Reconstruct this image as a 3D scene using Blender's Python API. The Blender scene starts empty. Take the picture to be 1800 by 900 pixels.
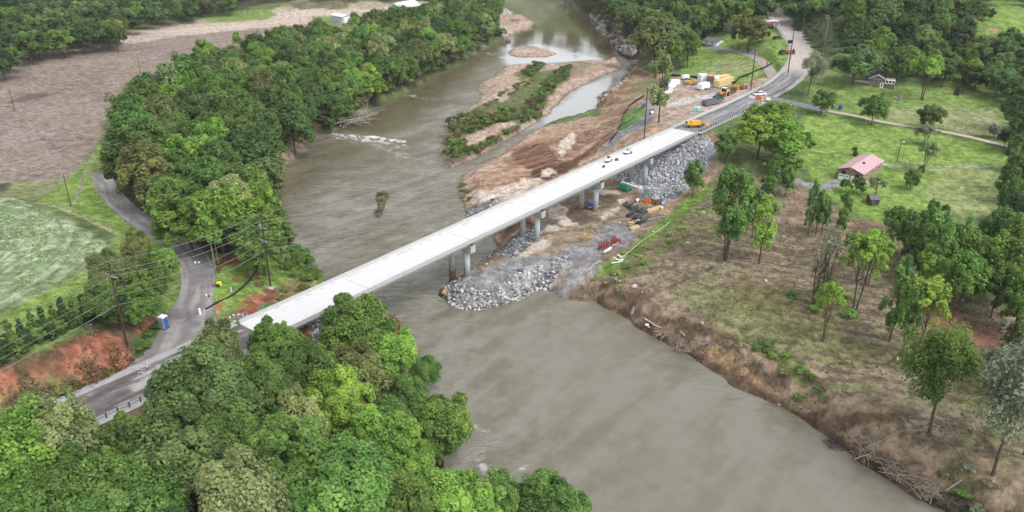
import bpy, math, random
import numpy as np
from mathutils import Vector, Matrix

# ------------------------------------------------------------------ camera, world, sun
scn = bpy.context.scene
COL = scn.collection
CAM_H = 92.0
FOC = 1408.0                      # focal length in pixels of an 1800 px wide frame
PITCH = math.radians(24.78)
cam_d = bpy.data.cameras.new('camera')
cam = bpy.data.objects.new('camera', cam_d)
COL.objects.link(cam)
cam.location = (0, 0, CAM_H)
cam.rotation_euler = (math.pi / 2 - PITCH, 0, 0)
cam_d.sensor_width = 36.0
cam_d.lens = FOC / 1800 * 36
cam_d.clip_start = 1.0
cam_d.clip_end = 12000
scn.camera = cam

SUN_EL, SUN_AZ = math.radians(54), math.radians(132)     # azimuth: compass-like, from +Y clockwise
w = bpy.data.worlds.new('World')
scn.world = w
w.use_nodes = True
nt = w.node_tree
nt.nodes.clear()
out = nt.nodes.new('ShaderNodeOutputWorld')
bg = nt.nodes.new('ShaderNodeBackground')
sky = nt.nodes.new('ShaderNodeTexSky')
sky.sky_type = 'NISHITA'
sky.sun_disc = False
sky.sun_elevation = SUN_EL
sky.sun_rotation = SUN_AZ
sky.air_density = 1.0
sky.dust_density = 4.0
hs = nt.nodes.new('ShaderNodeHueSaturation')
hs.inputs['Saturation'].default_value = 0.16
tc = nt.nodes.new('ShaderNodeTexCoord')
nz = nt.nodes.new('ShaderNodeTexNoise')
nz.inputs['Scale'].default_value = 2.6
nz.inputs['Detail'].default_value = 6
mr = nt.nodes.new('ShaderNodeMapRange')
mr.inputs[1].default_value = 0.35; mr.inputs[2].default_value = 0.7
mr.inputs[3].default_value = 0.82; mr.inputs[4].default_value = 1.25
mx = nt.nodes.new('ShaderNodeVectorMath'); mx.operation = 'SCALE'
L = nt.links
L.new(sky.outputs[0], hs.inputs['Color'])
L.new(tc.outputs['Generated'], nz.inputs['Vector'])
L.new(nz.outputs['Fac'], mr.inputs[0])
L.new(hs.outputs[0], mx.inputs[0]); L.new(mr.outputs[0], mx.inputs['Scale'])
sx = nt.nodes.new('ShaderNodeSeparateXYZ'); hz = nt.nodes.new('ShaderNodeMapRange'); mm = nt.nodes.new('ShaderNodeVectorMath'); mm.operation = 'SCALE'
hz.interpolation_type = 'SMOOTHSTEP'
hz.inputs[1].default_value = 0.0; hz.inputs[2].default_value = 0.65; hz.inputs[3].default_value = 2.7; hz.inputs[4].default_value = 1.5   # thin cloud is brighter low down, all round
L.new(tc.outputs['Generated'], sx.inputs[0]); L.new(sx.outputs['Z'], hz.inputs[0])
L.new(mx.outputs[0], mm.inputs[0]); L.new(hz.outputs[0], mm.inputs['Scale'])
L.new(mm.outputs[0], bg.inputs['Color'])
bg.inputs['Strength'].default_value = 0.15
L.new(bg.outputs[0], out.inputs['Surface'])

sd = bpy.data.lights.new('sun', 'SUN')
sd.energy = 1.2
sd.angle = math.radians(22)
sd.color = (1.0, 0.975, 0.94)
sun = bpy.data.objects.new('sun', sd)
COL.objects.link(sun)
sdir = Vector((math.sin(SUN_AZ) * math.cos(SUN_EL), math.cos(SUN_AZ) * math.cos(SUN_EL), math.sin(SUN_EL)))
sun.rotation_euler = sdir.to_track_quat('Z', 'Y').to_euler()
scn.view_settings.view_transform = 'Standard'
scn.view_settings.look = 'None'
scn.view_settings.gamma = 1.0
scn.view_settings.use_curve_mapping = False
scn.view_settings.exposure = 0.12
scn.cycles.max_bounces = 5
scn.cycles.transparent_max_bounces = 4

# ------------------------------------------------------------------ measuring: a pixel of the photograph -> a place in the world
ALB = 1.45
def C(r, g, b, k=1.0):
    f = lambda v: (v / 255 / 12.92 if v / 255 <= 0.04045 else ((v / 255 + 0.055) / 1.055) ** 2.4)
    return np.array([f(r), f(g), f(b)]) * k / ALB
FW = np.array([0, math.cos(PITCH), -math.sin(PITCH)])
UP = np.array([0, math.sin(PITCH), math.cos(PITCH)])
RT = np.array([1.0, 0, 0])
CP = np.array([0, 0, CAM_H])
def ray(px, py):
    px = np.atleast_1d(np.asarray(px, float)); py = np.atleast_1d(np.asarray(py, float))
    return FW * FOC + RT * (px - 900)[:, None] + UP * (450 - py)[:, None]
def flat(px, py, z=0.0):
    d = ray(px, py); t = (z - CAM_H) / d[:, 2]
    return CP + d * t[:, None]
def project(P):
    P = np.atleast_2d(P); d = P - CP
    k = FOC / np.maximum(d @ FW, 1e-3)
    return 900 + (d @ RT) * k, 450 - (d @ UP) * k

# ------------------------------------------------------------------ numpy noise
def _hash(ix, iy, s):
    n = (ix.astype(np.int64) * 374761393 + iy.astype(np.int64) * 668265263 + s * 144665) & 0x7fffffff
    n = ((n ^ (n >> 13)) * 1274126177) & 0x7fffffff
    return ((n ^ (n >> 16)) & 0xffff) / 65535.0
def vnoise(x, y, s=0):
    ix = np.floor(x); iy = np.floor(y); fx = x - ix; fy = y - iy
    fx = fx * fx * (3 - 2 * fx); fy = fy * fy * (3 - 2 * fy)
    a = _hash(ix, iy, s); b = _hash(ix + 1, iy, s); c = _hash(ix, iy + 1, s); d = _hash(ix + 1, iy + 1, s)
    return (a * (1 - fx) + b * fx) * (1 - fy) + (c * (1 - fx) + d * fx) * fy
def fbm(x, y, scale, octv=4, s=0, gain=0.55):
    x = x / scale; y = y / scale; r = 0; a = 1; t = 0
    for o in range(octv):
        r = r + a * vnoise(x + 17.3 * o, y - 9.1 * o, s + o); t += a
        a *= gain; x = x * 2.03; y = y * 2.03
    return r / t
def sstep(a, b, x):
    t = np.clip((x - a) / (b - a), 0, 1); return t * t * (3 - 2 * t)

def seg_dist(X, Y, P, closed=True):
    """distance to polyline; sign negative inside when closed"""
    n = len(P); best = np.full(X.shape, 1e18); inside = np.zeros(X.shape, bool)
    for i in range(n if closed else n - 1):
        a = P[i]; b = P[(i + 1) % n]
        ex, ey = b[0] - a[0], b[1] - a[1]
        wx, wy = X - a[0], Y - a[1]
        t = np.clip((wx * ex + wy * ey) / (ex * ex + ey * ey + 1e-9), 0, 1)
        dx = wx - t * ex; dy = wy - t * ey
        np.minimum(best, dx * dx + dy * dy, out=best)
        if closed:
            c = (a[1] > Y) != (b[1] > Y)
            with np.errstate(divide='ignore', invalid='ignore'):
                xi = a[0] + wy * ex / (ey if abs(ey) > 1e-12 else 1e-12)
            inside ^= c & (X < xi)
    best = np.sqrt(best)
    return np.where(inside, -best, best) if closed else best
def sdist(X, Y, P, closed=True, margin=25.0):
    """seg_dist but only evaluated near P's bounding box"""
    P = np.asarray(P)
    m = (X > P[:, 0].min() - margin) & (X < P[:, 0].max() + margin) & (Y > P[:, 1].min() - margin) & (Y < P[:, 1].max() + margin)
    r = np.full(X.shape, margin * 1.0)
    if m.any():
        r[m] = np.minimum(seg_dist(X[m], Y[m], P, closed), margin)
    return r
def polyline_z(X, Y, P):
    """distance to a 3-D polyline and the interpolated z there"""
    best = np.full(X.shape, 1e18); bz = np.zeros(X.shape)
    for i in range(len(P) - 1):
        a = P[i]; b = P[i + 1]
        ex, ey = b[0] - a[0], b[1] - a[1]
        wx, wy = X - a[0], Y - a[1]
        t = np.clip((wx * ex + wy * ey) / (ex * ex + ey * ey + 1e-9), 0, 1)
        d2 = (wx - t * ex) ** 2 + (wy - t * ey) ** 2
        m = d2 < best
        best[m] = d2[m]; bz[m] = (a[2] + t * (b[2] - a[2]))[m]
    return np.sqrt(best), bz

# ------------------------------------------------------------------ terrain heights
RIVER = [(700,1400),(760,1100),(800,900),(790,830),(762,760),(742,690),(727,640),(712,595),(690,560),(655,535),(600,512),(560,492),(545,470),(522,440),(500,400),(482,350),(478,315),(490,300),(515,285),(534,272),(541,262),(530,250),(548,236),(580,236),(600,228),(640,208),(660,188),(700,172),(740,150),(775,128),(800,118),(830,100),(850,88),(870,78),(892,66),(905,57),(922,54),(944,45),(930,38),(905,30),(885,18),(876,0),(862,-9),(820,-15),(500,-18),(200,-22),(200,-32),(600,-35),(900,-28),(985,-14),(1012,5),(1035,28),(1056,52),(1072,72),(1090,98),(1108,108),(1106,126),(1097,135),(1088,152),(1052,172),(1049,190),(1057,203),(1040,212),(1015,212),(1010,218),(970,222),(935,240),(905,252),(880,270),(850,285),(820,300),(808,315),(806,332),(812,352),(820,372),(832,385),(848,405),(866,422),(876,436),(850,458),(828,476),(800,490),(781,504),(776,520),(790,535),(815,545),(850,545),(890,536),(920,522),(950,506),(967,511),(985,525),(1012,530),(1046,530),(1056,538),(1090,560),(1130,582),(1170,611),(1202,624),(1250,650),(1300,682),(1342,704),(1384,724),(1424,756),(1462,778),(1502,806),(1560,842),(1610,873),(1662,897),(1760,950),(2000,1080),(2300,1400)]
ISLE = [(838,158),(845,146),(868,136),(874,124),(890,118),(930,112),(962,115),(1000,110),(1050,108),(1064,110),(1085,106),(1094,116),(1080,126),(1060,133),(1030,148),(1000,163),(982,182),(968,194),(970,200),(952,206),(945,216),(920,230),(885,250),(865,262),(840,276),(812,290),(790,296),(783,280),(787,260),(780,230),(785,216),(800,215),(820,200),(822,190),(838,182),(846,168)]
ISLE2 = [(891,93),(900,86),(930,82),(960,87),(981,95),(962,100),(920,101),(898,99)]
ISLET = [(662,340),(676,334),(685,343),(678,358),(673,375),(666,384),(658,380),(664,362),(660,350)]
PONDS = [[(520,2),(560,0),(600,1),(618,6),(600,12),(570,15),(542,14),(525,8)], [(640,2),(670,1),(715,2),(737,8),(722,11),(690,8),(660,7)],
         [(204,50),(250,38),(310,26),(400,14),(480,4),(520,-4),(500,-8),(440,2),(380,12),(300,22),(240,33),(210,44)]]
def F2(pts, z=0.0):
    p = np.array(pts, float); return flat(p[:, 0], p[:, 1], z)[:, :2]
riverW = F2(RIVER); isleW = [F2(ISLE), F2(ISLE2), F2(ISLET)]; pondW = [F2(p) for p in PONDS]

TH = math.radians(51.17)
BD = np.array([math.cos(TH), math.sin(TH), 0.005]); BN = np.array([math.sin(TH), -math.cos(TH), 0.0])
BW = 9.93
BP0 = np.array([-53.009, 138.049, 14.8])       # top of the far-side parapet where it leaves the trees
def bridge_pt(t, o, dz=0.0):
    return BP0 + BD * t + BN * o + np.array([0, 0, dz])
DECKZ = -1.0                                   # deck surface under the parapet top

ctrl = [(50,130,7),(200,100,6),(400,80,6),(600,45,6),(50,250,7),(150,200,6.5),(100,325,8.5),(160,300,8),(20,338,9),(300,60,5),(480,25,4),(700,20,5),(820,20,4),
 (20,380,14),(100,400,14),(170,430,15),(20,450,17),(100,500,18),(20,560,19.5),(150,480,17),(20,632,20.5),(80,600,20),(140,570,19),
 (190,330,10),(240,385,11),(330,440,13),(100,640,19),(160,600,18.5),(205,570,17.5),(60,722,14.8),(150,680,14.4),(220,648,14.3),(255,600,15.2),(250,560,16.5),(270,500,15.5),(230,420,14),(300,500,14.6),
 (250,250,6),(350,200,6),(450,250,5),(400,350,6),(500,150,6),(650,120,5),(800,70,6),(300,330,9),(350,400,10.5),(450,330,5),(480,400,5),(520,250,4),
 (400,470,13),(450,500,12.5),(400,540,13.6),(500,500,10),(520,470,6),(440,450,11),(430,530,13),
 (560,520,8.5),(640,560,6.6),(600,600,8),(650,640,5),(690,575,3),(520,580,11),
 (500,700,9),(400,750,10),(300,800,11),(100,900,12),(600,800,6),(700,850,4),(720,700,3),(100,770,13),(200,750,13.6),(350,650,13.5),(420,600,13),(780,1000,4),(0,800,15),
 (880,480,4),(950,430,4),(1050,380,4),(1000,450,4),(1040,460,4.3),(820,490,4),(870,350,4),(1150,335,4),(950,480,4),(1100,350,4),(830,350,3.2),(985,512,1.3),(1010,500,2.4),
 (850,320,3.6),(950,290,4.5),(1000,250,5),(1060,240,7),(900,300,4.5),(1030,270,5.5),(960,330,4.5),(1100,250,10),(1132,240,13),(1150,180,13.5),(1100,200,9),(1080,165,4),(1120,150,9),
 (1200,150,14),(1280,160,15),(1250,190,15),(1180,205,14.5),(1150,228,14),
 (1300,100,15),(1250,80,15),(1220,70,14),(1150,95,11),(1120,60,8),
 (1450,60,27),(1490,20,36),(1440,100,21),(1500,80,24),(1600,60,28),(1700,20,34),(1780,40,34),(1200,20,24),(1100,15,14),(1600,0,38),(1300,20,22),
 (1500,140,18),(1600,160,16),(1750,150,18),(1460,200,15),(1600,220,13),(1750,250,13),(1420,240,12.5),(1500,310,11),(1620,300,11),(1750,340,11),(1400,330,9),(1320,260,12.5),(1370,190,15),
 (1228,242,13.5),(1262,266,12.5),(1240,300,9),(1196,290,8.2),(1166,350,4.1),(1138,300,5.4),(1100,312,4.2),
 (1240,400,7.5),(1130,480,6.5),(1300,500,7),(1400,450,7.5),(1500,550,7.5),(1650,600,8),(1800,600,9),(1750,750,8),(1400,620,6.3),(1600,730,7),(1700,850,6.3),(1800,850,8),(1500,400,8.8),(1600,480,8.5),
 (1100,515,5),(1200,570,5),(1300,620,5),(1400,690,5),(1500,755,5),(1600,825,5),(1110,434,4.1),(1176,378,4.1),(1132,440,6.6),(1200,378,7.2),(1060,478,4.6),
 (880,150,2.4),(930,160,3),(860,220,2.6),(920,200,3),(1000,130,2.2),(840,260,2.2),(1040,115,1.6),(1075,116,1.4),(980,150,2.1),(1020,135,1.8),(960,180,2.2),(1060,125,1.4),(930,92,1),(671,350,0.6),(900,38,2),(530,262,1.3)]
cw = []
for x, y, z in ctrl:
    p = flat(x, y, z)[0]; cw.append((p[0], p[1], z))
cw += [(0,945,72),(100,905,72),(-150,985,62),(190,870,60),(-400,1010,40),(20,905,30)]
cw += [(-900,100,18),(900,100,14),(-900,1400,25),(900,1400,60),(0,1600,60),(0,10,6),(-200,20,16),(250,30,9),(-500,600,7),(500,500,30),(-350,300,12),(380,260,12),(-1500,3000,60),(1500,3000,80),(-1500,-600,20),(1500,-600,20)]
cw = np.array(cw)
_n = len(cw)
_D = np.hypot(cw[:, 0][:, None] - cw[:, 0], cw[:, 1][:, None] - cw[:, 1])
_A = np.block([[_D + np.eye(_n) * -0.8, np.ones((_n, 1))], [np.ones((1, _n)), np.zeros((1, 1))]])
_w = np.linalg.solve(_A, np.concatenate([cw[:, 2], [0]]))
def rbf(X, Y):
    s = X.shape; X = X.ravel(); Y = Y.ravel(); r = np.empty(X.shape)
    for i in range(0, len(X), 40000):
        x = X[i:i+40000].astype(np.float32); y = Y[i:i+40000].astype(np.float32)
        d = np.sqrt((x[:, None] - cw[:, 0].astype(np.float32)) ** 2 + (y[:, None] - cw[:, 1].astype(np.float32)) ** 2)
        r[i:i+40000] = d @ _w[:-1].astype(np.float32) + _w[-1]
    return r.reshape(s)
def water_sd(X, Y):
    d = seg_dist(X, Y, riverW) + (fbm(X, Y, 11, 3, 501) - 0.5) * 4.2 * sstep(420, 300, Y)
    for p in isleW: d = np.maximum(d, -seg_dist(X, Y, p))
    for p in pondW: d = np.minimum(d, sdist(X, Y, p, margin=60))
    return d
# roads as 3-D centre lines (pixel, pixel, height) -> world
def line3(pts):
    r = []
    for x, y, z in pts:
        p = flat(x, y, z)[0]; r.append((p[0], p[1], z))
    return np.array(r)
def smooth_line(P, step=2.0):
    P = np.asarray(P, float); out_ = []
    for i in range(len(P) - 1):
        p0 = P[max(i-1, 0)]; p1 = P[i]; p2 = P[i+1]; p3 = P[min(i+2, len(P)-1)]
        n = max(2, int(np.linalg.norm(p2[:2] - p1[:2]) / step))
        for k in range(n):
            t = k / n
            out_.append(0.5 * (2*p1 + (p2-p0)*t + (2*p0-5*p1+4*p2-p3)*t*t + (3*p1-p0-3*p2+p3)*t**3))
    out_.append(P[-1]); return np.array(out_)
DZ = 13.72
nearA = bridge_pt(-1.5, BW/2)[:2]; farA = bridge_pt(174, BW/2)[:2]
HW_NEAR = smooth_line([(nearA[0], nearA[1], 14.12), tuple((nearA - BD[:2]*30)) + (14.15,), tuple((nearA - BD[:2]*75 + np.array([-1, 1]))) + (14.2,), tuple((nearA - BD[:2]*150 + np.array([-8, 9]))) + (15,)])
_f = [(1300,186,15.1),(1340,166,15.6),(1372,148,16.2),(1396,126,17),(1409,104,18.2),(1408,85,19.8),(1398,66,21.8),(1382,44,24.4),(1362,22,27.5),(1346,4,30.5),(1335,-8,33)]
HW_FAR = smooth_line(np.vstack([[farA[0], farA[1], 15.03], np.append(farA + BD[:2]*22, 15.06), line3(_f)]))
SIDE = smooth_line(line3([(176,300,8.6),(181,316,9.2),(193,338,10),(214,362,10.8),(250,390,11.6),(290,412,12.4),(322,436,13),(344,466,13.6),(348,500,14),(338,540,14.1),(322,580,14.1),(304,618,14.12),(280,650,14.12),(255,676,14.12)]))
SPUR = smooth_line(line3([(1352,172,15.7),(1385,179,15.3),(1420,187,15.1),(1456,195,15)]))
DRIVE = smooth_line(line3([(1456,195,15),(1500,203,14.4),(1545,213,13.7),(1600,222,13.3),(1650,230,13.1),(1710,242,13.2),(1772,258,13.4)]))
LANE = smooth_line(line3([(1368,150,16),(1350,120,15.8),(1330,102,15.5),(1300,93,15.3),(1262,84,15)]))
ROADS = [(HW_NEAR[4:], 6.5, 7), (HW_FAR[4:], 6.3, 8), (SIDE, 3.8, 5), (SPUR, 3.4, 4), (DRIVE, 1.8, 3), (LANE, 3.0, 3)]

def height0(X, Y, wd=None):
    """terrain without small relief"""
    base = rbf(X, Y)
    for P, hw, bl in ROADS:
        m = (X > P[:, 0].min() - 20) & (X < P[:, 0].max() + 20) & (Y > P[:, 1].min() - 20) & (Y < P[:, 1].max() + 20)
        if m.any():
            d, z = polyline_z(X[m], Y[m], P)
            k = 1 - sstep(hw, hw + bl, d)
            base[m] = base[m] * (1 - k) + (z - 0.12) * k
    if wd is None: wd = water_sd(X, Y)
    # never above the bridge seat: a bench under the spans
    out_ = np.maximum(wd, 0)
    slope = 0.30 + 0.8 * sstep(2.5, 5.0, base)
    cap = 0.08 + np.minimum(out_, 3) * 0.12 * 1 + np.maximum(out_ - 0.4, 0) * slope
    h = np.where(wd > 0, np.minimum(np.maximum(base, 0.35), cap), np.maximum(-0.35 * (-wd) - 0.05, -3.0))
    return h
# raster of the terrain used to hang things on it
RX0, RX1, RY0, RY1, RS = -760.0, 760.0, 20.0, 1500.0, 3.0
_gx = np.arange(RX0, RX1 + RS, RS); _gy = np.arange(RY0, RY1 + RS, RS)
_GX, _GY = np.meshgrid(_gx, _gy)
HR = height0(_GX, _GY)
def hgt(X, Y):
    X = np.asarray(X, float); Y = np.asarray(Y, float)
    fx = np.clip((X - RX0) / RS, 0, len(_gx) - 1.001); fy = np.clip((Y - RY0) / RS, 0, len(_gy) - 1.001)
    ix = fx.astype(int); iy = fy.astype(int); fx = fx - ix; fy = fy - iy
    return (HR[iy, ix] * (1-fx) + HR[iy, ix+1] * fx) * (1-fy) + (HR[iy+1, ix] * (1-fx) + HR[iy+1, ix+1] * fx) * fy
def on(px, py, dz=0.0):
    """where the sight line of a pixel meets the terrain raised by dz -> ground points (z is ground + dz)"""
    d = ray(px, py); d = d / np.linalg.norm(d, axis=1)[:, None]
    ts = np.concatenate([np.arange(50, 420, 1.5), np.arange(420, 1900, 4.0)])
    P = CP + d[:, None, :] * ts[None, :, None]
    g = P[:, :, 2] - (hgt(P[:, :, 0], P[:, :, 1]) + dz)
    idx = np.argmax(g < 0, axis=1); idx = np.where((g < 0).any(axis=1), np.maximum(idx, 1), len(ts) - 1)
    r = np.arange(len(d)); a = g[r, idx-1]; b = g[r, idx]
    t = ts[idx-1] + (ts[idx] - ts[idx-1]) * a / (a - b + 1e-9)
    return CP + d * t[:, None]
def at(px, py, dz=0.0):
    p = on(px, py, dz)[0]; return Vector((p[0], p[1], p[2] - dz))
def W2(pts):
    p = np.array(pts, float); return on(p[:, 0], p[:, 1])[:, :2]

# ------------------------------------------------------------------ helpers for objects
def tag(o, label=None, cat=None, group=None, kind=None):
    if label: o['label'] = label
    if cat: o['category'] = cat
    if group: o['group'] = group
    if kind: o['kind'] = kind
    return o
def empty(name, loc, rz=0.0, label=None, cat=None, group=None, scale=1.0):
    o = bpy.data.objects.new(name, None); COL.objects.link(o)
    o.empty_display_size = 0.5
    o.location = loc; o.rotation_euler = (0, 0, rz); o.scale = (scale,) * 3
    return tag(o, label, cat, group)
def mesh_np(name, V, Fq, smooth=False, k=4):
    me = bpy.data.meshes.new(name)
    V = np.asarray(V, np.float32); Fq = np.asarray(Fq, np.int32)
    me.vertices.add(len(V)); me.vertices.foreach_set('co', V.ravel())
    me.loops.add(Fq.size); me.loops.foreach_set('vertex_index', Fq.ravel())
    me.polygons.add(len(Fq)); me.polygons.foreach_set('loop_start', np.arange(0, Fq.size, k, dtype=np.int32))
    if smooth: me.polygons.foreach_set('use_smooth', np.ones(len(Fq), bool))
    me.update(calc_edges=True)
    return me
def add_col(me, name, Cc):
    a = me.attributes.new(name, 'FLOAT_COLOR', 'POINT')
    d = np.ones((len(Cc), 4), np.float32); d[:, :3] = Cc
    a.data.foreach_set('color', d.ravel())
def add_f(me, name, v):
    a = me.attributes.new(name, 'FLOAT', 'POINT'); a.data.foreach_set('value', np.asarray(v, np.float32))
class MB:
    def __init__(s): s.v = []; s.f = []; s.m = []
    def add(s, vs, fs, m=0):
        b = len(s.v); s.v += [tuple(v) for v in vs]; s.f += [tuple(i + b for i in f) for f in fs]; s.m += [m] * len(fs); return s
    def box(s, c, d, rz=0.0, m=0, taper=1.0, ry=0.0):
        x, y, z = d[0]/2, d[1]/2, d[2]/2
        M = Matrix.Rotation(rz, 3, 'Z') @ Matrix.Rotation(ry, 3, 'Y')
        vs = [M @ Vector((sx*x*(taper if sz > 0 else 1), sy*y*(taper if sz > 0 else 1), sz*z)) + Vector(c) for sz in (-1, 1) for sy in (-1, 1) for sx in (-1, 1)]
        return s.add(vs, [(0,2,3,1),(4,5,7,6),(0,1,5,4),(2,6,7,3),(0,4,6,2),(1,3,7,5)], m)
    def tube(s, a, b, r0, r1=None, n=8, m=0, caps=True):
        r1 = r0 if r1 is None else r1
        a = Vector(a); b = Vector(b); ax = (b - a).normalized()
        u = ax.orthogonal().normalized(); w_ = ax.cross(u)
        vs = []
        for p, r in ((a, r0), (b, r1)):
            for i in range(n):
                q = 2 * math.pi * i / n; vs.append(p + (u * math.cos(q) + w_ * math.sin(q)) * r)
        fs = [(i, (i+1) % n, n + (i+1) % n, n + i) for i in range(n)]
        if caps: fs += [tuple(range(n-1, -1, -1)), tuple(range(n, 2*n))]
        return s.add(vs, fs, m)
    def path(s, pts, r0, r1=None, n=6, m=0):
        r1 = r0 if r1 is None else r1; k = len(pts) - 1
        for i in range(k):
            s.tube(pts[i], pts[i+1], r0 + (r1-r0)*i/k, r0 + (r1-r0)*(i+1)/k, n, m, caps=True)
        return s
    def prism(s, prof, x0, x1, m=0):
        """profile in YZ extruded along X"""
        n = len(prof)
        vs = [(x0, y, z) for y, z in prof] + [(x1, y, z) for y, z in prof]
        return s.add(vs, [(i, (i+1) % n, n + (i+1) % n, n + i) for i in range(n)] + [tuple(range(n-1, -1, -1)), tuple(range(n, 2*n))], m)
    def build(s, name, mats, parent=None, smooth=False, **kw):
        me = bpy.data.meshes.new(name); me.from_pydata(s.v, [], s.f); me.update()
        if not isinstance(mats, (list, tuple)): mats = [mats]
        for q in mats: me.materials.append(q)
        if len(mats) > 1: me.polygons.foreach_set('material_index', s.m)
        if smooth: me.polygons.foreach_set('use_smooth', [True] * len(s.f))
        o = bpy.data.objects.new(name, me); COL.objects.link(o); o.parent = parent
        return tag(o, **kw)
def copy_tree(o, parent=None):
    c = o.copy(); COL.objects.link(c); c.parent = parent
    for ch in o.children: copy_tree(ch, c)
    return c

# ------------------------------------------------------------------ materials
def mat(name, base, rough=0.8, metal=0.0, var=0.25, scale=3.0, bump=0.0, spec=0.3, coord='Object'):
    m = bpy.data.materials.new(name); m.use_nodes = True; t = m.node_tree; b = t.nodes['Principled BSDF']
    base = tuple(base)
    b.inputs['Roughness'].default_value = rough; b.inputs['Metallic'].default_value = metal
    b.inputs['Specular IOR Level'].default_value = spec
    n = t.nodes.new('ShaderNodeTexNoise'); n.inputs['Scale'].default_value = scale; n.inputs['Detail'].default_value = 6
    c = t.nodes.new('ShaderNodeTexCoord'); t.links.new(c.outputs[coord], n.inputs['Vector'])
    r = t.nodes.new('ShaderNodeMapRange'); r.inputs[1].default_value = 0.3; r.inputs[2].default_value = 0.7
    r.inputs[3].default_value = 1 - var; r.inputs[4].default_value = 1 + var
    t.links.new(n.outputs['Fac'], r.inputs[0])
    v = t.nodes.new('ShaderNodeVectorMath'); v.operation = 'SCALE'; v.inputs[0].default_value = base[:3]
    t.links.new(r.outputs[0], v.inputs['Scale']); t.links.new(v.outputs[0], b.inputs['Base Color'])
    if bump:
        bp = t.nodes.new('ShaderNodeBump'); bp.inputs['Strength'].default_value = bump; bp.inputs['Distance'].default_value = 0.1
        t.links.new(n.outputs['Fac'], bp.inputs['Height']); t.links.new(bp.outputs[0], b.inputs['Normal'])
    return m
def attr_mat(name, attr, rough=0.9, fine=1.2, var=0.25, bump=0.5, fine2=0.25, spec=0.2, dist=0.25):
    """colour from a mesh attribute, broken up by two scales of noise"""
    m = bpy.data.materials.new(name); m.use_nodes = True; t = m.node_tree; b = t.nodes['Principled BSDF']
    b.inputs['Roughness'].default_value = rough; b.inputs['Specular IOR Level'].default_value = spec
    a = t.nodes.new('ShaderNodeAttribute'); a.attribute_name = attr
    g = t.nodes.new('ShaderNodeNewGeometry')
    n = t.nodes.new('ShaderNodeTexNoise'); n.inputs['Scale'].default_value = fine; n.inputs['Detail'].default_value = 5; n.inputs['Roughness'].default_value = 0.65
    n2 = t.nodes.new('ShaderNodeTexNoise'); n2.inputs['Scale'].default_value = fine2; n2.inputs['Detail'].default_value = 6
    t.links.new(g.outputs['Position'], n.inputs['Vector']); t.links.new(g.outputs['Position'], n2.inputs['Vector'])
    ad = t.nodes.new('ShaderNodeMath'); ad.operation = 'ADD'; t.links.new(n.outputs['Fac'], ad.inputs[0]); t.links.new(n2.outputs['Fac'], ad.inputs[1])
    r = t.nodes.new('ShaderNodeMapRange'); r.inputs[1].default_value = 0.82; r.inputs[2].default_value = 1.18
    r.inputs[3].default_value = 1 - var; r.inputs[4].default_value = 1 + var; t.links.new(ad.outputs[0], r.inputs[0])
    v = t.nodes.new('ShaderNodeVectorMath'); v.operation = 'SCALE'
    t.links.new(a.outputs['Color'], v.inputs[0]); t.links.new(r.outputs[0], v.inputs['Scale']); t.links.new(v.outputs[0], b.inputs['Base Color'])
    bp = t.nodes.new('ShaderNodeBump'); bp.inputs['Strength'].default_value = bump; bp.inputs['Distance'].default_value = dist
    t.links.new(n.outputs['Fac'], bp.inputs['Height']); t.links.new(bp.outputs[0], b.inputs['Normal'])
    return m
def leaf_mat(name, trans=0.5, var=0.5):
    m = bpy.data.materials.new(name); m.use_nodes = True; t = m.node_tree; b = t.nodes['Principled BSDF']
    b.inputs['Roughness'].default_value = 0.55; b.inputs['Specular IOR Level'].default_value = 0.25
    oi = t.nodes.new('ShaderNodeObjectInfo')
    a = t.nodes.new('ShaderNodeAttribute'); a.attribute_name = 'leaf'
    r = t.nodes.new('ShaderNodeMapRange'); r.inputs[3].default_value = 1 - var; r.inputs[4].default_value = 1 + var
    t.links.new(a.outputs['Fac'], r.inputs[0])
    v = t.nodes.new('ShaderNodeVectorMath'); v.operation = 'SCALE'
    t.links.new(oi.outputs['Color'], v.inputs[0]); t.links.new(r.outputs[0], v.inputs['Scale'])
    hsv = t.nodes.new('ShaderNodeHueSaturation'); r2 = t.nodes.new('ShaderNodeMapRange')
    r2.inputs[3].default_value = 0.515; r2.inputs[4].default_value = 0.485
    t.links.new(a.outputs['Fac'], r2.inputs[0]); t.links.new(r2.outputs[0], hsv.inputs['Hue']); t.links.new(v.outputs[0], hsv.inputs['Color'])
    t.links.new(hsv.outputs[0], b.inputs['Base Color'])
    tr = t.nodes.new('ShaderNodeBsdfTranslucent'); t.links.new(hsv.outputs[0], tr.inputs['Color'])
    mxs = t.nodes.new('ShaderNodeMixShader'); mxs.inputs[0].default_value = trans
    t.links.new(b.outputs[0], mxs.inputs[1]); t.links.new(tr.outputs[0], mxs.inputs[2])
    t.links.new(mxs.outputs[0], t.nodes['Material Output'].inputs['Surface'])
    return m
M_leaf = leaf_mat('leaves')
M_bark = mat('bark', (0.085, 0.068, 0.052), 0.9, var=0.4, scale=2)
M_palebark = mat('pale_bark', (0.26, 0.23, 0.19), 0.9, var=0.3, scale=2)
M_drift = mat('driftwood', (0.24, 0.20, 0.16), 0.9, var=0.4, scale=1.5)
M_conc = mat('concrete', C(192, 194, 193), 0.75, var=0.06, scale=1.2, bump=0.1)
M_deck = mat('new_deck_concrete', C(228, 227, 230), 0.8, var=0.035, scale=0.7)
M_girder = mat('girder_concrete', C(190, 197, 200), 0.7, var=0.07, scale=0.9)
M_stain = mat('weathered_concrete', C(120, 112, 100), 0.85, var=0.25, scale=1.5)
M_rust = mat('rusty_casing', (0.13, 0.075, 0.05), 0.8, var=0.4, scale=2)
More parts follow.
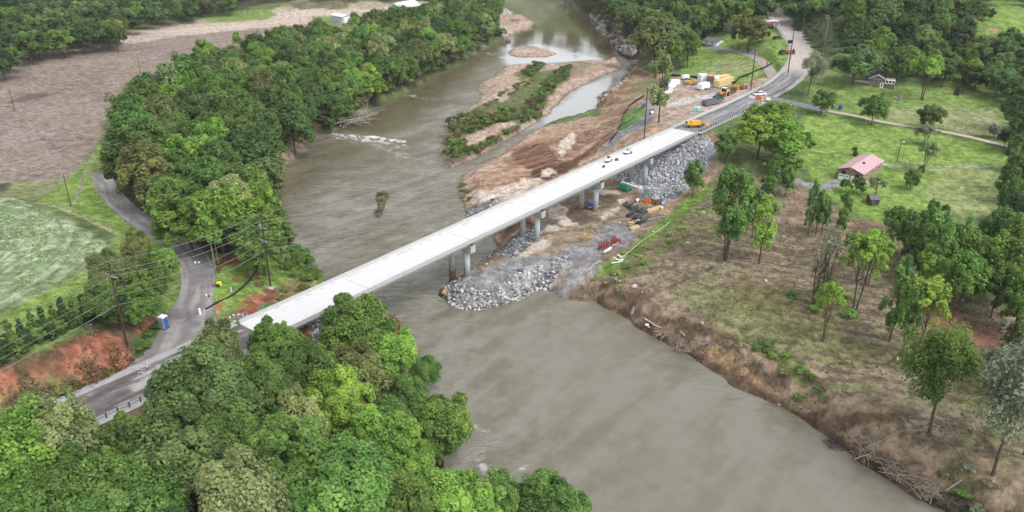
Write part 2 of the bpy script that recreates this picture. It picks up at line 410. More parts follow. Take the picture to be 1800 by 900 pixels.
M_pole = mat('treated_pole_wood', (0.055, 0.03, 0.022), 0.85, var=0.3, scale=3)
M_greypole = mat('weathered_pole_wood', (0.22, 0.20, 0.17), 0.85, var=0.3, scale=3)
M_steel = mat('galvanised_steel', (0.45, 0.46, 0.47), 0.45, 0.6, var=0.1, spec=0.5)
M_wire = mat('aluminium_wire', (0.30, 0.30, 0.30), 0.5, 0.5, var=0.05)
M_ins = mat('porcelain', (0.5, 0.5, 0.5), 0.4, var=0.05)
M_white = mat('white_paint', (0.78, 0.79, 0.80), 0.5, var=0.05)
M_roofw = mat('pale_metal_roof', (0.66, 0.67, 0.70), 0.4, var=0.06)
M_black = mat('black_rubber', (0.018, 0.018, 0.02), 0.7, var=0.3)
M_dark = mat('dark_steel', (0.06, 0.062, 0.07), 0.6, 0.2, var=0.35, scale=1.5)
M_beam = mat('beam_steel', (0.105, 0.107, 0.115), 0.55, 0.3, var=0.4, scale=1.2)
M_yel = mat('machine_yellow', (0.62, 0.33, 0.05), 0.5, var=0.15)
M_tan = mat('tan_container_paint', (0.60, 0.45, 0.22), 0.6, var=0.08)
M_green = mat('lift_green', (0.005, 0.24, 0.10), 0.45, var=0.1)
M_blue = mat('blue_paint', (0.04, 0.10, 0.32), 0.5, var=0.1)
M_ltblue = mat('pale_blue_plastic', (0.42, 0.62, 0.68), 0.5, var=0.05)
M_red = mat('red_steel', (0.24, 0.02, 0.03), 0.5, var=0.25, scale=2)
M_bred = mat('bright_red', (0.62, 0.04, 0.06), 0.5, var=0.1)
M_orange = mat('safety_orange', (0.72, 0.16, 0.03), 0.5, var=0.1)
M_signy = mat('sign_yellow', (0.8, 0.42, 0.02), 0.4, var=0.05)
M_timber = mat('sawn_timber', (0.50, 0.36, 0.21), 0.8, var=0.2, scale=2)
M_glass = mat('dark_window_glass', (0.02, 0.025, 0.03), 0.15, var=0.1, spec=0.6)
M_siding = mat('grey_siding', (0.36, 0.40, 0.43), 0.6, var=0.06)
M_shingle = mat('grey_shingles', (0.12, 0.125, 0.14), 0.85, var=0.2, scale=4)
M_pink = mat('pink_metal_roof', (0.46, 0.29, 0.32), 0.55, var=0.05)
M_fence = mat('silt_fence_fabric', (0.02, 0.02, 0.022), 0.85, var=0.3)
M_rope = mat('jute_wattle', (0.34, 0.30, 0.22), 0.9, var=0.2)
M_rock = attr_mat('riprap_stone', 'tint', 0.85, fine=2.5, var=0.2, bump=0.3)
def brick_mat(name, c1, c2, c3):
    m = bpy.data.materials.new(name); m.use_nodes = True; t = m.node_tree; b = t.nodes['Principled BSDF']
    b.inputs['Roughness'].default_value = 0.9
    c = t.nodes.new('ShaderNodeTexCoord'); sp = t.nodes.new('ShaderNodeSeparateXYZ'); cb = t.nodes.new('ShaderNodeCombineXYZ')
    ad = t.nodes.new('ShaderNodeMath'); ad.operation = 'ADD'
    t.links.new(c.outputs['Object'], sp.inputs[0]); t.links.new(sp.outputs[0], ad.inputs[0]); t.links.new(sp.outputs[1], ad.inputs[1])
    t.links.new(ad.outputs[0], cb.inputs[0]); t.links.new(sp.outputs[2], cb.inputs[1])
    k = t.nodes.new('ShaderNodeTexBrick'); k.inputs['Scale'].default_value = 1.0
    k.inputs['Brick Width'].default_value = 0.42; k.inputs['Row Height'].default_value = 0.15; k.inputs['Mortar Size'].default_value = 0.012
    k.inputs['Color1'].default_value = (*c1, 1); k.inputs['Color2'].default_value = (*c2, 1); k.inputs['Mortar'].default_value = (*c3, 1)
    t.links.new(cb.outputs[0], k.inputs['Vector']); t.links.new(k.outputs['Color'], b.inputs['Base Color'])
    return m
M_brick1 = brick_mat('buff_brick', (0.26, 0.17, 0.13), (0.20, 0.125, 0.10), (0.34, 0.30, 0.27))
M_brick2 = brick_mat('red_brick', (0.17, 0.085, 0.075), (0.13, 0.065, 0.06), (0.28, 0.25, 0.23))

# ------------------------------------------------------------------ the ground: one sheet
az = np.radians(np.concatenate([np.arange(-180, -50, 6.0), np.linspace(-46, 46, 900), np.arange(52, 180, 6.0)]))
dep = np.radians(np.concatenate([np.linspace(84, 46, 14)[:-1], np.linspace(46, 4.4, 540)]))
rr = CAM_H / np.tan(dep)
rr = np.concatenate([[0.5], rr, np.geomspace(rr[-1] * 1.03, 7000, 26)])
NR, NC = len(rr), len(az)
GX = rr[:, None] * np.sin(az)[None, :]; GY = rr[:, None] * np.cos(az)[None, :]
GX = GX.ravel(); GY = GY.ravel()
WD = water_sd(GX, GY)
GZ = height0(GX, GY, WD)
far_k = sstep(1500, 4000, np.hypot(GX, GY))
GZ = GZ * (1 - far_k) + 40 * far_k

base_n = fbm(GX, GY, 26, 4, 3); mid_n = fbm(GX, GY, 6, 4, 11); fine_n = fbm(GX, GY, 1.3, 3, 21)
def lerp(a, b, k): return a * (1 - k)[:, None] + b * k[:, None]
def mixc(c1, c2, n, lo=0.35, hi=0.65):
    k = sstep(lo, hi, n)[:, None]; return np.asarray(c1)[None, :] * (1 - k) + np.asarray(c2)[None, :] * k
def streak(angle, along=30, across=2.0, s=5):
    ca, sa = math.cos(angle), math.sin(angle)
    return fbm((GX * ca + GY * sa) / along, (-GX * sa + GY * ca) / across, 1.0, 4, s)
def curved_streak(cx, cy, across=1.2, s=5, along=0.15):
    """tyre and blade marks that curve round a centre"""
    r = np.hypot(GX - cx, GY - cy); a = np.arctan2(GY - cy, GX - cx)
    return fbm(r / across, a * 20 * along, 1.0, 4, s)
COLR = mixc(C(84, 108, 52), C(118, 136, 76), base_n * 0.5 + mid_n * 0.5)      # rough grass everywhere first
def paint(poly, colour, soft=1.5, rag=2.0, rs=7.0, alpha=1.0, s=31, world=None, width=None):
    global COLR
    P = world if world is not None else W2(poly)
    closed = width is None
    d = sdist(GX, GY, P, closed, margin=30 + rag * 2)
    if width: d = d - width
    m = d < (rag + soft)
    if not m.any(): return None
    k = np.zeros(len(GX))
    dd = d[m] + (fbm(GX[m], GY[m], rs, 4, s) - 0.5) * 3.2 * rag
    k[m] = sstep(soft / 2, -soft / 2, dd) * alpha
    colour = np.asarray(colour)
    if colour.ndim == 1: colour = np.broadcast_to(colour, COLR.shape)
    COLR = lerp(COLR, colour, k)
    return k
grass = mixc(C(112, 142, 58), C(136, 162, 78), base_n * 0.4 + mid_n * 0.25 + fine_n * 0.35, .4, .6)
grass_b = mixc(C(118, 152, 56), C(144, 174, 76), mid_n * 0.45 + fine_n * 0.55, .4, .6)
dryg = mixc(C(146, 148, 104), C(176, 168, 130), mid_n * .5 + fine_n * .5)
floor_ = mixc(C(52, 56, 34), C(88, 78, 58), mid_n)
# far woods floor, river plain
paint([(-300,-60),(1900,-60),(1900,60),(1720,40),(1500,100),(1400,20),(1120,120),(1000,10),(880,10),(500,0),(210,45),(210,76),(85,80),(0,118),(-300,160)], floor_, 6, 4)
st1 = streak(math.radians(20), 60, 3.0, 41); st2 = streak(math.radians(-35), 45, 2.5, 43)
field = mixc(C(140, 122, 112), C(160, 144, 134), st1 * 0.25 + base_n * 0.35 + fine_n * 0.4, 0.3, 0.7)
field = lerp(field, np.broadcast_to(C(152, 140, 105), field.shape), sstep(0.55, 0.7, st2) * 0.5)
field = lerp(field, np.broadcast_to(C(96, 76, 66), field.shape), sstep(0.60, 0.74, mid_n) * 0.35)
field = lerp(field, np.broadcast_to(C(190, 176, 162), field.shape), sstep(0.60, 0.75, fine_n * 0.8 + st1 * 0.2) * 0.4)
k_field = paint([(-400,175),(0,120),(22,102),(85,80),(150,77),(215,76),(212,60),(300,44),(400,34),(520,12),(640,3),(760,6),(880,12),(860,40),(640,45),(590,60),(520,75),(440,88),(400,112),(330,118),(285,128),(262,132),(215,170),(190,200),(180,240),(170,262),(150,292),(137,322),(118,334),(90,346),(50,351),(0,346),(-400,330)], field, 2, 2.5)
sandy = mixc(C(190, 168, 150), C(212, 194, 180), st1 * 0.6 + fine_n * 0.4)
paint([(208,60),(300,42),(450,20),(520,10),(640,0),(760,2),(900,10),(905,60),(870,60),(820,30),(740,22),(700,30),(640,44),(560,40),(470,48),(400,54),(330,62),(260,72),(214,80)], sandy, 4, 3, 14)
paint([(350,30),(395,20),(470,16),(488,24),(470,34),(420,38),(370,40)], grass, 3, 3)
paint([(560,28),(620,30),(640,40),(600,44),(568,40)], grass, 2, 2)
paint([(735,28),(760,26),(760,38),(735,40)], grass, 2, 2)
paint([(480,0),(640,0),(740,0),(745,12),(640,14),(500,18)], dryg, 4, 4, 12, 0.6)
paint([(500,5),(600,0),(620,10),(600,16),(520,16)], mixc(C(110,105,80), C(140,128,100), mid_n), 3, 2)
# dark drill line and fallow patches in the field
paint([(0,205),(88,165),(240,118),(300,95),(400,85)], C(96, 78, 68), 0.8, 0.4, 5, 0.55, width=0.5)
paint([(10,108),(60,116),(140,112),(240,124),(250,120)], C(170, 160, 120), 3, 1.5, 7, 0.45, width=1.6)
paint([(20,180),(40,165),(90,166),(60,176)], C(84, 64, 56), 3, 3, 6, 0.6)
paint([(0,310),(60,320),(130,315),(160,290),(165,300),(130,332),(90,346),(50,351),(0,346)], grass, 4, 3.5, 8, 0.6)
paint([(-60,330),(15,322),(22,335),(-60,345)], C(90, 78, 68), 2, 2)
# mown verge and bright strip along the road
paint([(60,358),(135,300),(168,262),(178,250),(182,300),(175,320),(195,350),(235,392),(215,416),(150,388),(110,370)], grass_b, 1.2, 0.6)
paint([(210,414),(240,392),(330,440),(310,600),(200,600),(0,650),(0,560),(170,470)], grass, 2, 1)
paint([(0,500),(100,480),(180,460),(215,480),(180,540),(120,580),(60,600),(0,620)], grass_b, 2, 2)
wst = curved_streak(-170, 150, 1.0, 51, 0.25); wst2 = fbm(GX, GY, 3.0, 4, 53)
wheat = mixc(C(122, 146, 96), C(178, 194, 156), wst * 0.55 + wst2 * 0.25 + fine_n * 0.2, 0.4, 0.6)
wheat = lerp(wheat, np.broadcast_to(C(108, 124, 70), wheat.shape), sstep(0.6, 0.75, fbm(GX, GY, 18, 3, 57)) * 0.5)
k_wheat = paint([(-500,335),(0,348),(50,357),(105,378),(150,402),(176,425),(181,440),(160,468),(105,502),(50,530),(0,552),(-500,700)], wheat, 2.5, 0.9, 9)
tan = mixc(C(172, 156, 130), C(196, 180, 158), fine_n)
paint([(-100,340),(0,348),(52,354),(112,368),(160,388),(207,412)], tan, 0.7, 0.3, 3, 0.9, width=0.55)
paint([(105,366),(130,355),(140,335),(150,305),(166,268)], tan, 0.7, 0.3, 3, 0.7, width=0.5)
# near left: cut clay bank
clay = mixc(C(142, 82, 58), C(184, 122, 92), fine_n * 0.5 + streak(math.radians(75), 9, 1.5, 61) * 0.5, 0.35, 0.65)
clay = lerp(clay, np.broadcast_to(C(112, 84, 66), clay.shape), sstep(0.52, 0.64, mid_n) * 0.75)
brownw = mixc(C(108, 88, 68), C(134, 116, 88), fine_n)
paint([(-200,700),(0,642),(60,622),(160,580),(205,560),(250,545),(285,545),(292,562),(275,600),(245,640),(215,662),(150,688),(90,715),(0,745),(-200,830)], mixc(C(98,88,60), C(128,108,80), mid_n), 2, 1.5)
paint([(120,610),(160,590),(190,585),(215,600),(228,618),(238,635),(215,655),(170,668),(140,672),(110,650)], clay, 1.5, 1.6, 5)
paint([(-60,664),(20,650),(50,672),(46,690),(20,700),(-60,710)], clay, 1.5, 1.5, 5)
paint([(50,645),(110,628),(125,655),(100,680),(60,690),(40,670)], clay, 2, 3, 5, 0.6)
paint([(240,575),(268,562),(272,570),(250,588),(236,592)], C(190,128,86), 1, 1)
paint([(40,675),(90,670),(150,678),(170,690),(90,715),(0,742),(0,715)], grass, 3, 3, 5, 0.65)
paint([(232,600),(255,585),(280,568),(283,580),(262,612),(244,628),(234,620)], mixc(C(64,100,44), C(96,120,66), fine_n), 1, 0.8)
paint([(286,580),(262,618),(228,652),(190,672),(135,694),(150,712),(260,700),(340,640),(352,575),(330,560)], mixc(C(168,168,172), C(196,197,200), fine_n), 0.8, 0.4)
# lawn by the wires, disturbed clay patches
paint([(372,450),(400,440),(450,452),(520,462),(560,480),(590,492),(540,520),(440,540),(360,556),(352,540),(362,500)], grass_b, 1.5, 0.8)
paint([(385,452),(400,448),(432,446),(420,462),(395,466),(380,462)], C(150,88,58), 1.5, 1.2)
paint([(380,475),(384,465),(392,462),(384,480)], C(110,62,45), 1, 0.8)
paint([(412,488),(420,484),(424,492),(414,494)], C(150,96,66), .8, .6)
paint([(430,480),(434,474),(440,488),(434,490)], C(140,90,66), .8, .8, 2)
paint([(446,480),(450,474),(457,488),(450,490)], C(140,80,60), .8, .8, 2)
paint([(352,548),(380,533),(400,527),(395,540),(370,555),(352,560)], C(188,128,88), 1.2, 1)
paint([(420,540),(450,520),(480,510),(520,505),(500,525),(470,538),(430,556),(400,560)], clay, 1.5, 1.8, 4)
paint([(510,490),(550,490),(548,502),(520,515),(495,512)], mixc(C(120,116,60), C(160,140,90), fine_n), 2, 2, 4)
# river bank of the near left side
paint([(530,585),(560,560),(640,520),(700,545),(728,600),(742,680),(700,690),(620,660),(540,620)], mixc(C(112,62,42), C(150,92,64), fine_n), 2, 2, 5)
paint([(690,655),(745,650),(750,680),(770,760),(740,760),(700,700)], mixc(C(190,160,140), C(140,100,80), fine_n), 2, 2, 5)
paint([(540,566),(585,545),(598,570),(585,602),(548,604)], mixc(C(140,142,145), C(170,172,176), fine_n), 1.5, 1)
paint([(-100,760),(140,715),(220,745),(300,690),(360,640),(430,610),(520,640),(640,680),(720,720),(830,880),(900,1100),(-100,1100)], floor_, 3, 1.5)
paint([(200,728),(280,690),(290,700),(225,745)], mixc(C(150,120,95), C(130,112,90), fine_n), 1.5, 1.5)
# wooded left river bank
paint([(175,270),(200,190),(262,134),(345,108),(470,80),(600,55),(700,30),(870,15),(880,60),(780,125),(660,185),(580,232),(500,280),(478,320),(500,400),(520,440),(450,448),(380,445),(300,415),(235,375),(195,335)], floor_, 3, 2)
paint([(490,262),(520,250),(546,252),(542,270),(515,285),(490,298)], mixc(C(140,118,98), C(168,146,122), fine_n), 2, 1.5, 5)
# islands and sand bars
sand = mixc(C(176, 148, 130), C(202, 178, 160), fine_n * 0.4 + streak(math.radians(50), 14, 2, 71) * 0.6)
for pw in isleW[:2]: paint(None, sand, 1, 0.5, world=pw)
ig = mixc(C(90, 112, 54), C(134, 122, 84), mid_n * .5 + fine_n * .5)
paint([(905,130),(925,118),(945,116),(952,124),(936,136),(912,142)], ig, 2, 1.5, 5)
paint([(850,190),(870,170),(905,150),(945,128),(990,118),(1003,124),(1000,140),(975,160),(950,186),(945,195),(900,186),(850,200)], ig, 2, 1.8, 6)
paint([(790,222),(835,200),(905,196),(948,192),(950,205),(920,222),(880,244),(840,268),(795,286),(785,262)], ig, 2, 2.2, 6)
paint([(815,245),(850,225),(905,215),(900,225),(850,245),(820,262)], sand, 2, 2, 6)
paint([(830,195),(870,176),(930,180),(962,180),(955,200),(900,200),(840,205)], ig, 2, 2, 5)
paint([(975,112),(1040,112),(1040,120),(1000,140),(985,130)], mixc(C(150,136,96), C(120,124,70), fine_n), 3, 3, 5, 0.6)
paint([(865,172),(900,150),(925,145),(905,165),(880,180)], sand, 1.5, 1.5, 6)
paint(None, C(130, 110, 88), 0.5, 0.4, world=isleW[2])
paint([(880,28),(905,25),(945,42),(930,56),(905,60),(890,68),(880,62),(882,40)], sand, 1, 1)
# right shore: spit, borrow area, working pad
dirt = mixc(C(168, 136, 112), C(198, 168, 144), streak(math.radians(40), 18, 1.8, 81) * 0.6 + fine_n * 0.4, 0.35, 0.65)
orange = mixc(C(154, 114, 86), C(190, 156, 128), curved_streak(20, 200, 1.6, 83), 0.35, 0.65)
paint([(800,310),(850,283),(905,250),(970,220),(1012,210),(1057,203),(1049,172),(1095,134),(1115,120),(1160,130),(1200,137),(1300,150),(1400,118),(1410,140),(1330,185),(1220,238),(1262,262),(1255,285),(1220,318),(1180,375),(1110,435),(1062,478),(1046,530),(985,525),(960,508),(780,520),(820,470),(875,440),(810,370)], dirt, 2, 0.8)
paint([(1052,175),(1095,136),(1150,130),(1170,150),(1130,175),(1110,200),(1080,228),(1040,214),(1057,203)], mixc(C(150,112,84), C(176,150,118), mid_n), 2, 1.5)
paint([(1128,142),(1150,136),(1165,150),(1150,168),(1110,170),(1112,150)], mixc(C(122,128,84), C(150,140,100), mid_n), 2, 2)
paint([(905,262),(940,246),(985,228),(1030,222),(1080,226),(1060,250),(1020,280),(985,302),(930,345),(850,352),(815,340),(830,322),(880,300)], orange, 2.5, 2)
tread = curved_streak(float(at(905,255)[0]) - 30, float(at(905,255)[1]) + 10, 1.1, 87, 0.1)
dark = mixc(C(92, 62, 44), C(150, 108, 82), tread, 0.38, 0.62)
paint([(900,268),(935,254),(958,252),(985,288),(1000,282),(1040,258),(1060,240),(1080,228),(1078,240),(1040,272),(1000,300),(965,318),(925,322),(940,300),(905,290)], dark, 1.2, 0.8, 5)
paint([(975,250),(1010,232),(1055,226),(1050,245),(1010,268),(985,280)], mixc(C(130,96,74), C(176,138,112), curved_streak(40, 300, 1.0, 89)), 1.5, 1.2, 5)
pale = mixc(C(208, 184, 164), C(230, 212, 196), fine_n)
paint([(978,262),(990,244),(1003,234),(1012,240),(1005,256),(988,276)], pale, 0.8, 1.0, 3)
paint([(820,345),(870,330),(925,316),(985,290),(1000,284),(960,312),(900,345),(850,358)], pale, 1, 2.4, 4)
paint([(870,352),(905,330),(960,316),(940,330),(900,352)], C(214,196,180), 1, 1.6, 3, 0.8)
gravel = mixc(C(134, 134, 136), C(164, 163, 164), fine_n * 0.6 + mid_n * 0.4)
dk = mixc(C(118, 110, 104), C(150, 140, 130), mid_n)
padm = mixc(C(130, 113, 94), C(170, 150, 126), streak(math.radians(15), 12, 1.6, 91) * 0.6 + fine_n * 0.4, 0.35, 0.65)
paint([(880,440),(905,405),(960,372),(1045,325),(1120,310),(1165,352),(1180,376),(1110,435),(1060,470),(1000,450),(940,465),(860,505),(800,505),(820,478)], padm, 2, 1.5)
paint([(985,372),(1010,360),(1060,340),(1090,345),(1080,365),(1030,372),(1040,388),(1000,395),(990,385)], mixc(C(110,92,74), C(140,120,98), mid_n), 2, 2)
for q in ([(960,372),(985,362),(1000,368),(990,385),(968,385)], [(980,392),(992,380),(1006,388),(1010,396),(995,398)], [(1050,380),(1075,368),(1090,366),(1080,376),(1060,384)], [(952,398),(975,394),(990,402),(975,408),(950,406)], [(918,440),(945,422),(970,418),(975,428),(955,440),(930,452),(905,455)], [(1040,335),(1065,330),(1088,340),(1060,342)], [(1080,352),(1105,345),(1110,352),(1090,358)], [(905,470),(930,460),(935,468),(912,476)]):
    paint(q, mixc(C(206,188,170), C(228,214,198), fine_n), 0.8, 1.3, 3, 0.95)
paint([(1010,410),(1040,404),(1060,412),(1040,420),(1015,418)], C(178,150,98), 1, 1.6, 3, 0.8)
paint([(1055,400),(1075,388),(1100,392),(1140,388),(1110,420),(1095,430),(1062,445),(1040,430)], gravel, 1.5, 1.8)
paint([(1040,400),(1068,390),(1090,398),(1060,404)], gravel, 1, 1.5)
paint([(776,506),(820,485),(860,470),(905,452),(960,450),(1010,430),(1060,440),(1058,470),(1046,500),(1045,530),(985,526),(960,508),(850,548),(785,535)], gravel, 1.5, 0.8)
paint([(975,490),(1000,468),(1030,450),(1050,448),(1020,470),(995,500),(980,512),(968,508)], mixc(C(168,152,136), C(146,136,124), fine_n), 1, 1)
paint([(870,440),(900,412),(935,392),(962,388),(950,412),(925,438),(890,455)], mixc(C(112,112,114), C(142,142,144), fine_n), 1.5, 1)
paint([(862,400),(880,385),(930,378),(945,395),(905,410),(875,425)], mixc(C(118,76,54), C(150,108,84), fine_n), 1.5, 1.5)
paint([(1040,530),(1046,500),(1065,488),(1060,520)], mixc(C(140,110,84), C(170,140,112), fine_n), 1, 1)
paint([(815,372),(845,358),(888,346),(884,354),(840,378),(825,392)], gravel, 1, 0.8)
paint([(1062,300),(1110,286),(1160,262),(1212,240),(1246,240),(1266,262),(1255,282),(1220,320),(1182,352),(1168,362),(1140,350),(1110,328)], mixc(C(140,142,147), C(168,170,176), fine_n), 1.5, 0.8)
paint([(1238,238),(1262,232),(1290,240),(1268,262),(1256,255)], mixc(C(140,105,85), C(165,132,108), fine_n), 1.5, 1)
paint([(1185,378),(1215,335),(1240,305),(1258,282),(1275,290),(1240,330),(1200,362)], mixc(C(150,122,100), C(176,150,126), fine_n), 1.5, 1)
# verges and yard north of the bridge
paint([(1055,262),(1082,236),(1104,214),(1140,186),(1148,160),(1166,140),(1190,150),(1160,200),(1140,222),(1100,238),(1070,262)], gravel, 1.5, 1)
paint([(1082,232),(1096,205),(1115,190),(1132,188),(1134,198),(1118,214),(1098,228)], mixc(C(88,138,42), C(116,158,66), fine_n), 0.8, 0.7)
yard = mixc(C(178, 152, 134), C(206, 184, 168), streak(math.radians(38), 16, 2.2, 95) * 0.6 + fine_n * 0.4)
paint([(1148,216),(1160,170),(1175,138),(1230,140),(1330,158),(1400,122),(1405,132),(1340,166),(1230,215),(1190,226)], yard, 2, 1)
paint([(1165,186),(1200,172),(1240,166),(1300,158),(1262,172),(1220,178),(1180,190)], mixc(C(196,190,186), C(214,208,204), fine_n), 1, 1.2)
paint([(1180,138),(1240,140),(1300,150),(1296,156),(1240,160),(1210,152)], gravel, 1.5, 1.5)
paint([(1172,222),(1230,200),(1330,162),(1340,164),(1235,210),(1190,228)], mixc(C(146,148,120), C(166,166,142), fine_n), 1, 0.8)
paint([(1330,150),(1370,128),(1382,118),(1388,128),(1350,152)], mixc(C(150,160,130), C(170,172,148), fine_n), 1, 1)
# lawns and the hill
paint([(1190,134),(1215,95),(1240,60),(1300,40),(1350,50),(1390,75),(1395,112),(1365,115),(1330,135),(1296,152),(1240,142)], grass_b, 2, 0.8)
paint([(1225,128),(1260,108),(1300,104),(1340,118),(1290,135),(1240,134)], dryg, 3, 3, 5, 0.5)
paint([(1240,78),(1262,80),(1300,88),(1330,90),(1330,96),(1290,96),(1244,86)], gravel, 1, 0.8)
hillc = mixc(C(82, 106, 56), C(124, 138, 88), streak(math.radians(-30), 8, 2.5, 97) * 0.6 + fine_n * 0.4, 0.35, 0.65)
paint([(1372,14),(1500,10),(1496,60),(1470,100),(1430,118),(1424,90),(1412,60),(1390,34)], hillc, 2, 1)
paint([(1405,45),(1425,42),(1432,50),(1418,56)], C(150,140,125), 2, 2, 4, 0.8)
paint([(1424,130),(1450,122),(1500,140),(1600,150),(1700,142),(1780,160),(1790,210),(1770,240),(1640,226),(1540,210),(1460,195),(1418,182)], grass, 2, 1)
paint([(1540,205),(1560,190),(1650,185),(1740,195),(1780,215),(1770,240),(1640,222)], dryg, 4, 4, 8, 0.65)
paint([(1412,198),(1460,202),(1540,218),(1640,232),(1765,262),(1800,300),(1800,345),(1720,380),(1640,420),(1560,400),(1500,375),(1430,330),(1404,270)], grass_b, 2, 1)
paint([(1640,300),(1720,296),(1780,310),(1760,380),(1680,410),(1640,380)], dryg, 5, 5, 9, 0.45)
paint([(1412,268),(1500,272),(1560,290),(1660,292),(1760,293)], mixc(C(74,98,44), C(100,120,60), fine_n), 1, 0.5, 4, 0.75, width=0.8)
paint([(1550,288),(1590,292),(1660,293),(1760,292)], mixc(C(170,166,150), C(196,192,180), fine_n), 0.8, 0.4, 4, 0.8, width=0.9)
paint([(1470,322),(1450,330),(1430,328),(1408,322),(1400,318)], gravel, 1, 0.4, 4, 1, width=2.0)
paint([(1722,2),(1752,-2),(1800,-6),(1800,60),(1760,62),(1712,60),(1704,50),(1716,26)], grass_b, 3, 2)
paint([(1710,20),(1716,12),(1718,30),(1708,52),(1702,52)], tan, 2, 1)
paint([(1735,52),(1750,48),(1754,54),(1740,56)], C(178,140,110), 2, 1.5)
# cleared river meadow on the right
mst = streak(math.radians(-28), 34, 0.9, 101)
mud = mixc(C(122, 106, 86), C(162, 145, 122), mst * 0.6 + fine_n * 0.4, 0.42, 0.58)
mg = mixc(C(98, 112, 52), C(136, 142, 84), fine_n, .42, .58)
mud = lerp(mud, mg, sstep(0.47, 0.55, base_n * 0.4 + mid_n * 0.2 + mst * 0.2 + fine_n * 0.2) * 0.75)
paint([(1046,530),(1060,490),(1110,455),(1180,400),(1230,345),(1262,300),(1300,300),(1400,325),(1440,345),(1500,382),(1570,398),(1640,425),(1700,500),(1800,560),(2100,640),(2100,1100),(1700,960),(1560,842),(1250,650)], mud, 3, 2)
paint([(1400,325),(1440,345),(1470,372),(1440,420),(1400,400),(1380,360)], mixc(C(140,118,96), C(160,136,112), fine_n), 3, 2.5)
paint([(1500,385),(1560,392),(1560,420),(1520,425)], mixc(C(150,118,98), C(128,110,84), fine_n), 2, 3)
paint([(1590,520),(1640,530),(1720,560),(1790,590),(1780,610),(1700,600),(1640,580)], mixc(C(160,112,86), C(140,104,80), fine_n), 3, 3)
paint([(1290,480),(1340,500),(1400,520),(1380,560),(1320,540),(1280,510)], mixc(C(116,112,66), C(138,126,88), fine_n), 4, 4, 8, 0.6)
for q in ([(1180,505),(1240,478),(1262,466)], [(1405,690),(1460,640),(1560,640),(1590,618)], [(1240,600),(1236,618)], [(1650,805),(1668,785)]):
    paint(q, C(66, 50, 38), 0.5, 0.5, 2, 0.85, width=0.28)
paint([(1045,480),(1080,452),(1120,425),(1160,392),(1200,352),(1236,325),(1252,332),(1212,368),(1170,402),(1130,434),(1090,462),(1058,486)], mixc(C(98,138,32), C(134,164,60), fine_n), 1, 0.6)
paint([(1060,500),(1100,470),(1150,425),(1195,390),(1205,402),(1160,450),(1120,480),(1080,510)], mixc(C(106,120,58), C(140,128,88), mid_n), 2, 3, 5, 0.8)
# banks: raw soil beside the water on the right, wet edge everywhere
bank = mixc(C(116, 96, 76), C(170, 148, 120), streak(math.radians(-28), 12, 1.8, 105) * 0.7 + fine_n * 0.3, 0.42, 0.58)
rb = F2([(1050,536),(1090,560),(1130,582),(1170,611),(1202,624),(1250,650),(1300,682),(1342,704),(1384,724),(1424,756),(1462,778),(1502,806),(1560,842),(1610,873),(1662,897),(1760,950)])
paint(None, bank, 3, 1.6, 6, 0.95, world=rb, width=7.5)
paint([(1215,600),(1240,592),(1290,625),(1345,660),(1365,690),(1345,706),(1300,684),(1250,652),(1222,632)], mixc(C(176,142,102), C(200,170,130), fine_n), 1.5, 1.2)
paint([(1060,500),(1130,520),(1180,545),(1200,575),(1170,590),(1110,560),(1062,535)], mixc(C(120,96,74), C(176,150,124), mid_n), 2, 2.5, 5, 0.7)
for q in ([(1062,540),(1100,545),(1140,560),(1180,566),(1225,578),(1262,588),(1300,600),(1318,618)], [(1225,612),(1262,600),(1290,612),(1250,632)], [(1360,700),(1420,735),(1470,768)], [(1500,775),(1560,812),(1620,845)], [(1330,600),(1345,640),(1330,655)]):
    paint(q, C(84, 64, 48), 0.6, 0.7, 3, 0.55, width=0.3)
paint(None, mixc(C(92,70,56), C(120,96,78), fine_n), 1.2, 1.1, 4, 0.8, world=rb, width=1.6)
paint([(1320,600),(1350,598),(1400,640),(1440,670),(1450,685),(1400,670),(1350,635)], mixc(C(84,108,44), C(120,130,70), fine_n), 2, 2, 4, 0.8)
paint([(1620,880),(1660,800),(1720,820),(1760,860),(1740,900)], mixc(C(84,96,52), C(110,104,70), mid_n), 3, 3, 5, 0.8)
wet = sstep(1.4, 0.3, WD) * (WD > -0.5)
COLR = COLR * (1 - 0.38 * wet)[:, None]
_spk = vnoise(GX * 2.3, GY * 2.3, 401) * 0.6 + vnoise(GX * 5.1, GY * 5.1, 402) * 0.4
_sa = 0.40 * (1 - (0.6 * k_field if k_field is not None else 0))
COLR = COLR * (1 - _sa / 2 + _sa * _spk)[:, None]
_l = COLR.mean(1, keepdims=True); COLR = _l + (COLR - _l) * 0.87
bed = (WD < 0)
COLR[bed] = C(96, 84, 62)
# scattered pale stones and litter on the meadow
lit = (_hash(np.floor(GX * 1.4), np.floor(GY * 1.4), 7) > 0.9985) & (GX > 20) & (GY < 250) & (WD > 1)
COLR[lit] = C(225, 220, 210)

# small relief; kept off the carriageways
on_road = np.zeros(len(GX))
for P, hw, bl in ROADS:
    m = (GX > P[:, 0].min() - 20) & (GX < P[:, 0].max() + 20) & (GY > P[:, 1].min() - 20) & (GY < P[:, 1].max() + 20)
    d = seg_dist(GX[m], GY[m], P[::2], False) if len(P) > 6 else seg_dist(GX[m], GY[m], P, False)
    on_road[m] = np.maximum(on_road[m], 1 - sstep(hw, hw + 3, d))
br = (sdist(GX, GY, np.array([bridge_pt(-6, 0)[:2], bridge_pt(176, 0)[:2], bridge_pt(176, BW)[:2], bridge_pt(-6, BW)[:2]]), True, 10) < 1.5)
relief = (mid_n - 0.5) * 0.9 + (fine_n - 0.5) * 0.35
relief *= sstep(0.2, 3.0, WD) * (1 - on_road) * (1 - 0.6 * k_field)
relief += (0.25 * (k_wheat * (fine_n - 0.2)) if k_wheat is not None else 0)
rd = sdist(GX, GY, rb, False, 12)
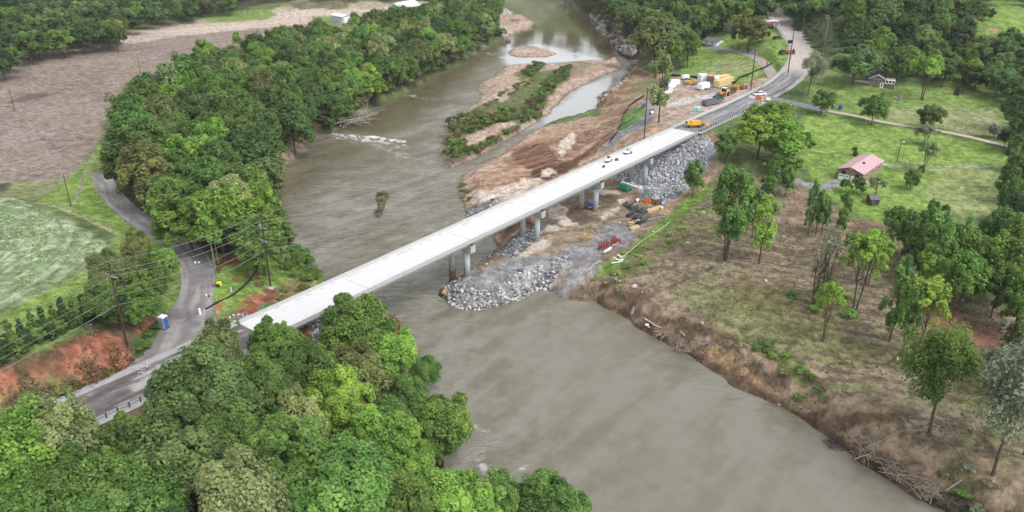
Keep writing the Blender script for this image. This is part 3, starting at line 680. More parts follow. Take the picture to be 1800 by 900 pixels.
relief += sstep(9, 4, rd) * sstep(0.3, 2, WD) * (fbm(GX, GY, 9, 3, 131) - 0.5) * 0.9
wave = (tread - 0.5) * 0.7
dpoly = W2([(900,268),(935,254),(985,230),(1080,226),(1060,250),(1000,300),(930,335),(850,350),(830,330)])
relief += sstep(1, -3, sdist(GX, GY, dpoly)) * (wave + (base_n - 0.4) * 2.0)
GZ = GZ + relief * (~br)

idx = np.arange(NR * NC).reshape(NR, NC)
nxt = np.roll(idx, -1, axis=1)
Fq = np.stack([idx[:-1], nxt[:-1], nxt[1:], idx[1:]], -1).reshape(-1, 4)
Fq = Fq[:, ::-1]
me = mesh_np('ground', np.stack([GX, GY, GZ], 1), Fq, True)
add_col(me, 'ground_colour', COLR)
M_ground = attr_mat('ground_surface', 'ground_colour', 0.95, fine=1.1, var=0.34, bump=0.9, fine2=0.4, dist=0.5)
me.materials.append(M_ground)
ground = bpy.data.objects.new('ground', me); COL.objects.link(ground); tag(ground, kind='structure')

# ------------------------------------------------------------------ the river
wv = WD < 7.0
fm = wv[Fq].all(axis=1)
Fw = Fq[fm]; used = np.unique(Fw); remap = np.full(NR * NC, -1); remap[used] = np.arange(len(used))
wx, wy = GX[used], GY[used]
n_a = fbm(wx, wy, 34, 4, 201); n_b = fbm((wx * 0.62 + wy * 0.78) / 12, (-wx * 0.78 + wy * 0.62) / 3.5, 1, 4, 203); n_c = fbm(wx, wy, 2.0, 3, 207)
kk = sstep(0.32, 0.66, n_a * 0.4 + n_b * 0.4 + n_c * 0.2)[:, None]
WC = C(118, 113, 94)[None] * (1 - kk) + C(152, 150, 139)[None] * kk
def wmask(poly, soft=4, rag=3.0, closed=True, width=0):
    d = sdist(wx, wy, F2(poly), closed, 60) - width
    return sstep(soft / 2, -soft / 2, d + (fbm(wx, wy, 9, 4, 211) - 0.5) * 2 * rag)
calm = np.clip(wmask([(880,70),(930,50),(1000,70),(1060,100),(1110,108),(1100,135),(1050,172),(1055,205),(1010,215),(960,225),(935,195),(968,190),(1000,160),(1080,128),(1085,112),(1055,108),(960,112),(890,115)], 6, 3) + wmask([(1000,0),(1040,20),(1090,80),(1100,110),(900,60),(870,40),(880,0)], 8, 3), 0, 1)
lower = wmask([(1046,530),(1300,690),(1660,900),(1900,1100),(900,1100),(950,780),(900,700),(870,620),(905,560)], 40, 8)
calm = np.maximum(calm, lower * 0.98)
darkest = wmask([(478,315),(545,250),(600,240),(720,255),(640,300),(520,345),(490,380)], 30, 8) * 0.6
darkest = np.maximum(darkest, wmask([(600,232),(660,188),(740,150),(870,78),(905,60),(1000,20),(940,-20),(1090,60),(1095,100),(1060,104),(960,78),(880,84),(800,150),(740,210),(680,238)], 14, 5) * 0.8)  # upper reach: reflected trees painted in as dark olive
low_c = lower * 0.8; WC = WC * (1 - low_c)[:, None] + (C(126, 122, 106)[None] * (1 - kk) + C(136, 134, 120)[None] * kk) * low_c[:, None]  # sheen of the calm lower pool painted in as a paler second tone
sky_refl = wmask([(880,84),(905,64),(960,78),(1058,104),(960,110),(890,115)], 5, 3) + wmask([(1050,172),(1096,136),(1110,110),(1085,128),(1030,150),(985,185),(935,200),(915,232),(960,222),(1012,214),(1055,204)], 4, 2)
WC = WC * (1 - np.clip(sky_refl, 0, 1))[:, None] + C(176, 178, 176)[None] * np.clip(sky_refl, 0, 1)[:, None]  # bright sky reflection painted into channel and upstream patches as pale water colour
WC = WC * (1 - darkest)[:, None] + C(96, 86, 52)[None] * darkest[:, None]
foam = np.zeros(len(wx))
for pts, wd_, am in (([(582,235),(620,239),(660,241),(708,250)], 2.0, 1.3), ([(600,240),(650,248),(700,255),(708,262)], 3.4, 0.75), ([(635,246),(685,260),(704,276)], 6, 0.32),
                     ([(715,167),(740,172),(765,175)], 2.0, 0.7), ([(858,94),(880,100),(905,112)], 1.5, 0.7), ([(862,840),(850,820),(835,800)], 1.5, 0.6), ([(870,845),(905,828),(930,820)], 1.0, 0.6), ([(830,745),(850,760)], 1.0, 0.6),
                     ([(905,830),(925,818),(945,822)], 0.5, 0.4)):
    d = sdist(wx, wy, F2(pts), False, 40)
    foam = np.maximum(foam, sstep(wd_, 0, d + (n_c - 0.5) * wd_ * 2.2) * 0.9 * am * sstep(0.34, 0.66, fbm((wx * 0.9 + wy * 0.4), (-wx * 0.4 + wy * 0.9) * 2.2, 2.0, 4, 221)))
WC = WC * (1 - foam)[:, None] + C(240, 240, 236)[None] * foam[:, None]
WZ = np.zeros(len(wx)) + foam * 0.06
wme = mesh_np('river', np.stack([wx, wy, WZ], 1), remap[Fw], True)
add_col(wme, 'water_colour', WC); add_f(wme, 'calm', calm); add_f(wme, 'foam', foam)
m = bpy.data.materials.new('river_water'); m.use_nodes = True; t = m.node_tree; b = t.nodes['Principled BSDF']
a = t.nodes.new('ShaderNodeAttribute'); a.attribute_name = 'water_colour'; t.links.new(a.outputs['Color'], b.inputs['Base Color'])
b.inputs['IOR'].default_value = 1.45; b.inputs['Specular IOR Level'].default_value = 0.5
ca = t.nodes.new('ShaderNodeAttribute'); ca.attribute_name = 'calm'; fo = t.nodes.new('ShaderNodeAttribute'); fo.attribute_name = 'foam'
r = t.nodes.new('ShaderNodeMapRange'); r.inputs[3].default_value = 0.06; r.inputs[4].default_value = 0.8; t.links.new(fo.outputs['Fac'], r.inputs[0]); t.links.new(r.outputs[0], b.inputs['Roughness'])
g = t.nodes.new('ShaderNodeNewGeometry'); mp = t.nodes.new('ShaderNodeMapping'); mp.inputs['Rotation'].default_value = (0, 0, math.radians(38)); mp.inputs['Scale'].default_value = (0.45, 1.0, 1)
t.links.new(g.outputs['Position'], mp.inputs['Vector'])
n1 = t.nodes.new('ShaderNodeTexNoise'); n1.inputs['Scale'].default_value = 0.75; n1.inputs['Detail'].default_value = 4; n1.inputs['Roughness'].default_value = 0.6; n1.inputs['Distortion'].default_value = 0.6
n2 = t.nodes.new('ShaderNodeTexNoise'); n2.inputs['Scale'].default_value = 0.09; n2.inputs['Detail'].default_value = 3; n2.inputs['Distortion'].default_value = 1.2
t.links.new(mp.outputs[0], n1.inputs['Vector']); t.links.new(mp.outputs[0], n2.inputs['Vector'])
mod = t.nodes.new('ShaderNodeMapRange'); mod.inputs[1].default_value = 0.35; mod.inputs[2].default_value = 0.65; mod.inputs[3].default_value = 0.25; mod.inputs[4].default_value = 1.0
t.links.new(n2.outputs['Fac'], mod.inputs[0])
cr = t.nodes.new('ShaderNodeMapRange'); cr.inputs[3].default_value = 1.0; cr.inputs[4].default_value = 0.02; t.links.new(ca.outputs['Fac'], cr.inputs[0])
mu = t.nodes.new('ShaderNodeMath'); mu.operation = 'MULTIPLY'; t.links.new(mod.outputs[0], mu.inputs[0]); t.links.new(cr.outputs[0], mu.inputs[1])
bp = t.nodes.new('ShaderNodeBump'); bp.inputs['Distance'].default_value = 1.1
t.links.new(mu.outputs[0], bp.inputs['Strength']); t.links.new(n1.outputs['Fac'], bp.inputs['Height']); t.links.new(bp.outputs[0], b.inputs['Normal'])
wme.materials.append(m)
river = bpy.data.objects.new('river', wme); COL.objects.link(river); tag(river, kind='structure')

# ------------------------------------------------------------------ roads
def road_strip(name, P, hw, colour_fn, lift=0.0, nx=14, t0=0.0):
    P = np.asarray(P); T = np.gradient(P[:, :2], axis=0); T /= np.linalg.norm(T, axis=1)[:, None]
    N = np.stack([T[:, 1], -T[:, 0]], 1); s = np.concatenate([[0], np.cumsum(np.linalg.norm(np.diff(P[:, :2], axis=0), axis=1))])
    # resample to 0.8 m steps
    ss = np.arange(0, s[-1], 0.8); Q = np.stack([np.interp(ss, s, P[:, i]) for i in range(3)], 1); NN = np.stack([np.interp(ss, s, N[:, i]) for i in range(2)], 1)
    u = np.linspace(-1, 1, nx)
    hwv = hw(ss) if callable(hw) else np.full(len(ss), hw)
    X = Q[:, 0][:, None] + NN[:, 0][:, None] * u * hwv[:, None]; Y = Q[:, 1][:, None] + NN[:, 1][:, None] * u * hwv[:, None]
    Z = Q[:, 2][:, None] + 0 * X + lift - 0.03 * u ** 2
    U = np.broadcast_to(u * hwv[:, None], X.shape).ravel(); S = np.broadcast_to(ss[:, None], X.shape).ravel()
    c = colour_fn(S, U, X.ravel(), Y.ravel())
    i = np.arange(X.size).reshape(X.shape)
    F = np.stack([i[:-1, :-1], i[1:, :-1], i[1:, 1:], i[:-1, 1:]], -1).reshape(-1, 4)
    me = mesh_np(name, np.stack([X.ravel(), Y.ravel(), Z.ravel()], 1), F[:, ::-1] if False else F, True)
    add_col(me, 'road_colour', c); me.materials.append(M_road)
    o = bpy.data.objects.new(name, me); COL.objects.link(o)
    return tag(o, kind='structure')
M_road = attr_mat('road_surface', 'road_colour', 0.9, fine=3.0, var=0.14, bump=0.15, fine2=0.5, dist=0.05)
def mixk(a, b, k): return a * (1 - k)[:, None] + np.asarray(b)[None] * k[:, None]
def col_near(S, U, X, Y):
    c = np.broadcast_to(C(178, 177, 178), (len(S), 3)).copy()
    a = fbm(S / 9, U / 0.9, 1, 4, 301); asph = np.abs(U) < 4.3
    base = mixk(np.broadcast_to(C(104, 98, 99), c.shape), C(132, 126, 126), sstep(0.35, 0.65, a))
    dust = sstep(0.56, 0.62, fbm(S / 7, (U + S * 0.05) / 1.1, 1, 4, 305)) * sstep(4.0, 3.0, np.abs(U))
    base = mixk(base, C(200, 194, 188), dust * 0.85)
    c[asph] = base[asph]
    n = fbm(X, Y, 0.9, 3, 309); c *= (0.88 + 0.24 * n)[:, None]
    return c
def col_far(S, U, X, Y):
    c = np.broadcast_to(C(176, 174, 172), (len(S), 3)).copy()
    a = fbm(S / 12, U / 0.7, 1, 4, 311); asph = (np.abs(U) < 4.6)
    base = mixk(np.broadcast_to(C(122, 122, 126), c.shape), C(166, 165, 167), sstep(0.35, 0.65, a))
    base = mixk(base, C(92, 92, 98), sstep(0.8, 0.2, np.abs(np.abs(U) - 3.6)) * 0.7)
    pale = sstep(95, 125, S + 8 * (fbm(X, Y, 8, 3, 313) - 0.5))
    base = mixk(base, C(206, 194, 188), pale)
    base = mixk(base, C(224, 216, 200), pale * sstep(0.25, 0.08, np.abs(np.abs(U) - 4.2)))
    c[asph] = base[asph]
    return c * (0.9 + 0.2 * fbm(X, Y, 1.0, 3, 315))[:, None]
def col_side(S, U, X, Y):
    a = fbm(S / 10, U / 1.1, 1, 4, 321)
    c = mixk(np.broadcast_to(C(136, 132, 133), (len(S), 3)), C(168, 163, 161), sstep(0.35, 0.65, a))
    k = sstep(6, 0, np.abs(S - 128)) * sstep(0.45, 0.55, fbm(X, Y, 2, 3, 325)); c = mixk(c, C(98, 96, 98), k * 0.7)
    return c * (0.9 + 0.2 * fbm(X, Y, 0.8, 3, 327))[:, None]
def col_gravel(S, U, X, Y):
    c = mixk(np.broadcast_to(C(188, 172, 154), (len(S), 3)), C(208, 194, 178), fbm(X, Y, 2.5, 4, 331))
    return c
def col_lane(S, U, X, Y):
    return mixk(np.broadcast_to(C(160, 152, 148), (len(S), 3)), C(184, 174, 168), fbm(S / 6, U, 1, 3, 335))
def col_spur(S, U, X, Y):
    return mixk(np.broadcast_to(C(106, 108, 116), (len(S), 3)), C(150, 150, 154), fbm(S / 9, U / 0.8, 1, 4, 337))
road_strip('highway', HW_NEAR, 6.4, col_near, 0.02, 30)
road_strip('highway', HW_FAR, 6.2, col_far, 0.0, 26)
road_strip('side_road', SIDE, lambda s: 3.0 + 0.5 * sstep(60, 90, s) + 2.6 * sstep(118, 135, s), col_side, -0.012, 18)
road_strip('junction_spur', SPUR, 3.2, col_spur, 0.02, 12)
road_strip('gravel_driveway', DRIVE, 1.5, col_gravel, 0.05, 8)
road_strip('yard_lane', LANE, 2.7, col_lane, 0.02, 8)

# ------------------------------------------------------------------ riprap: broken stone nobody could count
rng = np.random.default_rng(7)
phi = (1 + 5 ** 0.5) / 2
ICO = np.array([(-1,phi,0),(1,phi,0),(-1,-phi,0),(1,-phi,0),(0,-1,phi),(0,1,phi),(0,-1,-phi),(0,1,-phi),(phi,0,-1),(phi,0,1),(-phi,0,-1),(-phi,0,1)], float); ICO /= np.linalg.norm(ICO[0])
ICOF = np.array([(0,11,5),(0,5,1),(0,1,7),(0,7,10),(0,10,11),(1,5,9),(5,11,4),(11,10,2),(10,7,6),(7,1,8),(3,9,4),(3,4,2),(3,2,6),(3,6,8),(3,8,9),(4,9,5),(2,4,11),(6,2,10),(8,6,7),(9,8,1)])
def scatter_pts(polyW, dens, rng=rng, inset=0.0):
    a = polyW.min(0); b = polyW.max(0); n = int((b - a).prod() * dens)
    p = rng.uniform(a, b, (n, 2)); return p[seg_dist(p[:, 0], p[:, 1], polyW) < -inset]
def rocks(name, polys, dens, size, lo, hi, label=None, sink=0.15):
    pts = np.vstack([scatter_pts(W2(q), dens) for q in polys]); n = len(pts)
    s = size * rng.lognormal(0, 0.35, n)
    V = ICO[None] * rng.uniform(0.6, 1.25, (n, 12, 1)) * rng.uniform(0.6, 1.2, (n, 1, 3)) * s[:, None, None] * 0.5
    a = rng.uniform(0, 2 * math.pi, n); c_, s_ = np.cos(a), np.sin(a)
    X = V[:, :, 0] * c_[:, None] - V[:, :, 1] * s_[:, None]; Y = V[:, :, 0] * s_[:, None] + V[:, :, 1] * c_[:, None]
    Z = V[:, :, 2] * 0.8 + (hgt(pts[:, 0], pts[:, 1]) + s * (0.3 - sink))[:, None]
    V = np.stack([X + pts[:, 0][:, None], Y + pts[:, 1][:, None], Z], -1).reshape(-1, 3)
    F = (ICOF[None] + (np.arange(n) * 12)[:, None, None]).reshape(-1, 3)
    me = mesh_np(name, V, F, False, 3)
    t_ = rng.uniform(0, 1, n) ** 1.2; c = np.asarray(lo)[None] * (1 - t_)[:, None] + np.asarray(hi)[None] * t_[:, None]
    add_col(me, 'tint', np.repeat(c, 12, 0)); me.materials.append(M_rock)
    o = bpy.data.objects.new(name, me); COL.objects.link(o); return tag(o, label, None, None, 'stuff')
RIM = [(776,506),(800,490),(815,488),(822,505),(850,510),(880,497),(905,480),(940,468),(985,450),(1003,446),(990,468),(970,500),(967,512),(950,508),(920,525),(890,539),(850,548),(815,548),(789,538)]
SLOPE = [(1062,303),(1110,288),(1160,264),(1210,242),(1244,241),(1264,262),(1254,281),(1218,318),(1182,350),(1168,360),(1142,350),(1112,326)]
rocks('riprap', [RIM], 5.0, 0.62, C(108,108,110), C(226,226,228), 'pale broken stone edging the tip of the gravel causeway')
rocks('riprap', [SLOPE], 4.2, 0.60, C(142,144,150), C(232,234,240), 'pale grey broken stone covering the slope below the far bridge end')
rocks('riprap', [[(548,566),(590,545),(600,568),(588,604),(548,604)], [(398,562),(420,550),(440,556),(430,572)]], 2.0, 0.8, C(110,112,116), C(222,222,226), 'grey broken stone on the slope beside the near bridge end')
rocks('riprap', [[(815,374),(845,358),(888,346),(886,352),(845,378),(826,392)], [(822,480),(850,455),(880,438),(895,436),(868,456),(838,478)], [(880,448),(905,420),(940,398),(962,404),(930,436),(900,455)]], 1.6, 0.6, C(100,100,104), C(205,205,208), 'grey rubble along the back edge of the causeway')
rocks('rubble', [[(1035,25),(1048,22),(1075,40),(1104,70),(1122,85),(1112,100),(1092,95),(1070,68),(1046,48)]], 0.5, 2.6, C(110,98,90), C(205,198,190), 'pale boulders and rubble on the far bend of the river', 0.25)
rocks('rubble', [[(1050,170),(1066,158),(1078,152),(1076,164),(1060,180),(1052,182)], [(1078,150),(1090,140),(1104,128),(1110,134),(1092,150),(1082,158)]], 0.8, 1.0, C(120,105,92), C(210,204,198), 'pale rubble beside the narrow channel')
rocks('rubble', [[(1060,500),(1090,490),(1140,500),(1180,530),(1170,548),(1120,530),(1080,520)], [(1080,545),(1120,560),(1150,580),(1140,586),(1100,572)]], 0.09, 0.8, C(170,150,130), C(235,228,220), 'scattered pale stones on the eroded right bank')
rocks('gravel_pile', [[(1128,338),(1140,334),(1150,340),(1142,348),(1130,346)]], 5, 0.45, C(140,142,148), C(190,192,198), 'small heap of grey gravel beside the green lift', -0.4)
rocks('gravel', [[(222,655),(262,632),(290,640),(250,668)]], 3, 0.3, C(170,172,176), C(215,216,220), 'pale loose gravel on the inside of the junction', -0.1)

# ------------------------------------------------------------------ loose tufts and stalks nobody could count
M_tuft = attr_mat('tuft_blades', 'tint', 0.9, fine=2.0, var=0.2, bump=0.0)
def tufts(polys, n, size, cols, label, seed, up=0.8):
    g = np.random.default_rng(seed); out_ = []
    for q, k in zip(polys, np.diff(np.round(np.linspace(0, n, len(polys) + 1)).astype(int))):
        P = W2(q); a, b_ = P.min(0), P.max(0); R_ = g.uniform(a, b_, (k * 6, 2)); R_ = R_[seg_dist(R_[:, 0], R_[:, 1], P) < 0]
        R_ = R_[fbm(R_[:, 0], R_[:, 1], 5, 3, seed) > 0.46][:k]; out_.append(R_)
    Q = np.vstack(out_); k = len(Q); z = hgt(Q[:, 0], Q[:, 1]); mid = fbm(Q[:, 0], Q[:, 1], 6, 4, 11); fin = fbm(Q[:, 0], Q[:, 1], 1.3, 3, 21)
    z = z + ((mid - 0.5) * 0.9 + (fin - 0.5) * 0.35) * 0.9
    a = g.uniform(0, math.pi, k); s = size * g.lognormal(0, 0.3, k); u = np.stack([np.cos(a), np.sin(a), 0 * a], 1) * s[:, None]
    t_ = np.stack([g.normal(0, .45, k), g.normal(0, .45, k), np.full(k, up)], 1) * s[:, None]; B_ = np.stack([Q[:, 0], Q[:, 1], z - 0.05], 1)
    V = np.stack([B_ - u * .7, B_ + u * .7, B_ + u * .5 + t_, B_ - u * .6 + t_ * .85], 1).reshape(-1, 3)
    me = mesh_np('grass_tufts', V, np.arange(k * 4).reshape(-1, 4)); c = np.array(cols)[g.integers(0, len(cols), k)] * g.uniform(.85, 1.25, (k, 1)); add_col(me, 'tint', np.repeat(c, 4, 0)); me.materials.append(M_tuft)
    o = bpy.data.objects.new('grass_tufts', me); COL.objects.link(o); tag(o, label, None, None, 'stuff'); return k
MEAD = [(1080,500),(1180,410),(1262,330),(1400,340),(1500,395),(1640,430),(1800,570),(1800,840),(1660,880),(1500,770),(1380,700),(1230,600),(1120,545)]
tufts([MEAD], 26000, 0.17, [C(104,118,56), C(130,134,78), C(160,142,108), C(96,84,62), C(180,164,132)], 'sparse grass tufts and litter on the cleared river meadow', 61)
tufts([[(372,450),(450,452),(560,480),(590,492),(440,540),(356,556)], [(0,500),(180,462),(205,500),(120,580),(0,620)], [(60,358),(168,262),(182,300),(235,392),(215,416)]], 14000, 0.2, [C(88,122,40), C(124,152,62), C(140,150,84)], 'grass tufts of the near lawns and verges', 63, .5)
tufts([[(0,645),(160,585),(215,600),(240,640),(150,688),(0,745)], [(1060,500),(1180,545),(1300,600),(1420,700),(1560,812),(1640,850),(1500,790),(1300,690),(1170,600)]], 8000, 0.18, [C(96,108,52), C(112,84,62), C(150,130,100), C(80,64,48)], 'weeds and twigs on the raw banks', 64)
tufts([[(0,355),(50,362),(105,385),(172,428),(160,462),(50,522),(0,545)]], 12000, 0.24, [C(130,154,102), C(166,184,140), C(178,194,156), C(120,146,90)], 'wind-combed pale stalks of the grain field', 65, .7)

# ------------------------------------------------------------------ trees
def crown_mesh(name, seed, R, z0, z1, lumps, subs, leaves, leaf, squash=0.75, low=-0.45, shape='round', spread=1.0, inner=0.15):
    g = np.random.default_rng(seed)
    zc, rz = (z0 + z1) / 2, (z1 - z0) / 2
    d = g.normal(size=(lumps * 4, 3)); d /= np.linalg.norm(d, axis=1)[:, None]; d = d[d[:, 2] > low][:lumps]
    # even the lumps out a little
    for _ in range(6):
        D = d[:, None] - d[None]; q = np.linalg.norm(D, axis=2) + 1e-3
        d = d + (D / q[..., None] ** 3).sum(1) * 0.012; d[:, 2] = np.maximum(d[:, 2], low); d /= np.linalg.norm(d, axis=1)[:, None]
    lr = g.uniform(0.22, 0.56, len(d)) * (10 / len(d)) ** 0.33 * 1.1
    ctr = d * (1 - lr[:, None] * 0.75) * g.uniform(0.62, 1.16, (len(d), 1))
    if shape == 'cone':
        h = g.uniform(0, 1, len(d)) ** 1.3; a = g.uniform(0, 2 * math.pi, len(d)); rad = (1 - h) * 0.62 * g.uniform(0, 1, len(d)) ** .5
        ctr = np.stack([np.cos(a) * rad, np.sin(a) * rad, h * 2 - 1], 1); lr = 0.12 + 0.34 * (1 - h)
    if shape == 'tall':
        h = g.uniform(0, 1, len(d)); a = g.uniform(0, 2 * math.pi, len(d)); rad = np.sin(np.clip(h * 0.9 + 0.08, 0, 1) * math.pi) ** 0.7 * g.uniform(0.2, 0.75, len(d))
        ctr = np.stack([np.cos(a) * rad, np.sin(a) * rad, h * 2 - 1], 1); lr = g.uniform(0.24, 0.38, len(d))
    li = g.integers(0, len(ctr), subs)
    sdv = g.normal(size=(subs, 3)); sdv /= np.linalg.norm(sdv, axis=1)[:, None]; sdv[:, 2] = np.where(sdv[:, 2] < -0.5, -sdv[:, 2], sdv[:, 2])
    sc = ctr[li] + sdv * lr[li][:, None] * g.uniform(0.7, 1.0, (subs, 1)); sr = lr[li] * g.uniform(0.28, 0.5, subs)
    k = g.integers(0, subs, leaves)
    ld = g.normal(size=(leaves, 3)); ld /= np.linalg.norm(ld, axis=1)[:, None]
    r = np.where(g.random(leaves) < inner, g.uniform(0.2, 0.9, leaves), g.uniform(0.82, 1.12, leaves))
    P = sc[k] + ld * (sr[k] * r)[:, None] * spread
    out_ = P / (np.linalg.norm(P, axis=1)[:, None] + 1e-6)
    N = ld * 0.55 + out_ * 0.3 + np.array([0, 0, 0.75]) + g.normal(size=(leaves, 3)) * 0.36; N /= np.linalg.norm(N, axis=1)[:, None]
    P = P * 0.9 * np.array([R, R, rz]) + np.array([0, 0, zc])
    u = np.cross(N, g.normal(size=(leaves, 3))); u /= np.linalg.norm(u, axis=1)[:, None]; v = np.cross(N, u)
    s = leaf * g.uniform(0.6, 1.3, leaves)[:, None]; asp = g.uniform(0.55, 0.9, leaves)[:, None]
    V = np.stack([P + u * s, P + v * s * asp + N * s * 0.15, P - u * s, P - v * s * asp + N * s * 0.15], 1).reshape(-1, 3)
    me = mesh_np(name, V, np.arange(leaves * 4).reshape(-1, 4))
    subv = g.uniform(0, 1, subs); lumpv = g.uniform(0, 1, len(ctr))
    lv = np.clip(0.5 + (g.uniform(-0.5, 0.5, leaves)) * 0.6 + (subv[k] - 0.5) * 0.5 + (lumpv[li][k] - 0.5) * 0.4, 0, 1)
    add_f(me, 'leaf', np.repeat(lv, 4)); me.materials.append(M_leaf)
    return me, ctr * np.array([R, R, rz]) + np.array([0, 0, zc])
def wood_mesh(name, ends, z0, r0, H, seed=0, stems=1, nl=9, lean=0.0, bark=None, nseg=4):
    g = random.Random(seed); b = MB()
    ends = sorted([tuple(e) for e in ends], key=lambda e: -e[2])
    for s in range(stems):
        a = 2 * math.pi * s / stems + g.random(); sp = 0.0 if stems == 1 else 0.06 * H
        tx, ty = math.cos(a) * sp + lean * H, math.sin(a) * sp
        pts = []; zt = H * 0.8
        for i in range(nseg + 1):
            f = i / nseg
            pts.append(Vector((tx * f * (1.0 if stems == 1 else 0.5 + f), ty * f * (1.0 if stems == 1 else 0.5 + f), -0.6 + (zt + 0.6) * f)) + Vector((g.uniform(-1, 1), g.uniform(-1, 1), 0)) * 0.018 * H * (f > 0) + Vector((math.cos(a), math.sin(a), 0)) * (0 if stems == 1 else 0.25))
        b.path(pts, r0, r0 * 0.25, 7)
        pick = ends[s::stems][:nl]
        for e in pick:
            f = min(0.85, max(z0 / zt * 0.8, 0.3) + g.random() * 0.3)
            j = int(f * nseg); q = pts[j].lerp(pts[min(j+1, nseg)], f * nseg - j)
            mid = q.lerp(Vector(e), 0.5) + Vector((0, 0, -0.02 * H)); b.path([q, mid, Vector(e)], r0 * 0.34, r0 * 0.06, 5)
    me = bpy.data.meshes.new(name); me.from_pydata(b.v, [], b.f); me.update(); me.materials.append(bark or M_bark)
    return me
def proto(seed, n, **kw):
    """list of (crown mesh, wood mesh, R, H)"""
    res = []
    stems = kw.pop('stems', 1); r0 = kw.pop('r0', 0.3); bark = kw.pop('bark', None); nl = kw.pop('nl', 9)
    for i in range(n):
        c, e = crown_mesh('crown', seed + i, **kw)
        H = kw['z1']; res.append((c, wood_mesh('trunk', e, kw['z0'], r0, H, seed + i, stems, nl, bark=bark), kw['R'], H))
    return res
P_far = proto(10, 4, R=6.5, z0=1.5, z1=17, lumps=11, subs=60, leaves=3400, leaf=0.62, r0=0.3, nl=3)
P_mid = proto(30, 6, R=6.8, z0=1.2, z1=18, lumps=17, subs=170, leaves=12000, leaf=0.40, r0=0.33)
P_near = proto(50, 5, R=8, z0=2.4, z1=20, lumps=22, subs=420, leaves=38000, leaf=0.29, r0=0.4, inner=0.12)
P_feather = proto(90, 2, R=6, z0=3.0, z1=18, lumps=12, subs=220, leaves=15000, leaf=0.22, r0=0.3, spread=1.35, low=-0.7)
P_airy = proto(70, 4, R=3.6, z0=3.2, z1=16, lumps=20, subs=120, leaves=6500, leaf=0.24, r0=0.2, shape='tall', stems=1, spread=1.15, nl=12)
P_airyM = proto(80, 3, R=5.6, z0=4.0, z1=20, lumps=26, subs=200, leaves=15000, leaf=0.25, r0=0.2, shape='tall', stems=4, spread=1.1, nl=7)
P_round = proto(100, 3, R=4.5, z0=0.3, z1=8.2, lumps=15, subs=150, leaves=9000, leaf=0.26, r0=0.2, low=-0.75)
P_cone = proto(110, 2, R=1.9, z0=0.0, z1=5.6, lumps=40, subs=170, leaves=7500, leaf=0.14, r0=0.12, shape='cone', nl=2)
P_shrub = proto(120, 4, R=2.4, z0=0.0, z1=3.2, lumps=9, subs=50, leaves=2200, leaf=0.24, r0=0.08, low=-0.3, nl=4)
P_sparse = proto(130, 3, R=5.2, z0=5, z1=15, lumps=13, subs=85, leaves=5200, leaf=0.27, r0=0.22, stems=2, spread=1.0, low=-0.3, nl=12)
P_wisp = proto(140, 2, R=2.6, z0=5, z1=15, lumps=10, subs=50, leaves=900, leaf=0.18, r0=0.13, shape='tall', stems=5, nl=6)
def bare_mesh(seed, H, bark=None, levels=4):
    g = random.Random(seed); b = MB()
    def grow(p, d, L_, r, lev):
        q = p + d * L_; b.tube(p, q, r, r * 0.62, 5, caps=False)
        if lev == 0: return
        for _ in range(3 if lev > 1 else 3):
            nd = (d + Vector((g.gauss(0, .5), g.gauss(0, .5), g.gauss(0.12, .3)))).normalized()
            grow(q if g.random() < 0.6 else p.lerp(q, 0.7), nd, L_ * g.uniform(0.55, 0.8), r * 0.58, lev - 1)
    grow(Vector((0, 0, -0.5)), Vector((0.05, 0, 1)).normalized(), H * 0.4, 0.022 * H, levels)
    me = bpy.data.meshes.new('branches'); me.from_pydata(b.v, [], b.f); me.update(); me.materials.append(bark or M_palebark); return me
BARE = [bare_mesh(i, 14) for i in range(4)]

WORDS = dict(dark='dark green', darkest='very dark', mid='mid green', green='green', bright='bright green', lime='yellow-green', olive='olive', pale='pale green', blue='blue-green', grey='grey-green', fresh='fresh green', brown='brownish')
GD = dict(dark=(0.036, 0.066, 0.018), darkest=(0.028, 0.052, 0.018), mid=(0.052, 0.092, 0.020), green=(0.068, 0.124, 0.024), bright=(0.098, 0.180, 0.028), lime=(0.125, 0.205, 0.028),
          olive=(0.082, 0.106, 0.034), pale=(0.130, 0.170, 0.066), blue=(0.054, 0.094, 0.030), grey=(0.110, 0.128, 0.082), fresh=(0.072, 0.142, 0.030), brown=(0.09, 0.085, 0.045))
GD = {k_: tuple((sum(v_) / 3 * 0.09 + c_ * 0.91) * (2.9 if k_ in ('dark', 'darkest', 'mid', 'blue') else 2.3) for c_ in v_) for k_, v_ in GD.items()}
trng = random.Random(5)
def tree(protos, loc, R, H, colour, name='tree', label=None, cat='tree', group=None, lean=0.0, joined=False, jit=0.12, rot=None):
    i = trng.randrange(len(protos)); c, wd, R0, H0 = protos[i]
    base = np.array(GD[colour] if isinstance(colour, str) else colour)
    j = 1 + trng.uniform(-jit, jit); hue = trng.uniform(-jit * 0.35, jit)
    col = (base[0] * j * (1 + hue), base[1] * j, base[2] * j * (1 - hue * 0.5), 1)
    root = empty(name, (loc[0], loc[1], loc[2] - 0.1), trng.uniform(0, 6.28) if rot is None else rot, label, cat, group)
    root.rotation_euler[1] = lean
    sc_ = (R / R0, R / R0 * trng.uniform(0.92, 1.08), H / H0)
    for nm, mesh in (('crown', c), ('trunk', wd)):
        o = bpy.data.objects.new(nm, mesh); COL.objects.link(o); o.parent = root; o.scale = sc_; o.color = col
    return root
def ppm(p): return FOC / max(1.0, float((np.array(p) - CP) @ FW))
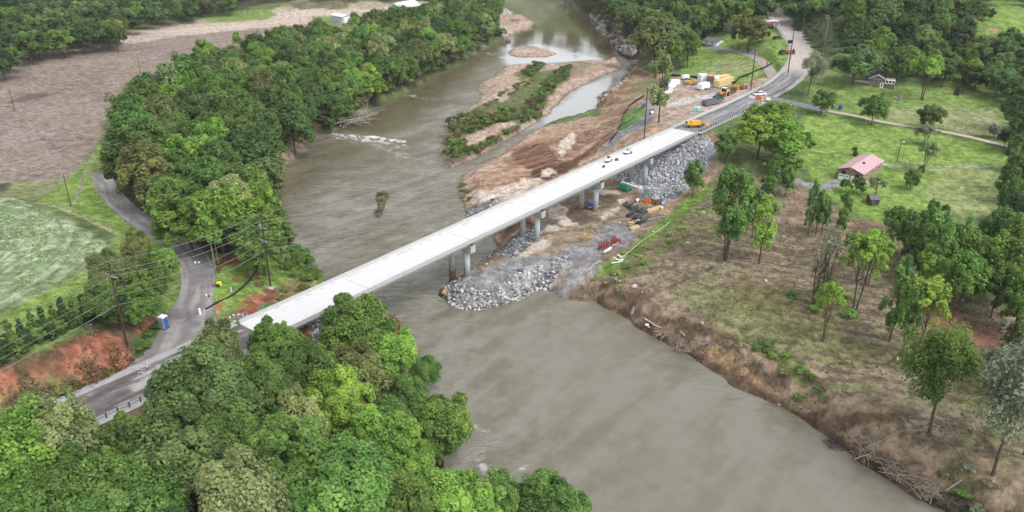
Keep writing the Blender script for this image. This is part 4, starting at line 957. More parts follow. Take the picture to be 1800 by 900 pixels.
def crown_at(protos, px, py, rpx, H, colour, frac=0.62, base=None, **kw):
    """tree whose crown centre is seen at (px,py) with a crown rpx wide (radius); base gives the foot pixel instead"""
    if base is not None:
        p = at(*base); top = CP + 0
        # height so that the crown top projects to py - rpx*0.9 ...
        R = rpx / ppm(p)
        best = 3.0
        for h in np.arange(3, 32, 0.25):
            yy = project(np.array([p[0], p[1], p[2] + h * 0.97]))[1][0]
            if yy <= base[2] if len(base) > 2 else False: best = h; break
        H = best if len(base) > 2 else H
    else:
        p = at(px, py, H * frac); R = rpx / ppm(p)
    return tree(protos, p, R, H, colour, **kw)
def crown_based(protos, bx, by, top_y, rpx, colour, **kw):
    p = at(bx, by); H = 3.0
    for h in np.arange(2, 34, 0.25):
        if project(np.array([p[0], p[1], p[2] + h]))[1][0] <= top_y: H = h; break
    return tree(protos, p, rpx / ppm(p), H, colour, **kw)

placed = []      # world xy + radius of explicit trees, so fills keep off
def note(o, R): placed.append((o.location.x, o.location.y, R))
# --- foreground wood, bottom left: (px, py, radius px, height m, colour, look)
FG = [(38,800,92,19,'bright','bright green broadleaf tree at the left edge of the foreground wood'),
 (108,769,76,19,'pale','pale green broadleaf tree just below the guardrail on the left'),
 (165,860,84,17,'green','mid green broadleaf tree in the lower left of the foreground wood'),
 (232,792,62,15,'mid','shaded green tree between the pale tree and the big blue-green one'),
 (352,702,95,21,'blue','large blue-green broadleaf tree beside the highway junction'),
 (318,800,88,18,'blue','blue-green tree below the largest foreground crown'),
 (385,610,46,13,'olive','olive green tree just left of the near bridge end'),
 (484,600,46,12,'fresh','bright leafy tree touching the near end of the bridge deck'),
 (455,689,61,17,'mid','dark green tree below the leafy one at the bridge end'),
 (618,572,66,16,'green','full green tree standing in front of the first bridge span'),
 (545,650,50,14,'mid','green tree below the grey stone at the bridge end'),
 (632,655,60,14,'olive','olive tree with yellowish leaf tips near the red bank'),
 (690,620,50,13,'bright','bright low tree leaning over the red river bank'),
 (590,705,62,16,'lime','vivid lime green tree in the middle of the foreground wood'),
 (530,745,48,17,'pale','pale yellowish tree above the big rounded crown'),
 (672,765,68,16,'bright','yellow green tree above the river bank pool'),
 (775,745,66,15,'green','broad green tree overhanging the river'),
 (725,700,40,12,'mid','dark tree between the overhanging crown and the red bank'),
 (505,815,92,20,'fresh','big fresh green rounded crown in the foreground centre'),
 (420,880,84,19,'pale','pale green tree at the bottom edge under the rounded crown'),
 (610,870,92,19,'fresh','fresh green tree with domed clumps at the bottom edge'),
 (250,905,80,17,'mid','green tree at the bottom edge on the left'),
 (730,820,44,11,'bright','small bright tree in front of the pale boulder'),
 (800,885,74,16,'bright','bright green tree at the bottom edge by the river'),
 (880,880,52,13,'fresh','fresh green tree at the bottom edge beside the last crown'),
 (968,880,66,14,'green','rightmost green tree at the bottom edge against the water'),
 (700,890,66,14,'mid','shaded tree at the bottom edge between two bright crowns'),
 (90,900,80,16,'green','green tree in the bottom left corner'),
 (412,774,55,16,'mid','shaded tree behind the big rounded crown'),
 (745,650,30,8,'fresh','small leafy tree at the water edge below the red bank'),
 (735,765,36,9,'mid','low tree half hidden beside the overhanging crown'),
 (270,769,31,8,'olive','low olive tree below the end of the guardrail'),
 (540,880,60,14,'green','green tree between the two biggest bottom crowns')]
for px, py, r_, H, c, lb in FG:
    o = crown_at(P_near, px, py, r_, H, c, label=lb, name='broadleaf_tree'); note(o, r_ / ppm(o.location))
# --- group between the side road and the wheat field
for px, py, r_, H, c, lb in [(242,438,32,10,'olive','olive green tree at the top of the roadside clump by the wheat'), (285,458,28,9,'bright','bright green tree in the roadside clump nearest the road bend'),
     (190,478,42,12,'olive','leftmost tree of the roadside clump above the clay bank'), (255,492,42,11,'mid','dark green tree in the middle of the roadside clump'),
     (172,525,34,10,'mid','dark green tree of the roadside clump behind the tall pole'), (238,532,42,10,'green','lowest green tree of the roadside clump above the toilet'), (205,540,32,8,'darkest','shaded tree at the foot of the roadside clump')]:
    o = crown_at(P_near[:3], px, py, r_, H, c, label=lb, name='broadleaf_tree'); note(o, 5)
# --- arborvitae row
p0, p1 = at(8, 634), at(153, 566)
for i in range(9):
    p = p0.lerp(p1, i / 8); p.z = float(hgt(p.x, p.y))
    wh = ['leftmost, cut by the picture edge side', 'second from the left', 'third from the left', 'fourth from the left', 'middle', 'fourth from the right', 'third from the right', 'second from the right', 'rightmost, next to the roadside clump'][i]
    tree(P_cone, p, 2.5, 6.2 + 0.5 * math.sin(i * 2.3), 'mid' if i % 2 else 'darkest', name='arborvitae', label='clipped conical evergreen above the clay bank, ' + wh, group='row of conical evergreens above the clay bank')
# --- named trees of the right bank: (base px, base py, top y, radius px, colour, protos, label)
RB = [(1275,456,283,46,'fresh',P_airyM,'tall leafy many-stemmed tree beside the strip of bright grass'),
 (1334,463,345,32,'bright',P_airy,'bright green slender tree right of the tall many-stemmed one'),
 (1322,418,330,24,'fresh',P_airy,'slender tree behind the bright green one on the meadow'), (1308,400,322,24,'fresh',P_airy,'small tree tucked behind the tall many-stemmed tree'),
 (1216,348,279,24,'fresh',P_airy,'small young tree at the foot of the stone slope'), (1274,288,226,26,'fresh',P_airy,'light young tree at the top of the stone slope'),
 (1392,330,272,21,'bright',P_sparse,'small airy yellow-green tree left of the driveway apron'), (1380,345,292,17,'fresh',P_airy,'small narrow tree at the edge of the driveway'), (1348,350,288,24,'fresh',P_airy,'narrow green tree in front of the big bright crown'),
 (1420,412,323,15,'fresh',P_airy,'leftmost of the thin trees near the brick garage'), (1434,414,330,16,'fresh',P_airy,'second thin tree of the clump near the brick garage'), (1444,412,350,17,'mid',P_airy,'dark thin tree of the clump near the brick garage'),
 (1477,412,343,18,'fresh',P_airy,'rightmost of the thin trees near the brick garage'),
 (1428,542,402,22,'grey',P_wisp,'almost leafless stems left of the leaning trees'), (1444,540,410,20,'grey',P_wisp,'thin leafless stems beside the leaning lime tree'),
 (1452,468,400,26,'grey',P_wisp,'greyish wispy tree behind the leafless stems'),
 (1500,552,404,44,'lime',P_sparse,'tall yellow-green tree with dark branching stems on the meadow'), (1525,500,402,34,'bright',P_sparse,'yellow-green tree behind the dark branching stems'),
 (1446,600,486,27,'lime',P_sparse,'small bright yellow-green tree on a single leaning stem'),
 (1563,600,462,34,'fresh',P_airy,'green tree with a pale crooked trunk'), (1604,630,484,44,'lime',P_sparse,'bright tree right of the pale crooked trunk'), (1585,636,500,26,'fresh',P_airy,'leafy tree on a long pale leaning trunk'),
 (1634,760,574,62,'green',P_feather,'large feathery green tree near the river bank'), (1745,836,588,66,'grey',P_feather,'large greyish green tree at the right edge above the bank'),
 (1800,800,580,60,'olive',P_feather,'olive feathery tree cut by the right edge'),
 (1505,342,312,13,'mid',P_shrub,'small bushy tree in front of the brick garage'), (1486,338,313,12,'green',P_shrub,'bush beside the garage door'), (1538,348,308,16,'grey',P_sparse,'thin grey-leaved tree between garage and shed'),
 (1623,302,247,25,'pale',P_sparse,'pale airy tree on the lawn by the gravel track'), (1625,255,222,22,'grey',P_sparse,'greyish tree behind the pale lawn tree'), (1600,333,298,16,'mid',P_round,'small rounded tree on the lawn'),
 (1503,274,259,7,'darkest',P_cone,'small dark conifer behind the pink roofed house'), (1619,300,290,6,'mid',P_shrub,'small bush under the pale lawn tree'),
 (1443,202,155,23,'mid',P_round,'round dark green tree at the road end of the gravel drive'), (1531,219,162,27,'green',P_round,'large round green tree in the middle of the gravel drive'), (1633,227,181,23,'dark',P_round,'round dark tree at the right of the gravel drive'),
 (1498,150,73,46,'blue',P_mid,'big rounded shade tree left of the dark roofed house'), (1574,150,78,28,'mid',P_mid,'dark tree close to the right wall of the dark roofed house'), (1620,176,92,32,'bright',P_sparse,'light green spreading tree on the lawn right of the house'),
 (1590,138,80,30,'green',P_mid,'green tree behind the right side of the house'), (1662,142,88,24,'green',P_mid,'green tree right of the spreading lawn tree'), (1704,146,104,20,'lime',P_mid,'yellow-green small tree at the wood edge'),
 (1420,168,88,24,'grey',P_feather,'grey-green thin tree beside the road junction'), (1315,90,20,38,'olive',P_mid,'big olive shade tree by the white roofed building'), (1158,216,98,32,'pale',P_airy,'tall pale tree with a bare trunk in the work yard'),
 (1740,36,14,9,'darkest',P_round,'small lone tree on the upper right lawn'), (1768,158,118,18,'mid',P_mid,'tree at the right end of the lawn'), (1765,168,130,14,'pale',P_sparse,'pale small tree at the lawn edge'),
 (1178,125,62,24,'fresh',P_mid,'fresh green tree at the edge of the work yard'), (1208,118,55,23,'mid',P_mid,'dark green tree next to the small raised house'),
 (1150,125,22,44,'olive',P_mid,'very large olive crown above the rocky river bend'), (1100,70,10,30,'olive',P_mid,'olive tree rising over the rocky bluff'),
 (418,84,53,9,'fresh',P_round,'single light green round tree at the top of the wooded bank'),
 (520,100,50,16,'grey',P_feather,'greyish feathery tree above the wooded bank'), (478,455,402,20,'bright',P_sparse,'bright sapling at the river edge by the lawn')]
for bx, by, ty, r_, c, pr, lb in RB:
    o = crown_based(pr, bx, by, ty, r_, c, label=lb, name='shrub' if pr is P_shrub else 'tree', cat='bush' if pr is P_shrub else 'tree'); note(o, r_ / ppm(o.location))
# big bright trees beside the stone slope: crowns right down to the ground
for px, py, r_, H, c, lb in [(1338,238,50,15,'lime','big yellow-green tree crown right of the stone slope, left one'), (1384,246,50,16,'bright','big bright green crown right of the yellow-green one'), (1330,205,26,10,'lime','small yellow-green crown at the road corner'), (1362,210,42,14,'bright','lime green crown behind the big pair by the road'), (1378,282,26,9,'green','shaded lower crown below the big bright pair')]:
    o = crown_at(P_mid, px, py, r_, H, c, frac=0.55, label=lb, name='broadleaf_tree'); note(o, 6)
# right-hand wood edge, each crown where it shows
RW = [(1600,402,34,15,'green'),(1645,402,34,16,'fresh'),(1622,428,32,14,'green'),(1665,442,36,15,'green'),(1700,440,34,15,'fresh'),(1638,462,30,12,'bright'),(1700,480,42,15,'bright'),(1742,455,38,16,'green'),(1765,398,32,15,'fresh'),(1758,500,36,13,'mid'),(1795,470,40,16,'mid'),(1790,420,30,14,'green'),(1800,520,36,14,'green'),
 (1782,345,26,14,'mid'),(1775,318,24,12,'green'),(1788,295,24,13,'blue'),(1792,262,24,12,'dark'),(1795,225,26,14,'dark'),(1790,190,28,14,'darkest'),(1782,370,24,12,'darkest'),(1812,310,26,14,'dark'),(1815,380,30,15,'mid'),(1750,228,12,5,'grey'),(1770,240,16,6,'darkest'),(1795,545,30,11,'green'),(1575,380,20,10,'fresh'),(1812,590,40,13,'olive'),(1770,640,38,10,'grey'),(1690,420,28,13,'fresh'),(1720,412,22,10,'green')]
for px, py, r_, H, c in RW:
    o = crown_at(P_mid, px, py, r_, H, c, frac=0.6, label=WORDS[c] + ' tree of the right edge wood, ' + ('by the gravel drive' if py < 240 else 'beside the lawn' if py < 385 else 'behind the lime trees' if px < 1660 else 'facing the meadow' if px < 1730 else 'at the picture edge, upper' if py < 460 else 'at the picture edge, lower'), group=WORDS[c] + ' trees of the right edge wood ' + ('by the gravel drive' if py < 240 else 'beside the lawn' if py < 385 else 'behind the lime trees' if px < 1660 else 'facing the meadow' if px < 1730 else 'at the picture edge, upper' if py < 460 else 'at the picture edge, lower') , name='tree'); note(o, r_ / ppm(o.location))

def poisson(polyW, r, seed, keep=None, tries=9000):
    g = np.random.default_rng(seed); a = polyW.min(0); b = polyW.max(0)
    P = g.uniform(a, b, (tries, 2)); P = P[seg_dist(P[:, 0], P[:, 1], polyW) < 0]
    P = P[water_sd(P[:, 0], P[:, 1]) > 1.0]
    out_ = []; pl = np.array(placed) if placed else np.zeros((0, 3))
    for q in P:
        if out_ and np.min(np.hypot(*(np.array(out_) - q).T)) < r: continue
        if len(pl) and np.min(np.hypot(pl[:, 0] - q[0], pl[:, 1] - q[1]) - pl[:, 2] * 0.75) < r * 0.25: continue
        out_.append(q)
    return np.array(out_)
def W3(pts, dz):
    p = np.array(pts, float); return on(p[:, 0], p[:, 1], dz)[:, :2]
distant = []          # trees too many and too far to tell apart: (x, y, z, R, H, rgb)
def wood(poly, dz, spacing, Rr, Hr, cols, protos, seed, label, group, name='forest_tree', keep=999, wherefn=None):
    pts = poisson(W3(poly, dz), spacing, seed)
    g = random.Random(seed)
    pts = sorted(pts, key=lambda q: math.hypot(q[0], q[1]))
    for i, q in enumerate(pts):
        z = float(hgt(q[0], q[1])); c = g.choice(cols); R_, H_ = g.uniform(*Rr), g.uniform(*Hr)
        if i >= keep:
            k = 1 + g.uniform(-.2, .2); distant.append((q[0], q[1], z, R_, H_) + tuple(v * k for v in GD[c])); continue
        ws = wherefn(q, z) if wherefn else ''
        size = ('tall ' if H_ > Hr[0] * .35 + Hr[1] * .65 else 'low ' if H_ < Hr[0] * .65 + Hr[1] * .35 else '') + ('broad ' if R_ > Rr[0] * .35 + Rr[1] * .65 else 'slim ' if R_ < Rr[0] * .65 + Rr[1] * .35 else '')
        lb = size + WORDS[c] + ' ' + label + ws
        tree(protos, (q[0], q[1], z), R_, H_, c, name=name, label=lb, group=size + WORDS[c] + ' ' + group + ws, jit=0.18)
    print(group, len(pts)); return len(pts)
def where_left(q, z):
    px, py = project(np.array([q[0], q[1], z + 10])); px, py = float(px[0]), float(py[0])
    d = float(water_sd(np.array([q[0]]), np.array([q[1]]))[0])
    row = 'by the water' if d < 14 else ('middle rows' if d < 42 else 'field side')
    al = 'above the side road' if px < 330 else ('above the inlet' if px < 480 else ('above the driftwood pile' if px < 620 else ('facing the island' if px < 760 else 'at the upstream end')))
    return ', ' + row + ' ' + al
def where_px(*bands):
    def f(q, z):
        px = float(project(np.array([q[0], q[1], z + 10]))[0][0])
        for lim, w_ in bands:
            if px < lim: return ', ' + w_
        return ''
    return f
mixA = ['dark', 'mid', 'mid', 'green', 'green', 'mid', 'olive', 'fresh', 'fresh', 'bright', 'dark', 'pale']
wood([(205,258),(220,205),(245,155),(280,142),(320,122),(345,98),(372,86),(420,88),(470,74),(545,52),(600,58),(640,36),(700,28),(760,14),(800,2),(868,-8),(880,25),(862,58),(825,88),(780,112),(735,140),(690,160),(650,178),(610,196),(560,215),(530,222),(505,240),(480,285),(462,330),(462,370),(478,395),(462,415),(430,410),(385,395),(345,380),(302,352),(266,328),(232,300),(212,280)], 11, 9.4, (6.2, 8.8), (14, 21), mixA, P_mid, 3, 'left bank wood tree', 'left bank wood trees', wherefn=where_left)
wood([(-80,-25),(300,-25),(420,-25),(405,2),(330,14),(262,22),(205,36),(205,58),(150,62),(92,68),(40,82),(8,102),(-80,130)], 11, 11.5, (7, 9.5), (13, 19), ['dark','dark','mid','darkest','darkest','olive','green'], P_far, 4, 'tree edging the far wood', 'trees edging the far wood', keep=36, wherefn=where_px((60, 'at the far left'), (110, 'left of the middle'), (160, 'right of the middle'), (900, 'at its right end')))
wood([(960,-30),(1060,-12),(1080,12),(1100,30),(1135,40),(1180,70),(1212,82),(1228,48),(1290,26),(1345,12),(1352,-30)], 10, 9.5, (6, 8.2), (13, 19), ['dark','mid','mid','darkest','green','blue','green'], P_far, 5, 'tree above the rocky bend', 'trees of the top centre wood', keep=48, wherefn=where_px((1110, 'over the river bluff'), (1180, 'behind the great olive crown'), (1250, 'behind the raised house'), (1900, 'behind the white building')))
wood([(1495,12),(1560,-5),(1715,-5),(1712,48),(1640,70),(1590,78),(1520,92),(1500,62)], 9, 8.5, (5.5, 7.8), (11, 17), ['dark','mid','darkest','blue','green','dark'], P_mid, 6, 'tree in the hillside wood', 'trees of the hillside wood', wherefn=where_px((1560, 'above the rounded shade tree'), (1640, 'above the dark roofed house'), (1900, 'beside the upper lawn')))
wood([(1630,100),(1660,66),(1712,62),(1800,62),(1850,80),(1850,160),(1790,150),(1740,128),(1680,128)], 8, 8.5, (5, 7), (9, 14), ['dark','mid','blue','darkest','green'], P_mid, 7, 'tree between the two right-hand lawns', 'trees between the lawns', wherefn=where_px((1700, 'left part'), (1760, 'middle part'), (1900, 'right part')))
wood([(1352,-12),(1500,-25),(1900,-30),(1900,-12),(1760,-16),(1560,-12),(1480,6),(1380,10)], 8, 12, (6, 8.5), (12, 16), ['dark','mid','darkest'], P_far, 8, 'tree on the top right ridge', 'ridge trees', keep=0)
wood([(430,-40),(1000,-40),(990,-24),(900,-30),(820,-22),(700,-12),(430,-16)], 9, 20, (8, 10), (13, 17), ['dark','mid','darkest'], P_far, 9, 'tree on the far bank', 'far bank trees', keep=0)
g_ = random.Random(77)
for _k in range(150):
    _x, _y = g_.uniform(-330, 300), g_.uniform(0, 90); _y += 925 - 0.25 * _x * (_x > 0) - 0.12 * _x * (_x < 0)
    if water_sd(np.array([_x]), np.array([_y]))[0] > 6: distant.append((_x, _y, float(hgt(_x, _y)), g_.uniform(7, 9.5), g_.uniform(14, 19)) + tuple(GD['darkest']))
wood([(60,800),(150,760),(230,800),(330,860),(480,900),(760,900),(860,930),(700,1000),(60,1000)], 9, 9, (6.5, 8), (12, 15), ['mid','green','dark','fresh'], P_near[:3], 12, 'tree between the large crowns of the foreground wood', 'filling trees of the foreground wood', wherefn=where_px((300, 'on the left'), (600, 'in the middle'), (1900, 'on the right')))
wood([(430,690),(520,640),(600,640),(700,700),(740,780),(700,840),(640,800),(480,770)], 5, 8, (4, 6), (8, 11), ['mid','green','dark'], P_near[:3], 13, 'low tree under the foreground crowns', 'low trees of the foreground wood', wherefn=where_px((560, 'on the road side'), (1900, 'on the river side')))
# dead and bare trees
for bx, by, ty, lb in [(233,312,243,'pale dead tree leaning at the left edge of the wood'), (248,275,218,'thin pale dead trunk in the wood edge'), (302,292,212,'bare pale branching tree in the wooded bank'), (290,285,205,'dead bare tree left of the pale branching one'), (345,275,225,'leafless grey tree inside the wooded bank'),
                       (727,100,58,'leafless round tree among the green river wood'), (447,330,262,'bare brownish tree near the inlet'), (645,190,150,'bare trunk above the driftwood pile'), (1268,118,96,'short bare tree at the edge of the yard lawn'), (1706,150,128,'small dead tree at the lawn edge')]:
    p = at(bx, by); H = 4.0
    for h in np.arange(3, 30, .5):
        if project(np.array([p[0], p[1], p[2] + h]))[1][0] <= ty: H = h; break
    o = empty('dead_tree', p, trng.uniform(0, 6), lb, 'dead tree')
    b_ = bpy.data.objects.new('branches', BARE[trng.randrange(4)]); COL.objects.link(b_); b_.parent = o; b_.scale = (H / 13,) * 3
# --- shrubs along the banks
def shrubs(line, step, Rr, Hr, cols, label, group, seed, off=2.5, closed=False, dz=0.0):
    g = random.Random(seed); P = W3(line, dz) if dz else F2(line) ; k = 0
    for i in range(len(P) - 1):
        L_ = np.linalg.norm(P[i+1] - P[i]); n = max(1, int(L_ / step)); t_ = (P[i+1] - P[i]) / L_; nn = np.array([-t_[1], t_[0]])
        for j in range(n):
            q = P[i] + (P[i+1] - P[i]) * ((j + g.random()) / n)
            for s in (1, -1):
                c = q + nn * s * off * g.uniform(0.6, 1.5)
                if water_sd(np.array([c[0]]), np.array([c[1]]))[0] > 0.3:
                    cc = g.choice(cols); pos = ', ' + ['first', 'second', 'third'][min(2, int(3 * i / (len(P) - 1)))] + ' stretch'
                    tree(P_shrub, (c[0], c[1], float(hgt(*c))), g.uniform(*Rr), g.uniform(*Hr), cc, name='shrub', label=WORDS[cc] + ' ' + label + pos, cat='shrub', group=WORDS[cc] + ' ' + group + pos, jit=0.2); k += 1; break
    return k
shrubs([(476,345),(484,318),(500,400),(520,440),(545,468),(562,490)][2:], 5, (2.4, 3.6), (3, 5), ['mid','green','fresh','dark'], 'waterside bush where the lawn meets the river', 'bushes by the near lawn bank', 21, 3)
shrubs([(478,315),(482,350),(500,400)], 4.5, (3, 4.5), (4, 8), ['mid','green','olive','dark'], 'bush overhanging the river below the left wood', 'bushes at the foot of the left wood', 24, 3.5)
shrubs([(548,236),(580,236),(600,228),(640,208),(660,188),(700,172),(740,150),(775,128),(800,118),(830,100),(850,88),(870,78),(892,66)], 4.2, (3, 4.6), (4, 8), ['dark','mid','olive','brown','mid'], 'bush on the steep left river bank', 'bushes on the steep wooded bank', 22, 4)
shrubs([(1012,5),(1035,28),(1056,52),(1072,72)], 7, (3, 4.5), (4, 6), ['dark','olive','brown'], 'bush on the bluff above the river bend', 'bushes on the rocky bend', 23, 4)
shrubs([(655,535),(690,560),(712,595),(727,640),(742,690),(762,760),(790,830)], 5, (2, 3.2), (2.5, 4.5), ['green','bright','mid'], 'bush at the foot of the red near bank', 'bushes on the red near bank', 25, 3)
def shrub_patch(poly, spacing, Rr, Hr, cols, label, group, seed, name='shrub'):
    P = W2(poly); g = random.Random(seed); g2 = np.random.default_rng(seed)
    a, b = P.min(0), P.max(0); Q = g2.uniform(a, b, (3000, 2)); Q = Q[seg_dist(Q[:, 0], Q[:, 1], P) < 0]; out_ = []
    for q in Q:
        if out_ and np.min(np.hypot(*(np.array(out_) - q).T)) < spacing: continue
        out_.append(q); c = g.choice(cols); R_ = g.uniform(*Rr); f = (q[1] - a[1]) / (b[1] - a[1])
        pos = ['near end', 'middle', 'far end'][min(2, int(f * 3))]; sz = 'broad ' if R_ > sum(Rr) / 2 and len(label.split()) < 12 else ''
        tree(P_shrub, (q[0], q[1], float(hgt(*q))), R_, g.uniform(*Hr), c, name=name, label=sz + WORDS[c] + ' ' + label + ', ' + pos, cat='shrub', group=sz + WORDS[c] + ' ' + group + ', ' + pos, jit=0.2)
    return len(out_)
isl_l, isl_g = 'low bush on the vegetated part of the sandy island', 'bushes on the sandy island'
shrub_patch([(785,222),(800,215),(835,206),(905,198),(948,192),(950,204),(920,220),(905,212),(860,222),(830,236),(800,240)], 2.9, (1.6, 2.8), (1.6, 4.2), ['green','mid','olive','brown'], 'low bush on the western green of the sandy island', 'bushes on the western green of the sandy island', 31)
shrub_patch([(788,250),(830,262),(880,244),(905,228),(915,224),(880,246),(840,272),(798,290),(785,272)], 3.2, (1.6, 2.8), (1.6, 4.0), ['green','mid','brown','olive'], 'low bush on the southern tip of the sandy island', 'bushes on the southern tip of the sandy island', 32)
shrub_patch([(925,190),(950,165),(965,145),(985,128),(1002,122),(998,135),(975,156),(955,182),(940,192)], 3.2, (1.8, 3.0), (1.8, 4.6), ['green','dark','mid','brown'], 'low bush on the eastern ridge of the sandy island', 'bushes on the eastern ridge of the sandy island', 33)
shrub_patch([(905,150),(935,140),(930,148),(900,166),(860,186),(850,190)], 4.5, (1.5, 2.2), (0.9, 1.6), ['olive','green','pale'], 'low bush on the pale middle of the sandy island', 'bushes on the pale middle of the sandy island', 34)
shrub_patch([(926,120),(948,112),(955,120),(935,134),(918,132)], 4, (2, 3), (1.5, 2.6), ['green','dark','mid'], 'low bush on the northern knoll of the sandy island', 'bushes on the northern knoll of the sandy island', 35)
shrub_patch([(1325,610),(1350,600),(1400,645),(1440,672),(1440,688),(1400,672),(1350,640)], 2.4, (1.1, 2.0), (0.8, 1.7), ['green','bright','olive','mid'], 'bush on the slumped part of the right bank', 'bushes on the slumped right bank', 36)
shrub_patch([(1400,690),(1440,690),(1450,705),(1410,712)], 3, (0.9, 1.5), (0.6, 1.2), ['green','olive'], 'bush below the slumped bank', 'small bushes below the slump', 37)
shrub_patch([(1640,870),(1668,812),(1720,840),(1760,880),(1790,910),(1680,905)], 2.8, (1.1, 2.0), (0.7, 1.6), ['green','olive','brown','grey'], 'scrubby bush at the lower right bank', 'scrub on the lower right bank', 38)
shrub_patch([(1070,490),(1110,465),(1150,432),(1190,398),(1205,400),(1160,445),(1110,482),(1085,500)], 3.6, (0.8, 1.6), (0.5, 1.0), ['bright','lime','green'], 'low bright weeds beside the jute line', 'weeds beside the bright grass strip', 39)
shrub_patch([(1030,485),(1050,480),(1090,500),(1100,520),(1085,522),(1060,505)], 3, (0.7, 1.3), (0.4, 0.9), ['bright','green'], 'small weed clump on the raw bank', 'weed clumps on the raw bank', 40)
shrub_patch([(1385,520),(1470,490),(1500,560),(1420,560)], 5.5, (1.2, 2.0), (1.2, 2.4), ['bright','green'], 'green sucker growth around the tree stems', 'sucker growth around the meadow stems', 41)
shrub_patch([(1230,60),(1265,42),(1275,52),(1245,66),(1225,74)], 5, (2.4, 3.4), (1.6, 2.6), ['bright','green'], 'bush on the slope behind the raised house', 'bushes on the slope behind the raised house', 42)
shrub_patch([(1385,40),(1490,16),(1492,55),(1465,95),(1432,112),(1425,88),(1410,60)], 4.6, (1.5, 2.6), (0.5, 1.1), ['olive','pale','green'], 'vine-covered clump on the steep road cutting', 'clumps on the road cutting', 43)
shrub_patch([(500,472),(540,462),(562,486),(560,500),(530,495)], 3.2, (1.6, 2.6), (1.5, 2.8), ['green','mid','olive'], 'bush at the corner of the lawn over the river', 'bushes at the lawn corner', 44)
shrub_patch([(450,500),(520,505),(545,512),(500,530),(470,520)], 4.5, (1.2, 2.0), (0.7, 1.3), ['olive','green'], 'low weeds on the verge behind the bridge', 'weeds behind the bridge parapet', 45)
shrub_patch([(812,322),(822,330),(828,352),(815,350),(808,336)], 3, (1.0, 1.6), (0.6, 1.2), ['mid','olive','grey'], 'low bush on the spit beside the water', 'low bushes on the spit', 46)
shrub_patch([(20,675),(100,660),(150,680),(90,705),(20,720)], 4.5, (1.3, 2.2), (0.6, 1.3), ['green','olive','mid'], 'weedy clump on the clay bank', 'weeds on the clay bank', 47)
shrub_patch([(232,610),(255,590),(275,575),(262,605),(244,622)], 3.4, (1.2, 2.0), (0.5, 1.0), ['green','mid'], 'low clump on the green verge at the junction', 'clumps on the junction verge', 48)
shrub_patch([(1500,262),(1512,262),(1512,270),(1500,270)], 4, (1, 1.4), (1, 1.5), ['darkest'], 'bush behind the pink roof', 'bush behind the pink roof', 49)

# --- the far woods: one object, instanced by geometry nodes from four small tree models
def distant_woods():
    me = bpy.data.meshes.new('distant_woods'); n = len(distant); D = np.array(distant)
    me.vertices.add(n); me.vertices.foreach_set('co', D[:, :3].astype(np.float32).ravel())
    a = me.attributes.new('size', 'FLOAT_VECTOR', 'POINT'); a.data.foreach_set('vector', np.stack([D[:, 3] / 6.5, D[:, 3] / 6.5, D[:, 4] / 17], 1).astype(np.float32).ravel())
    add_col(me, 'tree_tint', D[:, 5:8]); add_f(me, 'turn', np.random.default_rng(3).uniform(0, 6.28, n))
    o = bpy.data.objects.new('distant_woods', me); COL.objects.link(o)
    m = M_leaf.copy(); m.name = 'distant_leaves'; t = m.node_tree
    oi = [x for x in t.nodes if x.type == 'OBJECT_INFO'][0]; at_ = t.nodes.new('ShaderNodeAttribute'); at_.attribute_type = 'INSTANCER'; at_.attribute_name = 'tree_tint'
    for l in list(t.links):
        if l.from_node == oi: t.links.new(at_.outputs['Color'], l.to_socket)
    gc = bpy.data.collections.new('distant_tree_models')
    for i, (c, wd, R, H) in enumerate(P_far):
        cm = c.copy(); cm.materials.clear(); cm.materials.append(m)
        q = bpy.data.objects.new('distant_tree_model', cm); gc.objects.link(q)
    ng = bpy.data.node_groups.new('plant_distant_woods', 'GeometryNodeTree')
    ng.interface.new_socket('Geometry', in_out='INPUT', socket_type='NodeSocketGeometry'); ng.interface.new_socket('Geometry', in_out='OUTPUT', socket_type='NodeSocketGeometry')
    N = ng.nodes; gi = N.new('NodeGroupInput'); go = N.new('NodeGroupOutput')
    ci = N.new('GeometryNodeCollectionInfo'); ci.inputs['Collection'].default_value = gc; ci.inputs['Separate Children'].default_value = True
    ip = N.new('GeometryNodeInstanceOnPoints'); ip.inputs['Pick Instance'].default_value = True
    s1 = N.new('GeometryNodeInputNamedAttribute'); s1.data_type = 'FLOAT_VECTOR'; s1.inputs['Name'].default_value = 'size'
    s2 = N.new('GeometryNodeInputNamedAttribute'); s2.data_type = 'FLOAT'; s2.inputs['Name'].default_value = 'turn'
    cb = N.new('ShaderNodeCombineXYZ'); ng.links.new(s2.outputs['Attribute'], cb.inputs['Z'])
    e2r = N.new('FunctionNodeEulerToRotation'); ng.links.new(cb.outputs[0], e2r.inputs[0])
    ng.links.new(gi.outputs[0], ip.inputs['Points']); ng.links.new(ci.outputs[0], ip.inputs['Instance']); ng.links.new(e2r.outputs[0], ip.inputs['Rotation'])
    ng.links.new(s1.outputs['Attribute'], ip.inputs['Scale']); ng.links.new(ip.outputs[0], go.inputs[0])
    md = o.modifiers.new('plant', 'NODES'); md.node_group = ng
    tag(o, 'far woods of many dark tree crowns along the top of the view', None, None, 'stuff')
    print('distant', n)
distant_woods()

